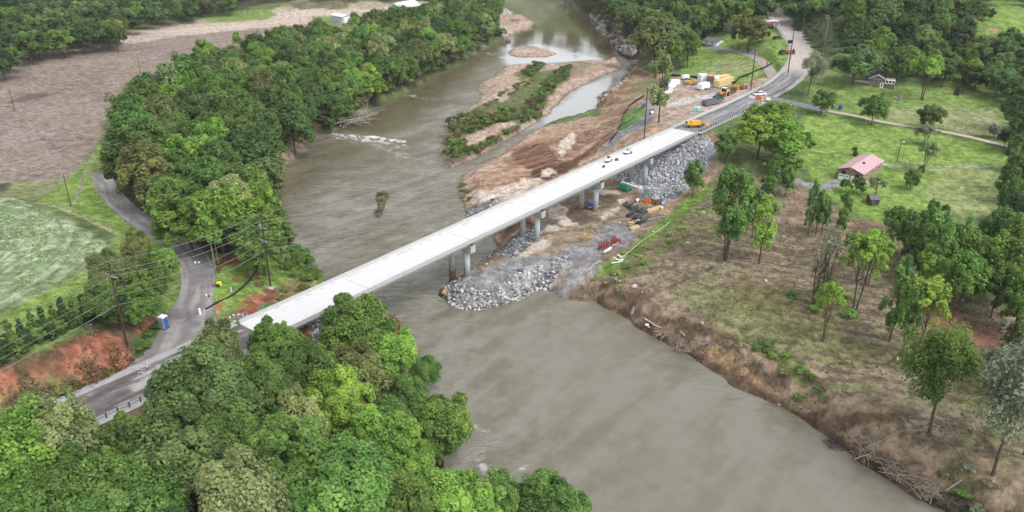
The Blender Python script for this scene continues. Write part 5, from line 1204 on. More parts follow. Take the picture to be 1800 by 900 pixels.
# ------------------------------------------------------------------ the bridge
BRM = Matrix.Rotation(TH, 4, 'Z')
def bx(mb, t0, t1, o0, o1, z0, z1, m=0):
    """box between stations t0..t1 and offsets o0..o1; z relative to the parapet top line"""
    vs = []
    for z in (z0, z1):
        for o_ in (o0, o1):
            for t_ in (t0, t1): vs.append(tuple(bridge_pt(t_, o_, z)))
    return mb.add(vs, [(0,2,3,1),(4,5,7,6),(0,1,5,4),(2,6,7,3),(0,4,6,2),(1,3,7,5)], m)
T0, T1 = -1.0, 174.0
PIERS = [24.8, 57.4, 85.9, 114.7, 143.3]
bridge = empty('road_bridge', bridge_pt(85, BW/2, -12), 0, 'long pale new concrete road bridge crossing the brown river on round columns', 'bridge')
def bpart(mb, name, mats, parent=None, **kw):
    o = mb.build(name, mats, None, **kw); o.parent = parent or bridge
    o.matrix_parent_inverse = Matrix.Translation(-Vector(bridge_pt(85, BW/2, -12))) if parent is None else Matrix.Identity(4)
    return o
mb = MB(); bx(mb, T0, T1, 0.42, BW - 0.42, -0.90, -0.65); bpart(mb, 'deck', M_deck)
for o0, inner in ((0.0, 1), (BW - 0.40, 0)):
    mb = MB()
    for i in range(int((T1 - T0) / 8.9) + 1):       # cast lengths with a narrow joint
        a = T0 + i * 8.9; b_ = min(a + 8.87, T1)
        if b_ <= a: break
        prof = [(0.0, -0.95), (0.0, 0.0), (0.26, 0.0), (0.32, -0.35), (0.40, -0.65), (0.40, -0.95)]
        if not inner: prof = [(0.40 - x, z) for x, z in prof][::-1]
        n = len(prof); vs = [tuple(bridge_pt(a, o0 + x, z)) for x, z in prof] + [tuple(bridge_pt(b_, o0 + x, z)) for x, z in prof]
        mb.add(vs, [(k, (k+1) % n, n + (k+1) % n, n + k) for k in range(n)] + [tuple(range(n-1, -1, -1)), tuple(range(n, 2*n))])
    bpart(mb, 'parapet', M_conc)
for off in (0.12, BW - 0.32):
    mb = MB(); bx(mb, T0, T1, off, off + 0.2, -1.06, -0.953); bpart(mb, 'drip_edge', M_girder)
for off in (1.0, 3.6, BW - 3.6 - 0.5, BW - 1.5):
    for a, b_ in zip([T0 + 1] + PIERS, PIERS + [T1 - 1]):
        mb = MB(); a += 0.04; b_ -= 0.04
        bx(mb, a, b_, off, off + 0.55, -1.1, -0.903); bx(mb, a, b_, off + 0.17, off + 0.38, -1.75, -1.1); bx(mb, a, b_, off, off + 0.55, -1.98, -1.75)
        bpart(mb, 'girder', M_girder)
mb = MB()
g = random.Random(3)
for i in range(46):                                  # patchy cured strips beside the far parapet and dark scuffs along the near one
    t_ = T0 + 4 + i * 3.7 + g.uniform(-1, 1); w_ = g.uniform(1.0, 3.4); o_ = 0.50 + g.uniform(0, 0.5)
    bx(mb, t_, t_ + w_, o_, o_ + g.uniform(0.12, 0.75), -0.649, -0.644, 0)
    if i % 2: bx(mb, t_ + 1, t_ + 1 + g.uniform(1, 4), BW - 0.95, BW - 0.95 + g.uniform(0.05, 0.12), -0.649, -0.644, 1)
M_damp = mat('damp_concrete_film', C(205, 203, 196), 0.85, var=0.1, scale=2)
M_scuff = mat('grey_scuff', C(170, 170, 170), 0.85, var=0.2, scale=2)
for t_ in PIERS: bx(mb, t_ - 0.05, t_ + 0.05, 0.45, BW - 0.45, -0.649, -0.642, 1)
bpart(mb, 'surface_patches', [M_damp, M_scuff, M_stain], kind='stuff')
gz = {57.4: 4.1, 85.9: 4.0, 114.7: 3.8, 143.3: 4.1, 24.8: 4.5}
for t_ in PIERS:
    mb = MB(); bx(mb, t_ - 0.85, t_ + 0.85, 0.75, BW - 0.15, -3.75, -1.99)
    cap = bpart(mb, 'pier_cap', M_conc)
    mb = MB(); bx(mb, t_ - 0.5, t_ + 0.5, BW - 0.42, BW - 0.2, -1.985, -1.2); mb_o = bpart(mb, 'shear_block', M_stain)
    for o_ in (BW - 7.3, BW - 2.3):
        top = Vector(bridge_pt(t_, o_, -3.76)); zb = gz[t_] - (1.2 if t_ == 24.8 else 0)
        mb = MB(); mb.tube((top.x, top.y, zb - 0.2), top, 0.78, 0.78, 24); 
        if t_ == 57.4 and o_ < 5: mb = MB(); mb.tube((top.x, top.y, 4.6), top, 0.78, 0.78, 24)
        c = mb.build('column', M_girder, None, smooth=False); c.parent = bridge; c.matrix_parent_inverse = Matrix.Translation(-Vector(bridge_pt(85, BW/2, -12)))
        for p_ in c.data.polygons: p_.use_smooth = len(p_.vertices) == 4
        mb = MB(); 
        if t_ == 57.4 and o_ < 5: mb.tube((top.x, top.y, -2.5), (top.x, top.y, 4.6), 0.9, 0.88, 24)
        else: mb.tube((top.x, top.y, zb - 0.8), (top.x, top.y, zb + 0.12), 0.95, 0.95, 24)
        bpart(mb, 'column_footing', M_rust if (t_ == 57.4 and o_ < 5) else M_conc)
mb = MB(); bx(mb, T1 - 1.6, T1 + 1.0, 0.1, BW - 0.1, -6.0, -1.99); bx(mb, T1 - 0.05, T1 + 0.9, 0.1, BW - 0.1, -1.99, -0.96); bpart(mb, 'abutment', M_conc)
mb = MB(); bx(mb, T0 - 1.0, T0 + 1.6, 0.1, BW - 0.1, -6.0, -1.99); bx(mb, T0 - 0.9, T0 + 0.05, 0.1, BW - 0.1, -1.99, -0.96); bpart(mb, 'abutment', M_conc)
def on_bridge(px, py):
    """pixel on the deck -> world"""
    z = 13.8
    for _ in range(3):
        p = flat(px, py, z)[0]; t_ = float((p[:2] - BP0[:2]) @ BD[:2]); z = BP0[2] + 0.005 * t_ - 0.65
    return Vector(p)
def trowel(px, py, rz, label, green):
    p = on_bridge(px, py); r = empty('power_trowel', p, rz, label, 'floor machine')
    mb = MB(); mb.tube((-0.6, 0, 0.12), (-0.6, 0, 0.3), 0.62, 0.55, 14); mb.tube((0.6, 0, 0.12), (0.6, 0, 0.3), 0.62, 0.55, 14); mb.build('rotor_guard', M_dark, r)
    mb = MB(); mb.box((0, 0, 0.55), (1.1, 0.8, 0.45), taper=0.8); mb.box((-0.8, 0.1, 0.5), (0.5, 0.6, 0.3)); mb.build('engine_body', M_white, r)
    mb = MB(); mb.box((0.15, 0, 0.95), (0.5, 0.5, 0.12)); mb.box((-0.08, 0, 1.2), (0.1, 0.5, 0.45)); mb.build('seat', M_green if green else M_black, r)
    mb = MB(); mb.path([(0.5, 0, 0.7), (0.7, 0, 1.15), (0.9, 0.25, 1.2)], 0.04); mb.path([(0.7, 0, 1.15), (0.9, -0.25, 1.2)], 0.04); mb.box((0.9, 0, 0.35), (0.5, 1.0, 0.12)); mb.build('control_levers', M_black, r)
    r.scale = (1.25,) * 3
trowel(1103, 270, 0.5, 'ride-on machine with a green seat standing on the bridge deck', True)
trowel(1069, 284, 0.9, 'pale ride-on machine on the bridge deck behind the green seated one', False)
def canister(p, rz, name, label, cat, mats, s=1.0):
    r = empty(name, p, rz, label, cat); mb = MB(); mb.box((0, 0, 0.3), (0.7, 0.5, 0.5), taper=0.85); mb.build('body', mats[0], r)
    mb = MB(); mb.path([(-0.25, 0, 0.5), (-0.25, 0, 0.85), (0.3, 0, 0.85), (0.3, 0, 0.5)], 0.04); mb.build('handle', mats[1], r)
    mb = MB(); mb.tube((-0.3, -0.3, 0.12), (-0.3, 0.3, 0.12), 0.14, n=10); mb.tube((0.3, -0.3, 0.12), (0.3, 0.3, 0.12), 0.14, n=10); mb.build('wheels', M_black, r); r.scale = (s,) * 3
canister(on_bridge(1084, 282), 0.3, 'floor_saw', 'small black wheeled machine between the two ride-on machines', 'floor saw', (M_dark, M_steel), 1.2)
canister(on_bridge(1061, 294), 1.0, 'vibrator_unit', 'tiny black machine alone nearest the near parapet of the deck', 'power tool', (M_black, M_steel), 1.0)

# ------------------------------------------------------------------ poles and wires
POLE = {}
def hpole(bx_, by_, ty):
    p = at(bx_, by_); H = 4
    for h in np.arange(3, 34, 0.1):
        if project(np.array([p[0], p[1], p[2] + h]))[1][0] <= ty: H = h; break
    return p, float(H)
def pole(key, bx_, by_, ty, label, arms=(), r=0.17, mat_=None, rz=0.6, lamp=False, xf=False, lean=0.0, arm_m=None):
    p, H = hpole(bx_, by_, ty); o = empty('utility_pole', p, rz, label, 'utility pole')
    o.rotation_euler[1] = lean
    mb = MB(); mb.tube((0, 0, -0.5), (0, 0, H), r, r * 0.62, 10); mb.build('shaft', mat_ or M_pole, o)
    for (dz, L_) in arms:
        mb = MB(); mb.box((0, 0.16, H - dz), (L_, 0.11, 0.13)); mb.tube((-L_*0.25, 0.12, H - dz), (0, 0.1, H - dz - 0.7), 0.025, n=5); mb.tube((L_*0.25, 0.12, H - dz), (0, 0.1, H - dz - 0.7), 0.025, n=5)
        ar = mb.build('crossarm', arm_m or M_greypole, o)
        for k in (-0.46, -0.2, 0.2, 0.46):
            mb = MB(); mb.tube((k * L_, 0.16, H - dz + 0.07), (k * L_, 0.16, H - dz + 0.32), 0.07, 0.05, 8); mb.build('insulator', M_ins, ar)
    if xf:
        mb = MB(); mb.tube((0.5, 0, H - 3.6), (0.5, 0, H - 2.6), 0.28, 0.28, 14); mb.tube((0.5, 0, H - 2.6), (0.5, 0, H - 2.45), 0.2, 0.1, 10); mb.build('transformer', M_steel, o)
    if lamp:
        mb = MB(); mb.path([(0, 0, H - 0.4), (0.7, 0, H - 0.1)], 0.05); mb.box((1.0, 0, H - 0.12), (0.6, 0.3, 0.2), taper=0.7); mb.build('lamp_head', M_white, o)
    POLE[key] = (Vector(p), H, rz); return o
LR = math.atan2(BD[1], BD[0]) + math.pi/2
pole('P1', 224, 607, 462, 'tall dark pole standing on the red clay bank at the left', ((2.6, 2.6),), 0.21, rz=LR + 0.1)
pole('P2', 476, 505, 376, 'tall dark pole on the lawn behind the near bridge end', ((3.2, 2.6), (6.4, 2.4)), 0.21, rz=LR, xf=True)
pole('P3', 384, 464, 399, 'grey pole with a pale crossarm beside the side road', ((0.15, 3.4),), 0.16, M_greypole, rz=LR - 0.8, arm_m=M_white)
pole('P3b', 378, 472, 418, 'short grey stub pole next to the pole with a pale crossarm', (), 0.19, M_greypole)
pole('P4', 125, 363, 308, 'dark pole on the grass by the corner of the brown field', ((0.3, 1.2),), 0.13, rz=0.3)
pole('P5', 247, 128, 95, 'slim dark pole in the upper brown field', ((0.3, 1.2),), 0.15, rz=0.3)
pole('P6', 26, 195, 157, 'slim dark pole in the left part of the brown field', ((0.3, 1.2),), 0.15, rz=0.3)
pole('P7', 1132, 246, 154, 'tall dark brown pole rising behind the bridge parapet', (), 0.24, rz=LR)
pole('P8', 1319, 162, 87, 'tall dark pole between the work yard and the far road', ((1.0, 2.4),), 0.24, rz=LR)
pole('P9', 1385, 128, 54, 'tall dark pole at the far road junction', ((1.0, 2.4),), 0.24, rz=LR + 0.2)
pole('P10', 1577, 283, 249, 'dark pole with a white lamp on the lawn by the gravel track', (), 0.14, lamp=True, rz=0.2)
pole('P11', 1411, 50, 0, 'pale grey pole on the road cutting nearest the road', ((1.2, 2.2),), 0.2, M_greypole, rz=0.3)
pole('P12', 1447, 92, 28, 'pale grey pole in the middle of the road cutting', ((1.2, 2.2),), 0.2, M_greypole, rz=0.3)
pole('P13', 1472, 22, -18, 'pale grey pole at the top of the road cutting', (), 0.18, M_greypole)
pole('P14', 1292, 36, 12, 'pale pole with a white light behind the white roofed building', (), 0.14, M_white, lamp=True)
pole('P15', 529, 52, 28, 'thin pole beside the wood left of the grey metal shed', (), 0.16, M_greypole)
pole('P16', 635, 30, 11, 'thin pole on the sandy flat between the two metal buildings', (), 0.16, M_greypole)
pole('P17', 1383, 176, 160, 'short thin sign pole at the far junction', (), 0.08, M_greypole)
pole('P18', 1413, 180, 146, 'thin pole below the grey-green tree at the junction', (), 0.11, M_greypole)
pole('P19', 1690, 222, 194, 'thin pole in the dry grass left of the lone dark hedge', (), 0.09, M_greypole)
pole('P20', 1218, 118, 98, 'short dark pole at the yard edge of the lawn', (), 0.12, M_pole)
pole('P21', 878, 44, 18, 'slim pole on the sand bar where the river bends', (), 0.16, M_greypole)
def wire(a, b, sag, label, group=None, r=0.032, n=26):
    a = Vector(a); b = Vector(b); mb = MB(); pts = []
    for i in range(n + 1):
        t_ = i / n; pts.append(a.lerp(b, t_) + Vector((0, 0, -4 * sag * t_ * (1 - t_))))
    mb.path(pts, r, r, 4); o = mb.build('power_line', M_wire); return tag(o, label, 'wire', group)
def arm(key, dz, k=0.0, L_=2.6):
    p, H, rz = POLE[key]; return p + Vector((math.cos(rz) * k * L_, math.sin(rz) * k * L_, H - dz + 0.3))
d12 = POLE['P1'][0] - POLE['P2'][0]
P0 = POLE['P1'][0] + Vector((d12.x, d12.y, 0)).normalized() * 75; P0.z = float(hgt(P0.x, P0.y)); POLE['P0'] = (P0, POLE['P1'][1], LR)
o = empty('utility_pole', P0, LR, 'tall dark pole beyond the left edge of the view carrying the same wires', 'utility pole'); mb = MB(); mb.tube((0,0,-.5),(0,0,POLE['P1'][1]),.21,.13,10); mb.build('shaft', M_pole, o)
sets = [('P0','P1','between the left edge and the clay bank pole',1.2), ('P1','P2','between the clay bank pole and the lawn pole',1.4), ('P2','P7','across the river from the lawn pole',5.5), ('P7','P8','over the work yard',1.6), ('P8','P9','between the yard pole and the junction pole',0.8)]
lev = [(0.0, 0.0, 'topmost wire'), (2.4, 0.46, 'upper wire on the far side'), (2.4, -0.46, 'upper wire on the near side'), (5.6, 0.3, 'middle wire'), (6.3, -0.3, 'lower middle wire'), (8.6, 0.0, 'lowest thick cable')]
for a, b_, wh, sg in sets:
    for i, (dz, k, nm) in enumerate(lev if a in ('P0', 'P1', 'P2') else lev[:4]):
        wire(arm(a, dz, k), arm(b_, dz if dz < POLE[b_][1] - 2 else 3, k), sg * (1 + 0.08 * i), nm + ' ' + wh, None, 0.05 if i == 5 else 0.036)
wire(arm('P2', 6.5, 0), arm('P3', 0.1, 0.4), 0.6, 'thin service wire from the lawn pole to the grey pole')
wire(arm('P2', 6.7, 0), arm('P3', 0.1, -0.4), 0.8, 'second thin service wire slung to the grey pole')
wire(arm('P4', 0.4, 0), arm('P6', 0.4, 0), 1.5, 'thin wire over the brown field between two field poles', None, 0.03)
wire(arm('P11', 0.4, 0), arm('P12', 0.4, 0), 1.0, 'thin wire between the pale poles of the road cutting', None, 0.03)

# ------------------------------------------------------------------ barriers, rails, fences
def along(P, step, s0=0.0, s1=None):
    P = np.asarray(P); s = np.concatenate([[0], np.cumsum(np.linalg.norm(np.diff(P[:, :2], axis=0), axis=1))]); s1 = s1 or s[-1]
    r = []; x = s0
    while x < min(s1, s[-1]) - 0.01:
        q = [np.interp(x, s, P[:, i]) for i in range(3)]; q2 = [np.interp(min(x + 0.5, s[-1]), s, P[:, i]) for i in range(3)]
        r.append((Vector(q), math.atan2(q2[1] - q[1], q2[0] - q[0]))); x += step
    return r
def guardrail(P, side, s0, s1, label):
    st = along(P, 1.905, s0, s1); root = empty('guardrail', st[0][0], 0, label, 'guardrail'); o0 = st[0][0]
    pm = None; pts = []
    for i, (q, a) in enumerate(st):
        n = Vector((math.sin(a), -math.cos(a), 0)) * side; c = q + n - o0; pts.append((c, a))
        if pm is None:
            mb = MB(); mb.box((0, 0, 0.35), (0.18, 0.14, 1.1)); mb.box((0.0, 0.0, 0.93), (0.2, 0.16, 0.06)); po = mb.build('post', M_dark, root); pm = po.data
        else:
            po = bpy.data.objects.new('post', pm); COL.objects.link(po); po.parent = root
        po.location = c + Vector((math.sin(a), -math.cos(a), 0)) * (0.22 if side > 0 else -0.22); po.rotation_euler[2] = a
    mb = MB()
    for (c0, a0), (c1, a1) in zip(pts[:-1], pts[1:]):
        for z0, z1, yo in ((0.50, 0.60, 0.0), (0.60, 0.66, 0.05), (0.66, 0.76, 0.0), (0.76, 0.84, 0.05)):
            u0 = Vector((math.sin(a0), -math.cos(a0), 0)); u1 = Vector((math.sin(a1), -math.cos(a1), 0))
            vs = [c0 + u0 * yo + Vector((0,0,z0)), c1 + u1 * yo + Vector((0,0,z0)), c1 + u1 * (0.05 - yo) + Vector((0,0,z1)), c0 + u0 * (0.05 - yo) + Vector((0,0,z1))]
            vs2 = [v + u0 * 0.04 for v in vs]; mb.add(vs + vs2, [(0,1,2,3), (7,6,5,4), (0,4,5,1), (3,2,6,7)])
    mb.build('rail', M_steel, root); return root
guardrail(HW_NEAR, -5.1, 8, 82, 'steel guardrail along the lower edge of the near highway, half under the trees')
guardrail(HW_FAR, 5.0, 2, 52, 'guardrail with dark posts along the right edge of the far road') 
# pale kerb of cast lengths on the yard side of the far road
def kerb_run(P, off, s0, s1, label):
    st = along(P, 3.05, s0, s1); root = empty('concrete_barrier', st[0][0], 0, label, 'concrete barrier'); o0 = st[0][0]
    mb = MB(); mb.prism([(-0.42, -0.05), (-0.30, 0.25), (-0.16, 0.72), (0.16, 0.72), (0.30, 0.25), (0.42, -0.05)], 0, 3.0); me_ = None
    for q, a in st:
        c = q + Vector((math.sin(a), -math.cos(a), 0)) * off - o0
        if me_ is None: s_ = mb.build('barrier_length', M_conc, root); me_ = s_.data
        else: s_ = bpy.data.objects.new('barrier_length', me_); COL.objects.link(s_); s_.parent = root
        s_.location = c; s_.rotation_euler[2] = a
kerb_run(HW_FAR, -5.2, 1, 108, 'row of pale concrete barrier lengths between the far road and the work yard')
def fabric(line, hgt_, label, name='silt_fence', mat_=None, cat='silt fence', post=3.0, th=0.05):
    P = on(np.array(line, float)[:, 0], np.array(line, float)[:, 1]); P = smooth_line(P, 2.0); P[:, 2] = hgt(P[:, 0], P[:, 1])
    root = empty(name, P[0], 0, label, cat); o0 = Vector(P[0]); mb = MB(); g = random.Random(len(line))
    for a, b_ in zip(P[:-1], P[1:]):
        a = Vector(a) - o0; b_ = Vector(b_) - o0; n = (b_ - a).cross(Vector((0, 0, 1))).normalized() * th
        lo, hi = Vector((0, 0, -0.3)), Vector((0, 0, hgt_))
        mb.add([a - n + lo, b_ - n + lo, b_ - n + hi, a - n + hi, a + n + lo, b_ + n + lo, b_ + n + hi, a + n + hi], [(0,1,2,3),(7,6,5,4),(3,2,6,7),(0,4,5,1)])
    mb.build('fabric', mat_ or M_fence, root)
    mb = None; pm = None
    for q, a in along(P, post):
        if pm is None: m_ = MB(); m_.box((0, 0, hgt_ / 2), (0.08, 0.08, hgt_ + 0.3)); po = m_.build('stake', M_greypole, root); pm = po.data
        else: po = bpy.data.objects.new('stake', pm); COL.objects.link(po); po.parent = root
        po.location = q - o0
fabric([(1172,133),(1210,136),(1240,140),(1262,147),(1284,147),(1292,146),(1300,138),(1322,130),(1345,120),(1356,112)], 0.95, 'long black silt fence between the work yard and the lawn')
fabric([(1132,170),(1120,178),(1106,188),(1097,202),(1093,218),(1086,228)], 0.95, 'curved black silt fence above the narrow channel')
fabric([(1072,250),(1078,242),(1086,232)], 0.8, 'short black silt fence beside the borrow area')
def rope(line, r, label, name, mat_, cat, n=7):
    P = on(np.array(line, float)[:, 0], np.array(line, float)[:, 1]); P = smooth_line(P, 1.2); P[:, 2] = hgt(P[:, 0], P[:, 1]) + r * 0.9
    mb = MB(); o0 = Vector(P[0]); mb.path([Vector(q) - o0 for q in P], r, r, n); o = mb.build(name, mat_); o.location = o0; return tag(o, label, cat)
rope([(1088,460),(1106,443),(1124,428),(1142,416),(1160,404),(1176,392)], 0.16, 'pale jute roll lying along the top of the bright grass strip', 'jute_roll', M_rope, 'jute roll')
rope([(1028,478),(1036,474),(1044,466),(1056,460)], 0.18, 'tan jute roll at the corner of the gravel pad', 'jute_roll', M_rope, 'jute roll')
rope([(362,545),(380,534),(402,524),(424,508),(440,492),(452,474),(453,462),(449,452),(443,446)], 0.22, 'black corrugated pipe curving across the lawn behind the bridge', 'drain_pipe', M_black, 'pipe')
# wire fences in the fields: posts are parts
def post_fence(line, step, label):
    P = on(np.array(line, float)[:, 0], np.array(line, float)[:, 1]); P = smooth_line(P, 2.0); P[:, 2] = hgt(P[:, 0], P[:, 1])
    root = empty('field_fence', P[0], 0, label, 'fence'); o0 = Vector(P[0]); st = along(P, step); pm = None
    for q, a in st:
        if pm is None: m_ = MB(); m_.tube((0,0,-.2),(0,0,1.3),.07,.06,6); po = m_.build('post', M_greypole, root); pm = po.data
        else: po = bpy.data.objects.new('post', pm); COL.objects.link(po); po.parent = root
        po.location = q - o0
    mb = MB()
    for z in (0.5, 0.9, 1.2): mb.path([q - o0 + Vector((0, 0, z)) for q, a in st], 0.012, 0.012, 3)
    mb.build('wire_strands', M_wire, root)
post_fence([(0,346),(52,354),(112,367),(160,387),(205,410)], 4.0, 'wire fence between the wheat and the mown verge')
post_fence([(112,367),(135,350),(143,330),(155,300),(168,268)], 5.0, 'wire fence between the mown strip and the brown field')
post_fence([(265,128),(285,124),(305,118),(320,112)], 4.0, 'short wire fence at the top of the wooded bank')

# ------------------------------------------------------------------ buildings
def frame_from(A, B):
    A = Vector(A); B = Vector(B); return math.atan2(B.y - A.y, B.x - A.x), (B.xy - A.xy).length
def gable_house(name, A, B, depth, wall, roof_h, mats, label, cat, over=0.5, ridge_along='y', parts=(), base_drop=0.8, z=None):
    """A,B: world feet of the front wall seen from the camera (left, right); the house runs back from it"""
    rz, wdt = frame_from(A, B); p = Vector(A); p.z = min(A[2], B[2]) if z is None else z
    r = empty(name, p, rz, label, cat); wm, rm, tm = mats
    mb = MB()
    if ridge_along == 'y':
        pr = [(0, -base_drop), (wdt, -base_drop), (wdt, wall), (wdt/2, wall + roof_h), (0, wall)]
        n = 5; vs = [(x, 0, z_) for x, z_ in pr] + [(x, depth, z_) for x, z_ in pr]
    else:
        pr = [(0, -base_drop), (depth, -base_drop), (depth, wall), (depth/2, wall + roof_h), (0, wall)]
        n = 5; vs = [(0, y, z_) for y, z_ in pr] + [(wdt, y, z_) for y, z_ in pr]
    mb.add(vs, [(k, (k+1) % n, n + (k+1) % n, n + k) for k in range(n)] + [tuple(range(n-1, -1, -1)), tuple(range(n, 2*n))]); mb.build('walls', wm, r)
    span = wdt if ridge_along == 'y' else depth; run = depth if ridge_along == 'y' else wdt
    sl = roof_h / (span/2); th = 0.16
    mb = MB()
    for s in (-1, 1):
        e = span/2 + s * (span/2 + over); ze = wall - sl * over + 0.02; c = span/2; zc = wall + roof_h + 0.02
        q = [(e, -over, ze), (c, -over, zc), (c, run + over, zc), (e, run + over, ze)]; q2 = [(x, y, z_ + th) for x, y, z_ in q]
        if ridge_along != 'y': q = [(y, x, z_) for x, y, z_ in q]; q2 = [(y, x, z_) for x, y, z_ in q2]
        mb.add(q + q2, [(3,2,1,0), (4,5,6,7), (0,1,5,4), (1,2,6,5), (2,3,7,6), (3,0,4,7)])
    rf = mb.build('roof', rm, r)
    mb = MB()
    if ridge_along == 'y': mb.tube((span/2, -over, zc + th), (span/2, run + over, zc + th), 0.09, n=6)
    else: mb.tube((-over, span/2, zc + th), (run + over, span/2, zc + th), 0.09, n=6)
    mb.build('ridge_cap', rm, rf)
    mb = MB()
    if ridge_along == 'y':
        for s in (-1, 1):
            e = span/2 + s * (span/2 + over)
            mb.add([(e, -over-0.03, ze - 0.12), (c, -over-0.03, zc - 0.12), (c, -over-0.03, zc + th), (e, -over-0.03, ze + th)], [(0,1,2,3)] )
            mb.add([(e, -over-0.003, ze - 0.12), (c, -over-0.003, zc - 0.12), (c, -over-0.003, zc + th), (e, -over-0.003, ze + th)], [(3,2,1,0)] )
    if mb.v: mb.build('fascia', tm, rf)
    return r, wdt, depth, zc
def window(r, x, z, w_, h_, frame=M_white, side=None, name='window', glass=M_glass):
    """on the front wall (y=0) or, with side=('R',width), on the right wall"""
    mb = MB(); mb2 = MB()
    if side is None:
        mb.box((x, -0.03, z), (w_, 0.10, h_)); mb2.box((x - w_/4 + 0.02, -0.09, z), (w_/2 - 0.12, 0.03, h_ - 0.16)); mb2.box((x + w_/4 - 0.02, -0.09, z), (w_/2 - 0.12, 0.03, h_ - 0.16))
    else:
        mb.box((side + 0.03, x, z), (0.10, w_, h_)); mb2.box((side + 0.09, x, z), (0.03, w_ - 0.16, h_ - 0.16))
    f = mb.build(name, frame, r); mb2.build('pane', glass, f); return f
# pink-roofed brick garage house
A, B = at(1470.6, 315), at(1513, 324.5); D = at(1549, 297)
rz, wd_ = frame_from(A, B); dep_ = 17.0
pm_ = ppm(A); wh = (315 - 297) / pm_ / math.cos(math.radians(19))
r, W_, D_, ZC = gable_house('brick_house', A, B, dep_, wh, 1.25, (M_brick1, M_pink, M_pole), 'brick house with a pink metal roof and a white garage door', 'house', 0.45)
window(r, W_*0.24, wh*0.80, 1.1, 1.0, M_pole); window(r, W_*0.80, wh*0.72, 1.1, 1.0, M_pole)
mb = MB(); mb.box((W_*0.27, -0.04, 1.0), (3.2, 0.12, 2.1)); gd = mb.build('garage_door', M_white, r)
for k in range(4): mb = MB(); mb.box((W_*0.27 - 1.1 + k * 0.73, -0.12, 1.55), (0.5, 0.04, 0.32)); mb.build('pane', M_glass, gd)
mb = MB(); mb.box((W_*0.62, -0.04, 1.05), (0.95, 0.12, 2.1)); mb.build('door', M_white, r)
mb = MB(); mb.box((W_*0.5, -0.06, wh + 0.85), (0.5, 0.12, 0.45)); mb.build('gable_vent', M_white, r)
mb = MB(); mb.box((W_*0.66, D_*0.42, wh + 1.15), (0.5, 0.6, 0.7)); mb.box((W_*0.66 + 0.35, D_*0.42 + 0.3, wh + 0.95), (0.2, 0.2, 0.6)); mb.build('chimney', M_dark, r)
for k in (0.25, 0.6, 0.85): window(r, D_*k, wh*0.6, 1.1, 0.9, M_white, W_)
mb = MB(); mb.box((W_ + 1.1, 1.0, 0.4), (1.0, 1.0, 1.1)); q = mb.build('condenser_unit', M_siding, r)
# brick house with dark roof
A, B = at(1526, 151.5), at(1553.5, 155.5); rz, wd_ = frame_from(A, B); pm_ = ppm(A); wh = (151.5 - 136) / pm_ / math.cos(math.radians(14))
r, W_, D_, ZC = gable_house('brick_house', A, B, 13, wh, 1.6, (M_brick2, M_shingle, M_white), 'two storey brick house with a dark grey roof among shade trees', 'house', 0.5)
window(r, W_*0.34, wh*0.82, 1.3, 1.1); window(r, W_*0.66, wh*0.80, 1.3, 1.1)
for k in (0.22, 0.34): window(r, W_*k, wh*0.32, 0.9, 0.9)
window(r, W_*0.6, wh*0.28, 1.2, 1.0)
mb = MB(); mb.box((W_*0.83, -0.04, 1.15), (1.2, 0.12, 2.3)); dr = mb.build('door', M_white, r); mb = MB(); mb.box((W_*0.83, -0.12, 1.3), (0.5, 0.04, 1.5)); mb.build('pane', M_glass, dr)
mb = MB(); mb.box((W_*0.48, -0.35, wh*0.42), (0.75, 0.6, wh*0.95), taper=0.7); mb.build('chimney', M_brick2, r)
mb = MB(); mb.box((W_ + 1.9, 3.0, wh*0.22), (3.8, 5.6, wh*0.6)); sr = mb.build('sunroom_base', M_stain, r)
mb = MB(); mb.box((W_ + 1.9, 3.0, wh*0.72), (3.8, 5.6, wh*0.4)); sr = mb.build('sunroom', M_white, r)
for k in range(3): mb = MB(); mb.box((W_ + 0.75 + k*1.2, 0.17, wh*0.74), (0.85, 0.06, wh*0.26)); mb.build('pane', M_glass, sr)
for k in range(3): mb = MB(); mb.box((W_ + 3.83, 1.2 + k*1.6, wh*0.74), (0.06, 1.1, wh*0.26)); mb.build('pane', M_glass, sr)
mb = MB(); mb.box((-2.6, 3.0, wh*0.2), (5.1, 6.0, wh*0.42)); dk_ = mb.build('deck_base', M_stain, r)
mb = MB()
for k in range(6): mb.box((-5.1 + k * 0.98, 0.05, wh*0.52), (0.1, 0.1, 1.1))
for z_ in (0.45, 0.8): mb.box((-2.6, 0.05, wh*0.41 + z_), (5.1, 0.08, 0.1))
mb.build('railing', M_white, dk_)
# small raised house, white walls
A, B = at(1235.5, 80), at(1259, 81.5); r, W_, D_, ZC = gable_house('raised_house', A, B, 8, 2.9, 1.1, (M_white, M_shingle, M_white), 'small white raised house with a grey roof on the lawn edge', 'house', 0.5, 'x', base_drop=-0.9)
for k in (0.2, 0.5, 0.8): mb = MB(); mb.box((W_*k, 0.8, 0.35), (0.3, 0.3, 1.3)); mb.box((W_*k, 7, 0.35), (0.3, 0.3, 1.3)); mb.build('pier', M_stain, r)
for k in (0.25, 0.7): window(r, W_*k, 1.9, 1.0, 1.0)
mb = MB(); mb.box((-1.3, 1.5, 0.75), (2.2, 3, 0.15)); mb.box((W_ + 1.0, 1.5, 0.75), (1.8, 3, 0.15)); mb.build('porch_deck', M_greypole, r)
A, B = at(1271, 54), at(1310, 58); r, W_, D_, ZC = gable_house('white_building', A, B, 14, 3.6, 2.0, (M_siding, M_roofw, M_white), 'long building with a white metal roof behind the big olive shade tree', 'building', 0.5, 'x')
for k in (0.15, 0.4): window(r, W_*k, 1.6, 1.4, 1.2)
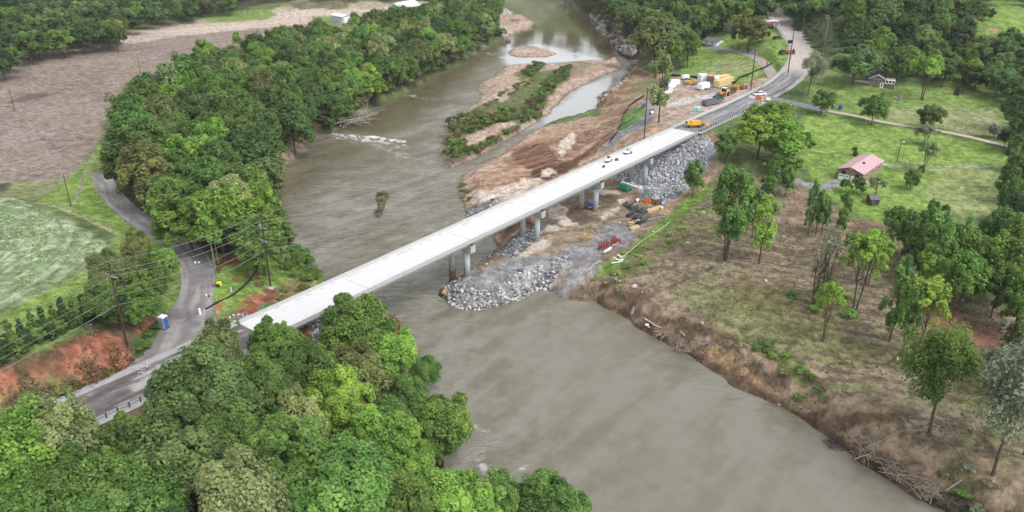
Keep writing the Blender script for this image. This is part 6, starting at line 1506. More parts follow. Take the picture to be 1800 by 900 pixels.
A, B = at(581, 38), at(602, 41); r, W_, D_, ZC = gable_house('metal_shed', A, B, 9, 4.6, 0.9, (M_siding, M_roofw, M_white), 'small grey metal shed with a pale roof beyond the wooded bank', 'shed', 0.3, 'x')
mb = MB(); mb.box((W_ + 0.04, D_*0.45, 2.1), (0.12, 4.6, 4.0)); mb.build('roller_door', M_white, r); mb = MB(); mb.box((W_*0.9, -0.04, 1.1), (1, 0.1, 2.1)); mb.build('door', M_white, r)
A, B = at(684, 23), at(705, 26); r, W_, D_, ZC = gable_house('metal_warehouse', A, B, 24, 4.5, 3.4, (M_siding, M_roofw, M_white), 'large metal warehouse with a bright white roof behind the wooded bank', 'warehouse', 0.5, 'y')
mb = MB(); mb.box((W_*0.5, -0.04, 2), (4, 0.1, 4)); mb.build('roller_door', M_white, r)
A, B = at(1560, 12), at(1582, 13); r, W_, D_, ZC = gable_house('white_house', A, B, 9, 4.5, 2.0, (M_white, M_shingle, M_white), 'white house half hidden in the trees at the top right', 'house', 0.5, 'x')
window(r, W_*.3, 2.4, 1.2, 1.2)
A, B = at(1594, 118), at(1604, 119); r, W_, D_, ZC = gable_house('metal_shed', A, B, 6, 4.5, 1.2, (M_siding, M_roofw, M_white), 'pale roofed shed glimpsed between the trees right of the dark roofed house', 'shed', 0.3, 'x')
A, B = at(1553, 112), at(1562, 113); r, W_, D_, ZC = gable_house('small_shed', A, B, 4, 2.4, 1.0, (M_stain, M_roofw, M_white), 'small brownish shed in the clearing behind the dark roofed house', 'shed', 0.3, 'x')
# open-fronted garden shed
A, B = at(1530, 361), at(1545, 360); r, W_, D_, ZC = gable_house('garden_shed', A, B, 3.0, 1.7, 0.7, (M_dark, M_shingle, M_rust), 'small dark shed on the grass below the brick garage', 'shed', 0.25, 'x')
mb = MB(); mb.box((0.7, -0.04, 0.8), (1.0, 0.1, 1.5)); mb.build('door', M_rust, r)

# ------------------------------------------------------------------ boxes, trailers and machines in the yard
def wheels(r, pts, rad, wd=0.35, name='wheel', hub=M_steel):
    for x, y in pts:
        mb = MB(); mb.tube((x, y - wd/2, rad), (x, y + wd/2, rad), rad, rad, 16); wv_ = mb.build(name, M_black, r)
        mb = MB(); mb.tube((x, y - wd/2 - 0.02, rad), (x, y + wd/2 + 0.02, rad), rad * 0.45, rad * 0.45, 10); mb.build('hub', hub, wv_)
def container(px, py, L_, W_, H_, rz, m_, label, cat='container', door=True, name='shipping_container'):
    p = at(px, py); r = empty(name, p, rz, label, cat); mb = MB(); mb.box((0, 0, H_/2 + 0.1), (L_, W_, H_))
    n = int(L_ / 0.6)
    for i in range(n):
        x = -L_/2 + (i + 0.5) * L_/n
        for s in (-1, 1): mb.box((x, s * (W_/2 + 0.02), H_/2 + 0.1), (L_/n * 0.5, 0.06, H_ * 0.9))
    mb.build('body', m_, r); mb = MB(); mb.box((0, 0, H_ + 0.13), (L_ + 0.06, W_ + 0.06, 0.08)); mb.build('roof_panel', m_, r)
    if door: mb = MB(); mb.box((-L_/2 - 0.04, 0, H_/2 + 0.1), (0.06, W_*0.9, H_*0.88)); d_ = mb.build('door', m_, r); mb = MB(); mb.tube((-L_/2 - 0.1, 0.1, 0.4), (-L_/2 - 0.1, 0.1, H_ - 0.2), 0.03, n=5); mb.tube((-L_/2 - 0.1, -0.1, 0.4), (-L_/2 - 0.1, -0.1, H_ - 0.2), 0.03, n=5); mb.build('lock_bars', M_steel, d_)
    return r
RYD = TH - 0.08
container(1272, 150, 12.2, 2.5, 2.7, RYD, M_tan, 'long tan shipping container at the near side of the yard')
container(1270, 144, 7.5, 2.5, 2.7, RYD - 0.1, M_tan, 'second tan container behind the long one')
container(1261, 146, 6.1, 2.5, 2.8, RYD, M_white, 'white container left of the tan containers')
r = container(1249, 147, 2.6, 3.0, 3.2, RYD + 0.3, M_stain, 'brown stacked crate with an orange top behind the white trailer', 'crate', False, 'site_crate')
mb = MB(); mb.box((0, 0, 3.5), (2.8, 3.1, 0.5)); mb.build('orange_lid', mat('faded_orange', (0.55, 0.30, 0.16), 0.7), r)
r = container(1235, 145, 3.4, 3.6, 3.4, 0.2, M_white, 'white box trailer standing by the silt fence', 'trailer', True, 'box_trailer'); wheels(r, [(-0.6, -1.9), (0.6, -1.9), (-0.6, 1.9), (0.6, 1.9)], 0.45)
def box_trailer(px, py, L_, W_, H_, rz, label):
    p = at(px, py); r = empty('box_trailer', p, rz, label, 'trailer')
    mb = MB(); mb.add([(-L_/2, -W_/2, .5), (L_/2, -W_/2, .5), (L_/2 + .8, 0, .5), (L_/2, W_/2, .5), (-L_/2, W_/2, .5), (-L_/2, -W_/2, H_), (L_/2, -W_/2, H_), (L_/2 + .8, 0, H_ * .95), (L_/2, W_/2, H_), (-L_/2, W_/2, H_)], [(4,3,2,1,0), (5,6,7,8,9), (0,1,6,5), (1,2,7,6), (2,3,8,7), (3,4,9,8), (4,0,5,9)]); mb.build('body', M_white, r)
    mb = MB(); mb.tube((L_/2 + .6, 0, .5), (L_/2 + 2, 0, .45), .08, n=6); mb.build('tow_bar', M_dark, r); wheels(r, [(-0.5, -W_/2), (0.5, -W_/2), (-0.5, W_/2), (0.5, W_/2)], 0.4, .25)
box_trailer(1236, 157, 5.5, 2.5, 2.7, RYD - 0.1, 'white enclosed trailer in the middle of the yard')
box_trailer(1204, 139, 3.2, 2.0, 1.8, 0.4, 'small white trailer at the back corner of the yard')
def telehandler(px, py, rz, label):
    p = at(px, py); r = empty('telehandler', p, rz, label, 'telehandler')
    mb = MB(); mb.box((0, 0, 1.0), (4.6, 1.3, 0.7)); mb.box((-1.8, 0.5, 1.5), (1.2, 1.1, 0.7), taper=.85); mb.build('chassis', M_yel, r)
    mb = MB(); mb.box((0.2, -0.75, 1.9), (1.4, 0.9, 1.3), taper=.85); cb = mb.build('cab', M_dark, r); mb = MB(); mb.box((0.2, -0.75, 2.6), (1.3, 0.85, 0.1)); mb.build('cab_roof', M_yel, cb)
    mb = MB(); mb.tube((-2.2, 0.2, 2.2), (3.0, 0.2, 1.5), 0.26, 0.2, 8); mb.build('boom', M_yel, r); mb = MB(); mb.box((3.2, 0.2, 1.0), (0.15, 1.6, 1.2)); mb.box((3.8, -0.3, 0.45), (1.2, 0.15, 0.08)); mb.box((3.8, 0.7, 0.45), (1.2, 0.15, 0.08)); mb.build('forks', M_dark, r)
    wheels(r, [(-1.6, -1.0), (1.6, -1.0), (-1.6, 1.0), (1.6, 1.0)], 0.65, .45)
telehandler(1214, 149, math.pi + 0.1, 'yellow and black telehandler parked at the back of the yard')
def loader(px, py, rz, label):
    p = at(px, py); r = empty('wheel_loader', p, rz, label, 'wheel loader')
    mb = MB(); mb.box((-1.8, 0, 1.7), (2.8, 1.7, 1.2), taper=.88); mb.box((1.0, 0, 1.3), (2.0, 1.2, 0.8)); mb.build('chassis', M_yel, r)
    mb = MB(); mb.box((0.0, 0, 2.6), (1.5, 1.5, 1.5), taper=.9); cb = mb.build('cab', M_glass, r); mb = MB(); mb.box((0.0, 0, 3.4), (1.7, 1.6, 0.15)); mb.build('cab_roof', M_white, cb)
    mb = MB(); mb.tube((1.0, -0.6, 1.9), (3.4, -0.6, 0.9), 0.16, n=6); mb.tube((1.0, 0.6, 1.9), (3.4, 0.6, 0.9), 0.16, n=6); mb.build('lift_arms', M_yel, r)
    mb = MB(); mb.add([(3.3, -1.5, .2), (4.6, -1.5, .15), (4.4, -1.5, .9), (3.4, -1.5, 1.5), (3.3, 1.5, .2), (4.6, 1.5, .15), (4.4, 1.5, .9), (3.4, 1.5, 1.5)], [(0,1,2,3), (7,6,5,4), (0,4,5,1), (0,3,7,4), (3,2,6,7)]); mb.build('bucket', M_dark, r)
    wheels(r, [(-1.9, -1.15), (1.6, -1.15), (-1.9, 1.15), (1.6, 1.15)], 0.85, .6)
loader(1272, 169, math.pi + RYD, 'yellow wheel loader with a white cab roof beside the far road')
def scrap(px, py, rz, m_, label, name, cat, s=1.0, kind_=0):
    p = at(px, py); r = empty(name, p, rz, label, cat)
    if kind_ == 0:       # bucket
        mb = MB(); mb.add([(-.9, -.8, 0), (.7, -.8, 0), (1.0, -.8, .5), (-.6, -.8, 1.3), (-.9, .8, 0), (.7, .8, 0), (1.0, .8, .5), (-.6, .8, 1.3)], [(0,1,2,3), (7,6,5,4), (0,4,5,1), (0,3,7,4), (2,1,5,6)]); mb.build('shell', m_, r)
        mb = MB(); [mb.box((1.15, -.6 + k * .4, .35), (.4, .12, .12)) for k in range(4)]; mb.build('teeth', M_dark, r)
    else:                # fork frame
        mb = MB(); mb.box((0, 0, 1.0), (.2, 1.9, 1.6)); mb.build('frame', m_, r); mb = MB(); mb.box((.9, -.5, .12), (1.8, .18, .1)); mb.box((.9, .5, .12), (1.8, .18, .1)); mb.build('tines', M_dark, r)
    r.scale = (s,) * 3
scrap(1283, 164, .4, M_rust, 'rusty digging bucket next to the yellow loader', 'digger_bucket', 'bucket', 1.5)
scrap(1289, 163, 1.2, M_rust, 'brown attachment frame right of the rusty bucket', 'fork_attachment', 'attachment', 1.3, 1)
scrap(1294, 158, .9, M_yel, 'yellowish fork attachment behind the brown frame', 'fork_attachment', 'attachment', 1.3, 1)
scrap(1300, 157, .2, M_dark, 'dark bucket in the row of attachments', 'digger_bucket', 'bucket', 1.3)
scrap(1305, 156, .6, M_timber, 'pale attachment frame at the right of the row', 'fork_attachment', 'attachment', 1.1, 1)
scrap(1310, 155, 1.4, M_rust, 'small rusty bucket ending the row near the tall pole', 'digger_bucket', 'bucket', 1.0)
def skip(px, py, L_, m_, rz, label):
    p = at(px, py); r = empty('open_top_trailer', p, rz, label, 'dump trailer'); W_ = 2.5; mb = MB()
    for y in (-W_/2, W_/2): mb.box((0, y, 1.35), (L_, 0.12, 1.5))
    for x in (-L_/2, L_/2): mb.box((x, 0, 1.35), (0.12, W_ - .14, 1.5))
    mb.box((0, 0, 0.62), (L_, W_ - .15, 0.1)); mb.build('body', m_, r)
    mb = MB()
    for k in range(int(L_ / 1.1)): mb.box((-L_/2 + .5 + k * 1.1, -W_/2 - .1, 1.3), (.12, .08, 1.4))
    mb.build('ribs', m_, r); mb = MB(); mb.box((0, 0, 1.3), (L_ * .94, W_ * .9, 0.5), taper=.8); mb.build('load', M_rust, r); wheels(r, [(-L_/2 + .8, -1.1), (-L_/2 + 1.9, -1.1), (-L_/2 + .8, 1.1), (-L_/2 + 1.9, 1.1)], .45)
skip(1251, 184, 8.5, mat('slate_paint', (0.13, 0.14, 0.17), .5), RYD - .25, 'open grey dump trailer on the bare yard beside the far road')
skip(1262, 178, 3.6, mat('dark_green_paint', (0.03, 0.10, 0.06), .5), RYD - .2, 'short dark green skip between the grey trailer and the loader')
def tote(px, py, m_, label, cat='water tank', name='water_tank'):
    p = at(px, py); r = empty(name, p, RYD - 0.9, label, cat); mb = MB(); mb.box((0, 0, .85), (1.5, 1.4, 1.4), taper=.94); mb.box((0, 0, 1.6), (1.3, 1.2, .12)); mb.build('tank', m_, r)
    mb = MB()
    for s in (-1, 1):
        for k in (-.5, 0, .5): mb.box((k, s * .76, .85), (.05, .04, 1.3)); mb.box((s * .78, k, .85), (.04, .05, 1.3))
    mb.build('cage', M_steel, r); mb = MB(); mb.box((0, 0, .08), (1.6, 1.5, .14)); mb.build('pallet', M_dark, r)
tote(1222, 195, M_ltblue, 'pale blue tank by the yard road, left of its twin'); tote(1228, 195.5, M_ltblue, 'pale blue tank by the yard road, right of its twin')
tote(1131, 189, M_blue, 'small blue tank left of the tall brown pole')
p = at(1218, 199.5); mb = MB(); mb.box((0, 0, .05), (2.6, 2.4, .12)); [mb.box((-1.1 + k * .45, 0, .13), (.3, 2.3, .05)) for k in range(6)]; o = mb.build('steel_plate', M_steel); o.location = p; o.rotation_euler[2] = .6; tag(o, 'grey ribbed plate lying in front of the pale blue tanks', 'plate')
# site office under the pale tree
container(1163, 168, 11, 3.4, 3.0, RYD, M_roofw, 'pale grey site office trailer behind the tall pale tree', 'site office', True, 'site_office')
container(1176, 156, 6, 2.4, 2.4, RYD - .2, M_white, 'white store behind the site office', 'container', True, 'storage_box')
container(1186, 149, 4, 2.2, 2.0, .3, M_white, 'small white box at the left end of the yard', 'container', True, 'storage_box')
canister(at(1170, 176), .3, 'compressor', 'small yellowish machine by the site office', 'compressor', (M_tan, M_dark), 2.2)
canister(at(1146, 200), .3, 'generator', 'small pale machine beside the bare tree trunk', 'generator', (M_white, M_dark), 1.8)
def stick(a, b_, r_, m_, label, name, cat):
    mb = MB(); A = at(*a); B = at(*b_); mb.tube(Vector((0,0,r_)), B - A + Vector((0,0,r_)), r_, r_, 8); mb.tube(Vector((0,0,r_)) - (B-A).normalized()*.05, Vector((0,0,r_)), r_*1.15, r_*1.15, 8); o = mb.build(name, m_); o.location = A; return tag(o, label, cat)
stick((1142,175.5), (1152,171), .35, M_bred, 'red pipe lying in front of the site office', 'red_pipe', 'pipe')
def post(px, py, h_, r_, m_, label, name, cat, tilt=0.0):
    p = at(px, py); mb = MB(); mb.tube((0, 0, -.2), (0, 0, h_), r_, r_, 8); mb.tube((0, 0, h_), (0, 0, h_ + .12), r_ * .9, r_ * .5, 8); o = mb.build(name, m_); o.location = p; o.rotation_euler[1] = tilt; return tag(o, label, cat)
post(1347.5, 118, 2.6, .3, M_bred, 'red drum marker on the lawn above the silt fence', 'marker_post', 'marker'); post(1333.5, 158, 3.2, .16, M_bred, 'leaning red marker stake by the barrier row', 'marker_post', 'marker', .6)
post(1378, 160, 2.2, .08, M_bred, 'thin pink survey stake at the junction corner', 'survey_stake', 'stake', .15)
# yellow tanker-like machine on the road
p = at(1221, 224); r = empty('road_machine', Vector((p.x, p.y, 15.1)), TH + math.pi/2 + .9, 'yellow self-propelled road machine parked at the far bridge end', 'road machine')
mb = MB(); mb.box((0, 0, 1.7), (4.2, 2.2, 1.3), taper=.82); mb.box((0, 0, 1.0), (4.6, 2.3, .3)); mb.build('body', M_yel, r); mb = MB(); mb.box((2.7, 0, 1.7), (1.2, 2.0, 1.2), taper=.85); cb = mb.build('cab', M_yel, r); mb = MB(); mb.box((3.25, 0, 1.9), (.08, 1.5, .6)); mb.build('windscreen', M_glass, cb)
mb = MB(); mb.box((-2.7, 0, .8), (1.0, 2.0, .7)); mb.build('hopper', M_dark, r); mb = MB(); mb.tube((-.6, -.5, 2.3), (-.6, -.5, 2.8), .08, n=6); mb.build('exhaust', M_dark, r); wheels(r, [(-1.5, -1.05), (1.9, -1.05), (-1.5, 1.05), (1.9, 1.05)], .55, .4)
# diamond sign
p = at(1243, 229); r = empty('warning_sign', p, TH + math.pi, 'yellow diamond warning sign by the far guardrail', 'road sign'); mb = MB(); mb.tube((0,0,-.2),(0,0,1.9),.04,n=6); mb.build('post', M_steel, r)
mb = MB(); mb.add([(0,-.04,1.1),(.72,-.04,1.82),(0,-.04,2.54),(-.72,-.04,1.82),(0,.0,1.1),(.72,.0,1.82),(0,.0,2.54),(-.72,.0,1.82)], [(0,1,2,3),(7,6,5,4),(0,4,5,1),(1,5,6,2),(2,6,7,3),(3,7,4,0)]); s_ = mb.build('sign_panel', M_signy, r); s_.scale = (1.25, 1, 1.25); r.rotation_euler[2] = -2.6 + math.pi
# pickup truck
def car(px, py, rz, m_, label, truck=False, name='parked_car', L_=4.7, cat='car'):
    p = at(px, py) if not isinstance(px, Vector) else px; r = empty(name, p, rz, label, cat)
    mb = MB(); h = .75
    mb.add([(-L_/2,-.9,.35),(L_/2,-.9,.35),(L_/2,-.85,.8),(L_/2-.1,-.8,.95),(-L_/2,-.85,1.0),(-L_/2,.9,.35),(L_/2,.9,.35),(L_/2,.85,.8),(L_/2-.1,.8,.95),(-L_/2,.85,1.0)], [(0,1,2,3,4),(9,8,7,6,5),(0,5,6,1),(1,6,7,2),(2,7,8,3),(3,8,9,4),(4,9,5,0)]); mb.build('body', m_, r)
    x0, x1 = (-.6, 1.2) if truck else (-1.9, 1.1)
    mb = MB(); mb.add([(x0-.2,-.8,.95),(x1+.5,-.8,.93),(x1-.1,-.68,1.5),(x0,-.68,1.52),(x0-.2,.8,.95),(x1+.5,.8,.93),(x1-.1,.68,1.5),(x0,.68,1.52)], [(0,1,2,3),(7,6,5,4),(1,5,6,2),(3,2,6,7),(0,3,7,4)]); cb = mb.build('windows', M_glass, r)
    mb = MB(); mb.box(((x0+x1)/2-.05, 0, 1.54), (x1-x0-.15, 1.34, .06)); mb.build('roof', m_, cb)
    if truck: mb = MB(); mb.box((-1.65, 0, 1.02), (1.3, 1.3, .06)); mb.build('load_bed', M_dark, r)
    wheels(r, [(-1.45,-.85),(1.45,-.85),(-1.45,.85),(1.45,.85)], .36, .24)
    mb = MB(); mb.box((L_/2+.01, -.6, .75), (.05,.35,.14)); mb.build('headlight', M_steel, r); mb = MB(); mb.box((L_/2+.01, .6, .75), (.05,.35,.14)); mb.build('headlight', M_steel, r)
    return r
car(1335, 167.5, RYD - .5, M_white, 'white pickup truck parked behind the road closure', True, 'pickup_truck', 5.2, 'pickup truck')
# road closure: two white end blocks and a rail with an orange sheet
for k, (a, b_) in enumerate([((1317,171.5), (1325,173)), ((1347,175.5), (1354,176.5))]):
    A = at(*a); B = at(*b_); rz, L_ = frame_from(A, B); r = empty('barrier_block', A, rz, ['white water-filled barrier at the left end of the road closure', 'white water-filled barrier at the right end of the road closure'][k], 'traffic barrier')
    mb = MB(); mb.prism([(-.4, 0), (-.25, .35), (-.12, 1.0), (.12, 1.0), (.25, .35), (.4, 0)], 0, L_); mb.build('body', M_white, r); mb = MB(); mb.box((L_/2, 0, 1.03), (L_*.5, .15, .06)); mb.build('cap', M_white, r)
A = at(1329, 174.5); B = at(1338, 176); rz, L_ = frame_from(A, B); r = empty('closure_sign', A, rz, 'orange-red closure board lying low in front of the white pickup', 'road sign'); mb = MB(); mb.box((L_/2, 0, .75), (L_, .12, 1.1)); mb.build('board', M_orange, r); mb = MB(); mb.box((.3, 0, .15), (.1, .9, .1)); mb.box((L_ - .3, 0, .15), (.1, .9, .1)); mb.build('feet', M_dark, r)
# far roadside: cars, station canopy, mower
car(1366, 69, .4, M_dark, 'dark parked car with a red side by the far forecourt'); 
car(1322, 52, .2, M_white, 'white car half hidden behind the olive shade tree'); car(1353, 46, .1, M_white, 'white car under the forecourt frame')
p = at(1346, 52); r = empty('forecourt_canopy', p, .15, 'white frame canopy with a blue and red fascia on the forecourt', 'canopy'); mb = MB(); [mb.box((x, y, 1.9), (.25, .25, 3.8)) for x in (0, 7) for y in (0, 5)]; mb.build('posts', M_white, r)
mb = MB(); mb.box((3.5, 2.5, 3.95), (8.4, 6.2, .25)); mb.build('roof', M_roofw, r); mb = MB(); mb.box((2.0, -.68, 3.9), (3.4, .1, .55)); mb.build('fascia', M_bred, r); mb = MB(); mb.box((5.6, -.68, 3.9), (4.0, .1, .55)); mb.build('fascia', M_blue, r)
p = at(1388, 82); r = empty('notice_board', p, .2, 'black notice board on two legs by the far junction', 'sign'); mb = MB(); mb.box((0, 0, 2.4), (2.8, .15, 1.6)); mb.build('panel', M_black, r); mb = MB(); mb.box((-1.1, 0, .8), (.12,.12,1.7)); mb.box((1.1, 0, .8), (.12,.12,1.7)); mb.build('legs', M_dark, r)
def tractor(px, py, rz, m_, label, s=1.0):
    p = at(px, py); r = empty('garden_tractor', p, rz, label, 'tractor'); mb = MB(); mb.box((.7, 0, .9), (1.4, .7, .6), taper=.85); mb.box((-.3, 0, .6), (1.6, .6, .3)); mb.build('body', m_, r)
    mb = MB(); mb.box((-.6, 0, 1.0), (.5, .5, .12)); mb.box((-.85, 0, 1.3), (.1, .5, .5)); mb.build('seat', M_black, r); mb = MB(); mb.tube((.05, 0, 1.1), (-.1, 0, 1.5), .03, n=5); mb.tube((-.1,0,1.5),(-.13,0,1.53),.2,n=10); mb.build('steering_wheel', M_black, r)
    wheels(r, [(-.6,-.55),(-.6,.55)], .5, .3); wheels(r, [(1.0,-.45),(1.0,.45)], .3, .2); r.scale = (s,)*3
tractor(1375, 95, .6, M_dark, 'dark tractor on the triangular lawn at the far junction', 1.5); tractor(1389, 95, 2.6, M_orange, 'orange tractor on pale gravel at the far junction', 1.6); tractor(1394, 94, 1.2, M_rust, 'dark red machine right of the orange tractor', 1.4)
tractor(1685, 166, .4, M_dark, 'dark ride-on mower alone on the right-hand lawn', 1.5)
p = at(1397, 106); mb = MB(); mb.box((0,0,.5),(.5,.4,.4)); mb.box((0,0,.15),(.12,.12,.5)); o = mb.build('mailbox', M_white); o.location = p; tag(o, 'white mailbox at the edge of the junction lawn', 'mailbox')
# bins, fire pit, litter
def bin_(px, py, m_, label, s=1.0):
    p = at(px, py); r = empty('wheelie_bin', p, .4, label, 'bin'); mb = MB(); mb.box((0,0,.55),(.62,.62,1.0),taper=1.0); mb.build('body', m_, r); mb = MB(); mb.box((0.03,0,1.1),(.72,.68,.08)); mb.build('lid', m_, r); wheels(r, [(-.3,-.3),(-.3,.3)], .12, .08); r.scale=(s,)*3
bin_(1477, 193, M_blue, 'dark blue wheelie bin beside the gravel drive', 1.7); bin_(1466, 186, M_white, 'small white bin at the foot of the round dark tree', 1.0)
p = at(1579, 172); r = empty('fire_pit', p, .3, 'stone edged fire pit on the lawn below the dark roofed house', 'fire pit'); mb = MB(); mb.tube((0,0,0),(0,0,.3),.9,.9,14); mb.build('pit', M_dark, r)
for k in range(9): a = k * .7; mb = MB(); mb.box((1.5*math.cos(a),1.3*math.sin(a),.18),(.7,.45,.4),rz=a+1.57); mb.build('stone', M_conc, r)
for (a, q) in ((1.9, .6), (-1.9, -.4)): mb = MB(); mb.box((a,q,.45),(1.6,.35,.1)); mb.box((a-.6,q,.2),(.1,.3,.45)); mb.box((a+.6,q,.2),(.1,.3,.45)); mb.build('bench', M_timber, r)
p = at(1765, 578); r = empty('concrete_slab_pile', p, .5, 'broken pale slabs lying at the wood edge on the right', 'slab pile'); 
for k, (x, y, z_, a, tl) in enumerate([(0,0,.3,0,.1),(1.6,.4,.5,.4,-.15),(-1.2,-.9,.25,-.3,.05),(.6,-1.5,.3,.8,.12)]): mb = MB(); mb.box((x,y,z_),(2.2,.5,.25),rz=a,ry=tl); mb.build('slab', M_greypole, r)

# ------------------------------------------------------------------ the working pad under the bridge
p = at(1098, 335); r = empty('boom_lift', p, -0.72, 'green boom lift with a long white boom parked under the bridge', 'boom lift')
mb = MB(); mb.box((0, 0, .75), (3.4, 2.1, .5)); mb.build('chassis', M_green, r)
mb = MB(); mb.box((-.2, .2, 1.5), (3.3, 1.9, 1.0), taper=.86); mb.build('turret', M_green, r); wheels(r, [(-1.3,-1.05),(1.3,-1.05),(-1.3,1.05),(1.3,1.05)], .5, .35)
mb = MB(); mb.tube((-1.6, .3, 2.6), (6.4, .3, 2.0), .30, .25, 8); bm_ = mb.build('boom', M_white, r); mb = MB(); mb.tube((-1.5, .3, 1.6), (-1.6, .3, 2.7), .25, n=8); mb.build('riser', M_white, bm_)
mb = MB(); mb.tube((6.3, .3, 2.0), (7.9, -.3, 1.0), .12, n=6); mb.build('jib', M_dark, bm_)
mb = MB(); mb.box((8.6, -.5, .35), (1.0, 2.2, .1)); [mb.box((8.6 + sx*.48, -.5 + sy*1.05, .9), (.06,.06,1.1)) for sx in (-1,1) for sy in (-1,1)]; [mb.box((8.6 + sx*.48, -.5, 1.4), (.06,2.1,.06)) for sx in (-1,1)]; [mb.box((8.6, -.5 + sy*1.05, 1.4), (1.0,.06,.06)) for sy in (-1,1)]; mb.build('basket', M_steel, bm_)
p = at(1041, 366); r = empty('light_tower', p, .2, 'dark blue generator trailer between the two columns of a pier', 'generator'); mb = MB(); mb.box((0,0,1.3),(2.4,1.5,1.1),taper=.9); mb.build('housing', M_blue, r); mb = MB(); mb.box((0,0,.6),(2.6,1.4,.2)); mb.tube((1.2,0,.6),(2.6,0,.5),.06,n=5); mb.build('frame', M_white, r); wheels(r, [(0,-.85),(0,.85)], .4, .22)
# stacked steel beams
mb = MB(); L_ = 3.4
mb.box((0,0,.03),(L_,.46,.05)); mb.box((0,0,.26),(L_,.05,.42)); mb.box((0,0,.49),(L_,.46,.05)); [mb.box((k,0,.26),(.06,.40,.40)) for k in (-1.4,-.5,.5,1.4)]
b0 = mb.build('steel_beam', M_beam)
g = random.Random(11); A, B = at(1103, 364), at(1136, 381); A2, B2 = at(1109, 377), at(1132, 389); k = 0
rows = [(at(1099, 360), at(1110, 364), 6, 2.6, 'short back row'), (at(1111, 367), at(1133, 375), 8, L_, 'middle row'), (at(1107, 378), at(1130, 386), 8, L_, 'front row'), (at(1130, 391), at(1138, 381), 5, 3.6, 'end stack by the grass')]
for a, b_, n, LL, nm in rows:
    for i in range(n):
        q = a.lerp(b_, i / max(1, n - 1)); q.z = float(hgt(q.x, q.y)) + .05
        for lay in range(2 if g.random() < .55 else 1):
            o = b0 if k == 0 else b0.copy()
            if k: COL.objects.link(o)
            o.location = q + Vector((g.uniform(-.4,.4), g.uniform(-.25,.25), lay * .54)); o.rotation_euler = (g.uniform(-.1,.1), 0, 0.95 + g.uniform(-.14,.14)); o.scale = (LL / L_, .8, 1.0)
            tag(o, 'dark steel beam in the %s of the beam stacks, %s layer' % (nm, ['bottom', 'top'][lay]), 'steel beam', 'dark steel beams, %s %s layer' % (nm, ['bottom', 'top'][lay])); k += 1
# maroon steel frames
def frame_rack(px, py, rz, L_, label):
    p = at(px, py); r = empty('beam_rack', p, rz, label, 'steel frame')
    mb = MB()
    for y in (-.7, 0, .7): mb.box((0, y, .7), (L_, .16, .22)); mb.box((0, y, 1.2), (L_ * .9, .12, .16))
    mb.build('rails', M_red, r); mb = MB(); n = 4
    for k in range(n): mb.box((-L_/2 + .4 + k * (L_ - .8)/(n-1), 0, .9), (.14, 1.7, .14)); mb.box((-L_/2 + .4 + k * (L_ - .8)/(n-1), .7, 1.3), (.12, .12, 1.6))
    mb.build('cross_members', M_red, r); mb = MB(); [mb.box((x, y, .28), (.2,.2,.6)) for x in (-L_/2+.3, L_/2-.3) for y in (-.6,.6)]; mb.build('feet', M_dark, r)
frame_rack(1063, 436, .80, 4.2, 'maroon steel frame with dark feet at the edge of the gravel pad'); frame_rack(1082, 427.5, .80, 2.8, 'smaller maroon steel frame beside the larger one')
stick((1062,444.5), (1074,437.5), .20, M_white, 'white pipe in front of the maroon frame, nearer one', 'white_pipe', 'pipe'); stick((1064,443), (1074,436), .20, M_white, 'white pipe touching the maroon frame', 'white_pipe', 'pipe')
stick((1076,433), (1089,426), .14, M_timber, 'pale timber bar in front of the smaller maroon frame', 'timber_bar', 'timber')
stick((1089,418), (1103,416), .08, M_dark, 'dark steel bar on the gravel by the grass strip', 'steel_bar', 'bar')
def beam(px, py, rz, d, m_, label, n=3, name='timber_stack'):
    p = at(px, py); r = empty(name, p, rz, label, 'timber stack')
    for k in range(n):
        for j in range(2): mb = MB(); mb.box(((k - 1) * .04, (k - (n-1)/2) * d[1]/n, d[2]/4 + j * d[2]/2), (d[0] * (1 - .04*k), d[1]/n - .03, d[2]/2 - .02)); mb.build('timber', m_, r)
beam(1150, 370, .62, (6.2, 1.5, .8), M_timber, 'long pale timber stack beside the bright grass strip'); beam(1115, 402, .72, (3.6, 1.1, .7), M_timber, 'pale timber stack lying in front of the tan crate'); beam(1112, 328, -.32, (5.6, .7, .5), mat('pinkish_timber', (.55,.40,.30), .8), 'long pinkish timber on the rock slope behind the boom lift', 2)
beam(782.5, 513, 1.25, (2.6, .8, .5), mat('orange_timber', (.52,.32,.16), .8), 'short orange plank on the rocks at the causeway tip', 2); beam(672, 557, 1.0, (2.2, .9, .3), M_timber, 'plank on the red bank below the first pier', 2); beam(908, 411, .9, (4.5, .9, .4), M_timber, 'loose pale planks under the bridge left of a column', 3)
beam(916, 407, .4, (3.0, .5, .4), M_timber, 'second small plank pile under the bridge', 2)
p = at(1109, 397); r = empty('timber_crate', p, .4, 'square tan crate on the gravel below the steel beams', 'crate'); mb = MB(); mb.box((0,0,.65),(1.6,1.5,1.2)); mb.build('box', M_timber, r); mb = MB(); [mb.box((0, -.78, z_),(1.6,.05,.12)) for z_ in (.15,.65,1.15)]; mb.box((.2,.3,1.3),(.8,.4,.15)); mb.build('battens', M_rust, r)
canister(at(1120, 396), .6, 'black_drum_cart', 'black cart between the tan crate and the timber stack', 'cart', (M_black, M_white), 2.0)
p = at(1163, 369.5); r = empty('yellow_drum', p, 0, 'yellow drum with a pale lid beside the grass strip', 'drum'); mb = MB(); mb.tube((0,0,0),(0,0,1.0),.4,.4,16); [mb.tube((0,0,z_),(0,0,z_+.05),.43,.43,16) for z_ in (.3,.65)]; mb.build('barrel', mat('drum_yellow', (.72,.50,.04), .5), r); mb = MB(); mb.tube((0,0,1.0),(0,0,1.1),.41,.41,16); mb.build('lid', M_white, r)
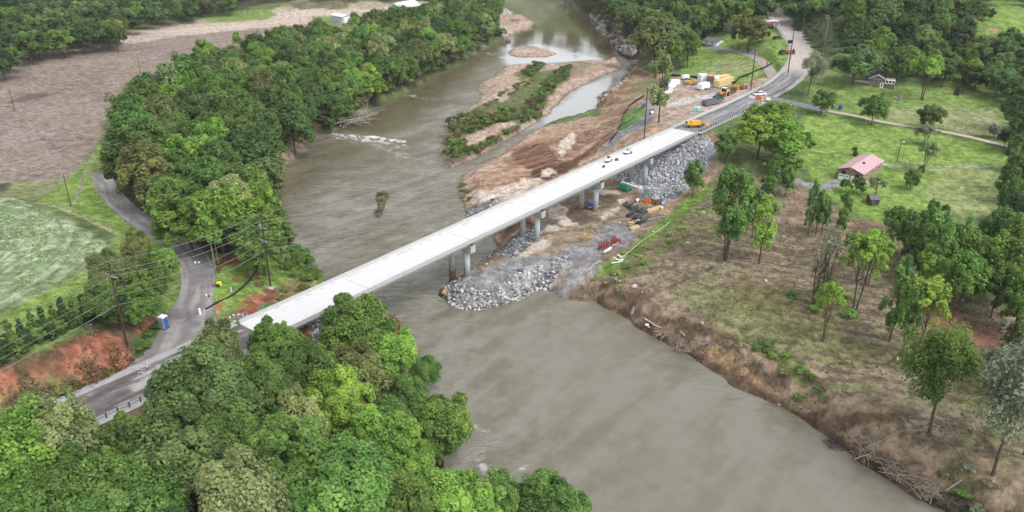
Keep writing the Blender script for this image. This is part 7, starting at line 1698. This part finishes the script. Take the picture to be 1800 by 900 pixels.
scrap(1141, 357, .7, M_orange, 'orange bucket lying at the foot of the stone slope', 'digger_bucket', 'bucket', 1.3); scrap(1149, 358, .2, M_rust, 'rusty bucket beside the orange one', 'digger_bucket', 'bucket', 1.2); scrap(1158, 360, 1.9, M_rust, 'rusty scrap frame beside the rusty bucket', 'fork_attachment', 'attachment', 1.0, 1)
canister(at(1120, 354), .2, 'pump', 'small pale pump on the pad in front of the boom lift', 'pump', (M_white, M_dark), 1.6); canister(at(1116, 350), .2, 'fuel_can', 'small pinkish can next to the pale pump', 'can', (M_bred, M_dark), .9)
stick((1102,325), (1115,326), .18, M_red, 'dark red bar at the foot of the last pier', 'steel_bar', 'bar')
# near left: toilet, generator, tank, small things on the lawn
p = at(289, 576); r = empty('portable_toilet', p, -.35, 'grey and blue portable toilet with a white roof beside the side road', 'portable toilet')
mb = MB(); mb.box((0,0,1.1),(1.15,1.15,2.1)); mb.build('cabin', mat('grey_plastic',(.30,.33,.38),.5), r); mb = MB(); mb.box((0,0,2.22),(1.22,1.22,.16),taper=.85); mb.build('roof', M_white, r); mb = MB(); mb.box((.60,0,1.05),(.06,.9,1.9)); d_ = mb.build('door', M_blue, r); mb = MB(); mb.box((.65,.32,1.1),(.05,.06,.2)); mb.build('handle', M_dark, d_)
mb = MB(); mb.box((0,0,.04),(1.3,1.3,.1)); mb.build('skid', M_dark, r); r.scale = (1.15,)*3
p = at(384, 503); r = empty('generator', p, .3, 'yellow and black generator on the lawn beside the side road', 'generator'); mb = MB(); mb.box((.2,.1,.55),(1.1,.9,.7),taper=.9); mb.build('cover', mat('bright_yellow',(.75,.60,.02),.5), r); mb = MB(); mb.box((0,-.5,.35),(.6,.5,.7)); mb.box((.1,.9,.4),(.6,.5,.6)); mb.build('engine', M_black, r); mb = MB(); mb.box((-.8,0,.3),(.7,.8,.4)); mb.build('base', M_stain, r)
p = at(462, 464); r = empty('storage_tank', p, .15, 'white horizontal tank on the lawn left of the tall pole', 'tank'); mb = MB(); mb.tube((-1.1,0,.55),(1.1,0,.55),.5,.5,16); mb.build('shell', M_white, r); mb = MB(); mb.box((-.7,0,.08),(.2,.9,.2)); mb.box((.7,0,.08),(.2,.9,.2)); mb.build('saddles', M_dark, r)
p = at(446, 461); mb = MB(); mb.tube((0,-.3,.45),(0,.3,.45),.45,.45,16); mb.tube((0,-.34,.45),(0,.34,.45),.2,.2,10); o = mb.build('cable_reel', M_black); o.location = p; tag(o, 'black cable reel on the lawn beside the curved pipe', 'reel')
post(406.5, 512, .9, .16, M_ltblue, 'pale blue hydrant-like post next to the black pipe', 'pipe_riser', 'pipe riser'); post(352, 553, 1.3, .24, M_white, 'white drum at the road edge by the clay patch', 'white_drum', 'drum'); post(363, 521, .4, .2, M_white, 'small white bucket on the verge', 'white_bucket', 'bucket'); post(367, 522, .3, .2, M_black, 'small black bucket on the verge', 'black_bucket', 'bucket')
post(162, 580, 1.1, .12, M_white, 'white marker post at the top of the clay bank', 'marker_post', 'marker'); p = at(158, 580); mb = MB(); mb.box((0,0,.5),(.9,.6,1.0)); mb.box((0,0,1.02),(1.0,.7,.08)); o = mb.build('utility_box', M_stain); o.location = p; tag(o, 'grey utility box at the top of the clay bank', 'utility box')
post(175, 562, 1.5, .08, M_greypole, 'short pale stub post under the roadside trees', 'stub_post', 'post')
p = at(476, 508); mb = MB(); mb.box((0,0,.12),(1.3,1.3,.3)); mb.box((0,0,.3),(.9,.9,.12)); o = mb.build('pole_footing', M_conc); o.location = p; tag(o, 'pale concrete footing round the lawn pole', 'footing')
stick((345,463), (342,463.5), .25, M_white, 'white bag on the side road near the pole', 'sandbag', 'sandbag'); stick((351,463), (349,463), .25, M_white, 'second white bag on the side road', 'sandbag', 'sandbag')
stick((539,475), (543,472), .15, M_white, 'white pipe at the river edge of the lawn', 'white_pipe', 'pipe')
# white board heap at the top of the grass strip
p = at(1083, 458); r = empty('board_heap', p, .6, 'heap of white boards at the corner of the bright grass strip', 'board heap')
g = random.Random(5)
for k in range(7): mb = MB(); mb.box((g.uniform(-2,2), g.uniform(-1.5,1.5), .15 + k*.06), (g.uniform(1.0,2.2), .35, .1), rz=g.uniform(-1,1.5), ry=g.uniform(-.15,.15)); mb.build('board', M_white, r)

# ------------------------------------------------------------------ driftwood, stumps, fallen timber
def drift(px, py, R_, n, seed, label, hgt_=1.5, m_=None, rr_=(.04, .11), z=None, name='driftwood_pile'):
    p = at(px, py); 
    if z is not None: p.z = z
    g = random.Random(seed); r = empty(name, p, g.uniform(0, 3), label, 'driftwood'); mb = MB()
    for k in range(n):
        a = g.uniform(0, 6.28); L_ = g.uniform(.5, 1.3) * R_; c = Vector((g.gauss(0, .4) * R_, g.gauss(0, .4) * R_, g.random() * hgt_)); d = Vector((math.cos(a), math.sin(a), g.uniform(-.12, .3))).normalized()
        q = g.uniform(*rr_); e = c + d * L_; e.z = max(e.z, 0.05)
        mb.path([c - d * L_ * .5, c + Vector((g.uniform(-.2,.2), g.uniform(-.2,.2), .1)), e], q, q * .4, 5)
    mb.build('branches', m_ or M_drift, r, kind='stuff'); 
    mb = MB(); a = g.uniform(0, 6.28); mb.path([(-R_*.8*math.cos(a), -R_*.8*math.sin(a), .3), (0,0,.6), (R_*.9*math.cos(a), R_*.9*math.sin(a), .4)], .05 * R_, .02 * R_, 8); mb.build('log', m_ or M_drift, r)
    return r
drift(612, 213, 8.5, 90, 1, 'big pale driftwood pile on the left river bank above the rapids', 2.6, M_palebark, (.12, .38))
drift(625, 205, 6, 45, 2, 'pale driftwood tail next to the big pile', 1.8, M_palebark, (.1, .3)); drift(530, 240, 6, 50, 3, 'driftwood heap at the mouth of the small inlet', 1.8, M_drift)
drift(487, 292, 2.6, 16, 4, 'small driftwood heap at the near side of the inlet', .8, M_palebark)
for k, (x, y, R_, n) in enumerate([(790,268,4,50),(797,284,4.5,60),(786,240,3.5,45),(812,282,3,30),(868,250,3.5,30),(905,232,3,25)]):
    drift(x, y, R_, n, 10 + k, 'grey branch tangle on the island edge, ' + ['west corner facing the river','south tip','west side by the bushes','south shore beside the tip','south shore in the middle','south shore to the east'][k], 1.8, M_drift, z=.6)
drift(1072, 116, 5.5, 60, 20, 'root tangle on the eastern tip of the island', 2.0, M_drift, z=.8); drift(1012, 103, 2.5, 18, 21, 'dark stump standing on the north shore of the island', 2.4, M_bark, z=.8)
drift(1110, 120, 5, 60, 22, 'dark drift tangle against the right bank of the channel', 1.8, M_drift); drift(1118, 112, 5, 40, 23, 'pale fallen branches on the bank above the channel', 1.8, M_palebark)
drift(840, 84, 6, 50, 24, 'driftwood strip on the upstream left bank', 1.5, M_drift); drift(825, 96, 5, 40, 25, 'brown branches in the upstream bank bushes', 1.5, M_drift); drift(905, 36, 4, 20, 26, 'pale debris on the upstream sand bar', .8, M_palebark)
drift(666, 376, 1.6, 24, 27, 'twig tangle at the foot of the tiny islet', .7, M_bark, z=.3); drift(1200, 613, 2.4, 26, 28, 'fallen branches at the water edge of the right bank', 1.0, M_drift); drift(1165, 590, 2.0, 20, 29, 'driftwood below the pale stones of the right bank', .9, M_drift)
drift(1240, 606, 2.2, 26, 30, 'pale roots hanging from the right bank scarp', 1.0, M_palebark); drift(1470, 782, 2.2, 40, 31, 'dark roots under the right bank edge', 1.2, M_bark); drift(1520, 800, 2.2, 40, 32, 'root tangle above the waterline lower down the right bank', 1.2, M_drift); drift(1572, 832, 2.8, 60, 33, 'large root and branch tangle on the lower right bank', 1.5, M_drift); drift(1630, 862, 3.0, 70, 34, 'grey branch pile near the bottom right corner', 1.5, M_drift); drift(1680, 890, 2.5, 50, 35, 'twig heap in the bottom right corner', 1.2, M_bark); drift(1535, 778, 2.5, 20, 36, 'pale cut branches on the bank top', .7, M_palebark)
drift(726, 800, 3, 20, 38, 'pale roots below the big pale boulder', 1.0, M_palebark)
# leafy patch of the islet, boulder in the wood
for k, (x, y) in enumerate([(668, 343), (676, 346), (672, 356)]):
    q = at(x, y); tree(P_shrub, (q.x, q.y, .5), 1.5 - .2*k, 1.4 - .2*k, ['brown','olive','green'][k], name='shrub', label='scrubby bush on the tiny islet, ' + ['largest, at its head','right one','small lower one'][k], cat='shrub')
def boulder(px, py, R_, label, m_=None, z=None):
    p = at(px, py); 
    if z is not None: p.z = z
    g = np.random.default_rng(int(px)); V = ICO * g.uniform(.75, 1.2, (12, 1)) * R_ * np.array([1.2, .9, .7]); me = mesh_np('boulder', V, ICOF, False, 3); me.materials.append(m_ or M_palestone)
    o = bpy.data.objects.new('boulder', me); COL.objects.link(o); o.location = p; tag(o, label, 'boulder'); mo = o.modifiers.new('round', 'SUBSURF'); mo.levels = mo.render_levels = 2; return o
M_palestone = mat('pale_stone', (.42, .37, .34), .85, var=.25, scale=.8, bump=.5)
boulder(732, 812, 2.6, 'pale boulder showing through the foreground trees'); boulder(893, 78, 2.2, 'dark wet boulder at the upstream left bank', M_stain, .6); boulder(570, 222, .8, 'dark stone at the river margin above the inlet', M_stain, .1); boulder(522, 353, .5, 'small dark stone alone in the river', M_stain, .05); boulder(558, 371, .4, 'tiny dark stone in the river right of the other', M_stain, .03); boulder(1137, 571, .55, 'white stone slab on the right bank', M_white); boulder(1115, 503, .9, 'pale stone among the weeds of the right bank'); boulder(1455, 655, .5, 'brown stump-like stone on the meadow', M_rust)
stick((1133,561), (1150,572), .18, M_palestone, 'pale log sliding down the right bank', 'fallen_log', 'log'); stick((1150,572), (1162,577), .13, M_palestone, 'pale barkless log end at the right bank', 'fallen_log', 'log'); stick((1195,584), (1204,592), .2, M_palebark, 'short pale log on the right bank scarp', 'fallen_log', 'log'); stick((1381,648), (1420,666), .14, M_palebark, 'pale bare log on the slumped bank', 'fallen_log', 'log'); stick((1245,470), (1238,455), .12, M_palebark, 'pale leaning stub on the meadow', 'tree_stub', 'stub')
stick((1592,628), (1612,634), .16, M_palebark, 'white fallen branch under the leaning trees', 'fallen_branch', 'branch'); stick((1660,865), (1690,845), .15, M_palebark, 'pale stick in the lower right scrub', 'fallen_branch', 'branch')
# riverbank jetty-like debris in the bottom of the wooded bank
# ------------------------------------------------------------------ thin summer haze
hb = MB(); hb.box((0, 0, (95.5 - 6) / 2), (14600, 14600, 95.5 + 6)); hz_m = bpy.data.materials.new('haze_air'); hz_m.use_nodes = True; t = hz_m.node_tree; t.nodes.clear()
vo = t.nodes.new('ShaderNodeVolumePrincipled'); vo.inputs['Density'].default_value = 0.00007; vo.inputs['Color'].default_value = (0.86, 0.90, 0.95, 1); mo_ = t.nodes.new('ShaderNodeOutputMaterial'); t.links.new(vo.outputs[0], mo_.inputs['Volume'])
haze = hb.build('haze', hz_m); tag(haze, kind='stuff')
for o in list(bpy.data.objects):
    if o.type == 'MESH' and not o.data.users: bpy.data.meshes.remove(o.data)
print('tris', sum(sum(len(q.vertices) - 2 for q in me_.polygons) if len(me_.polygons) < 60000 else 2 * len(me_.polygons) for me_ in bpy.data.meshes))
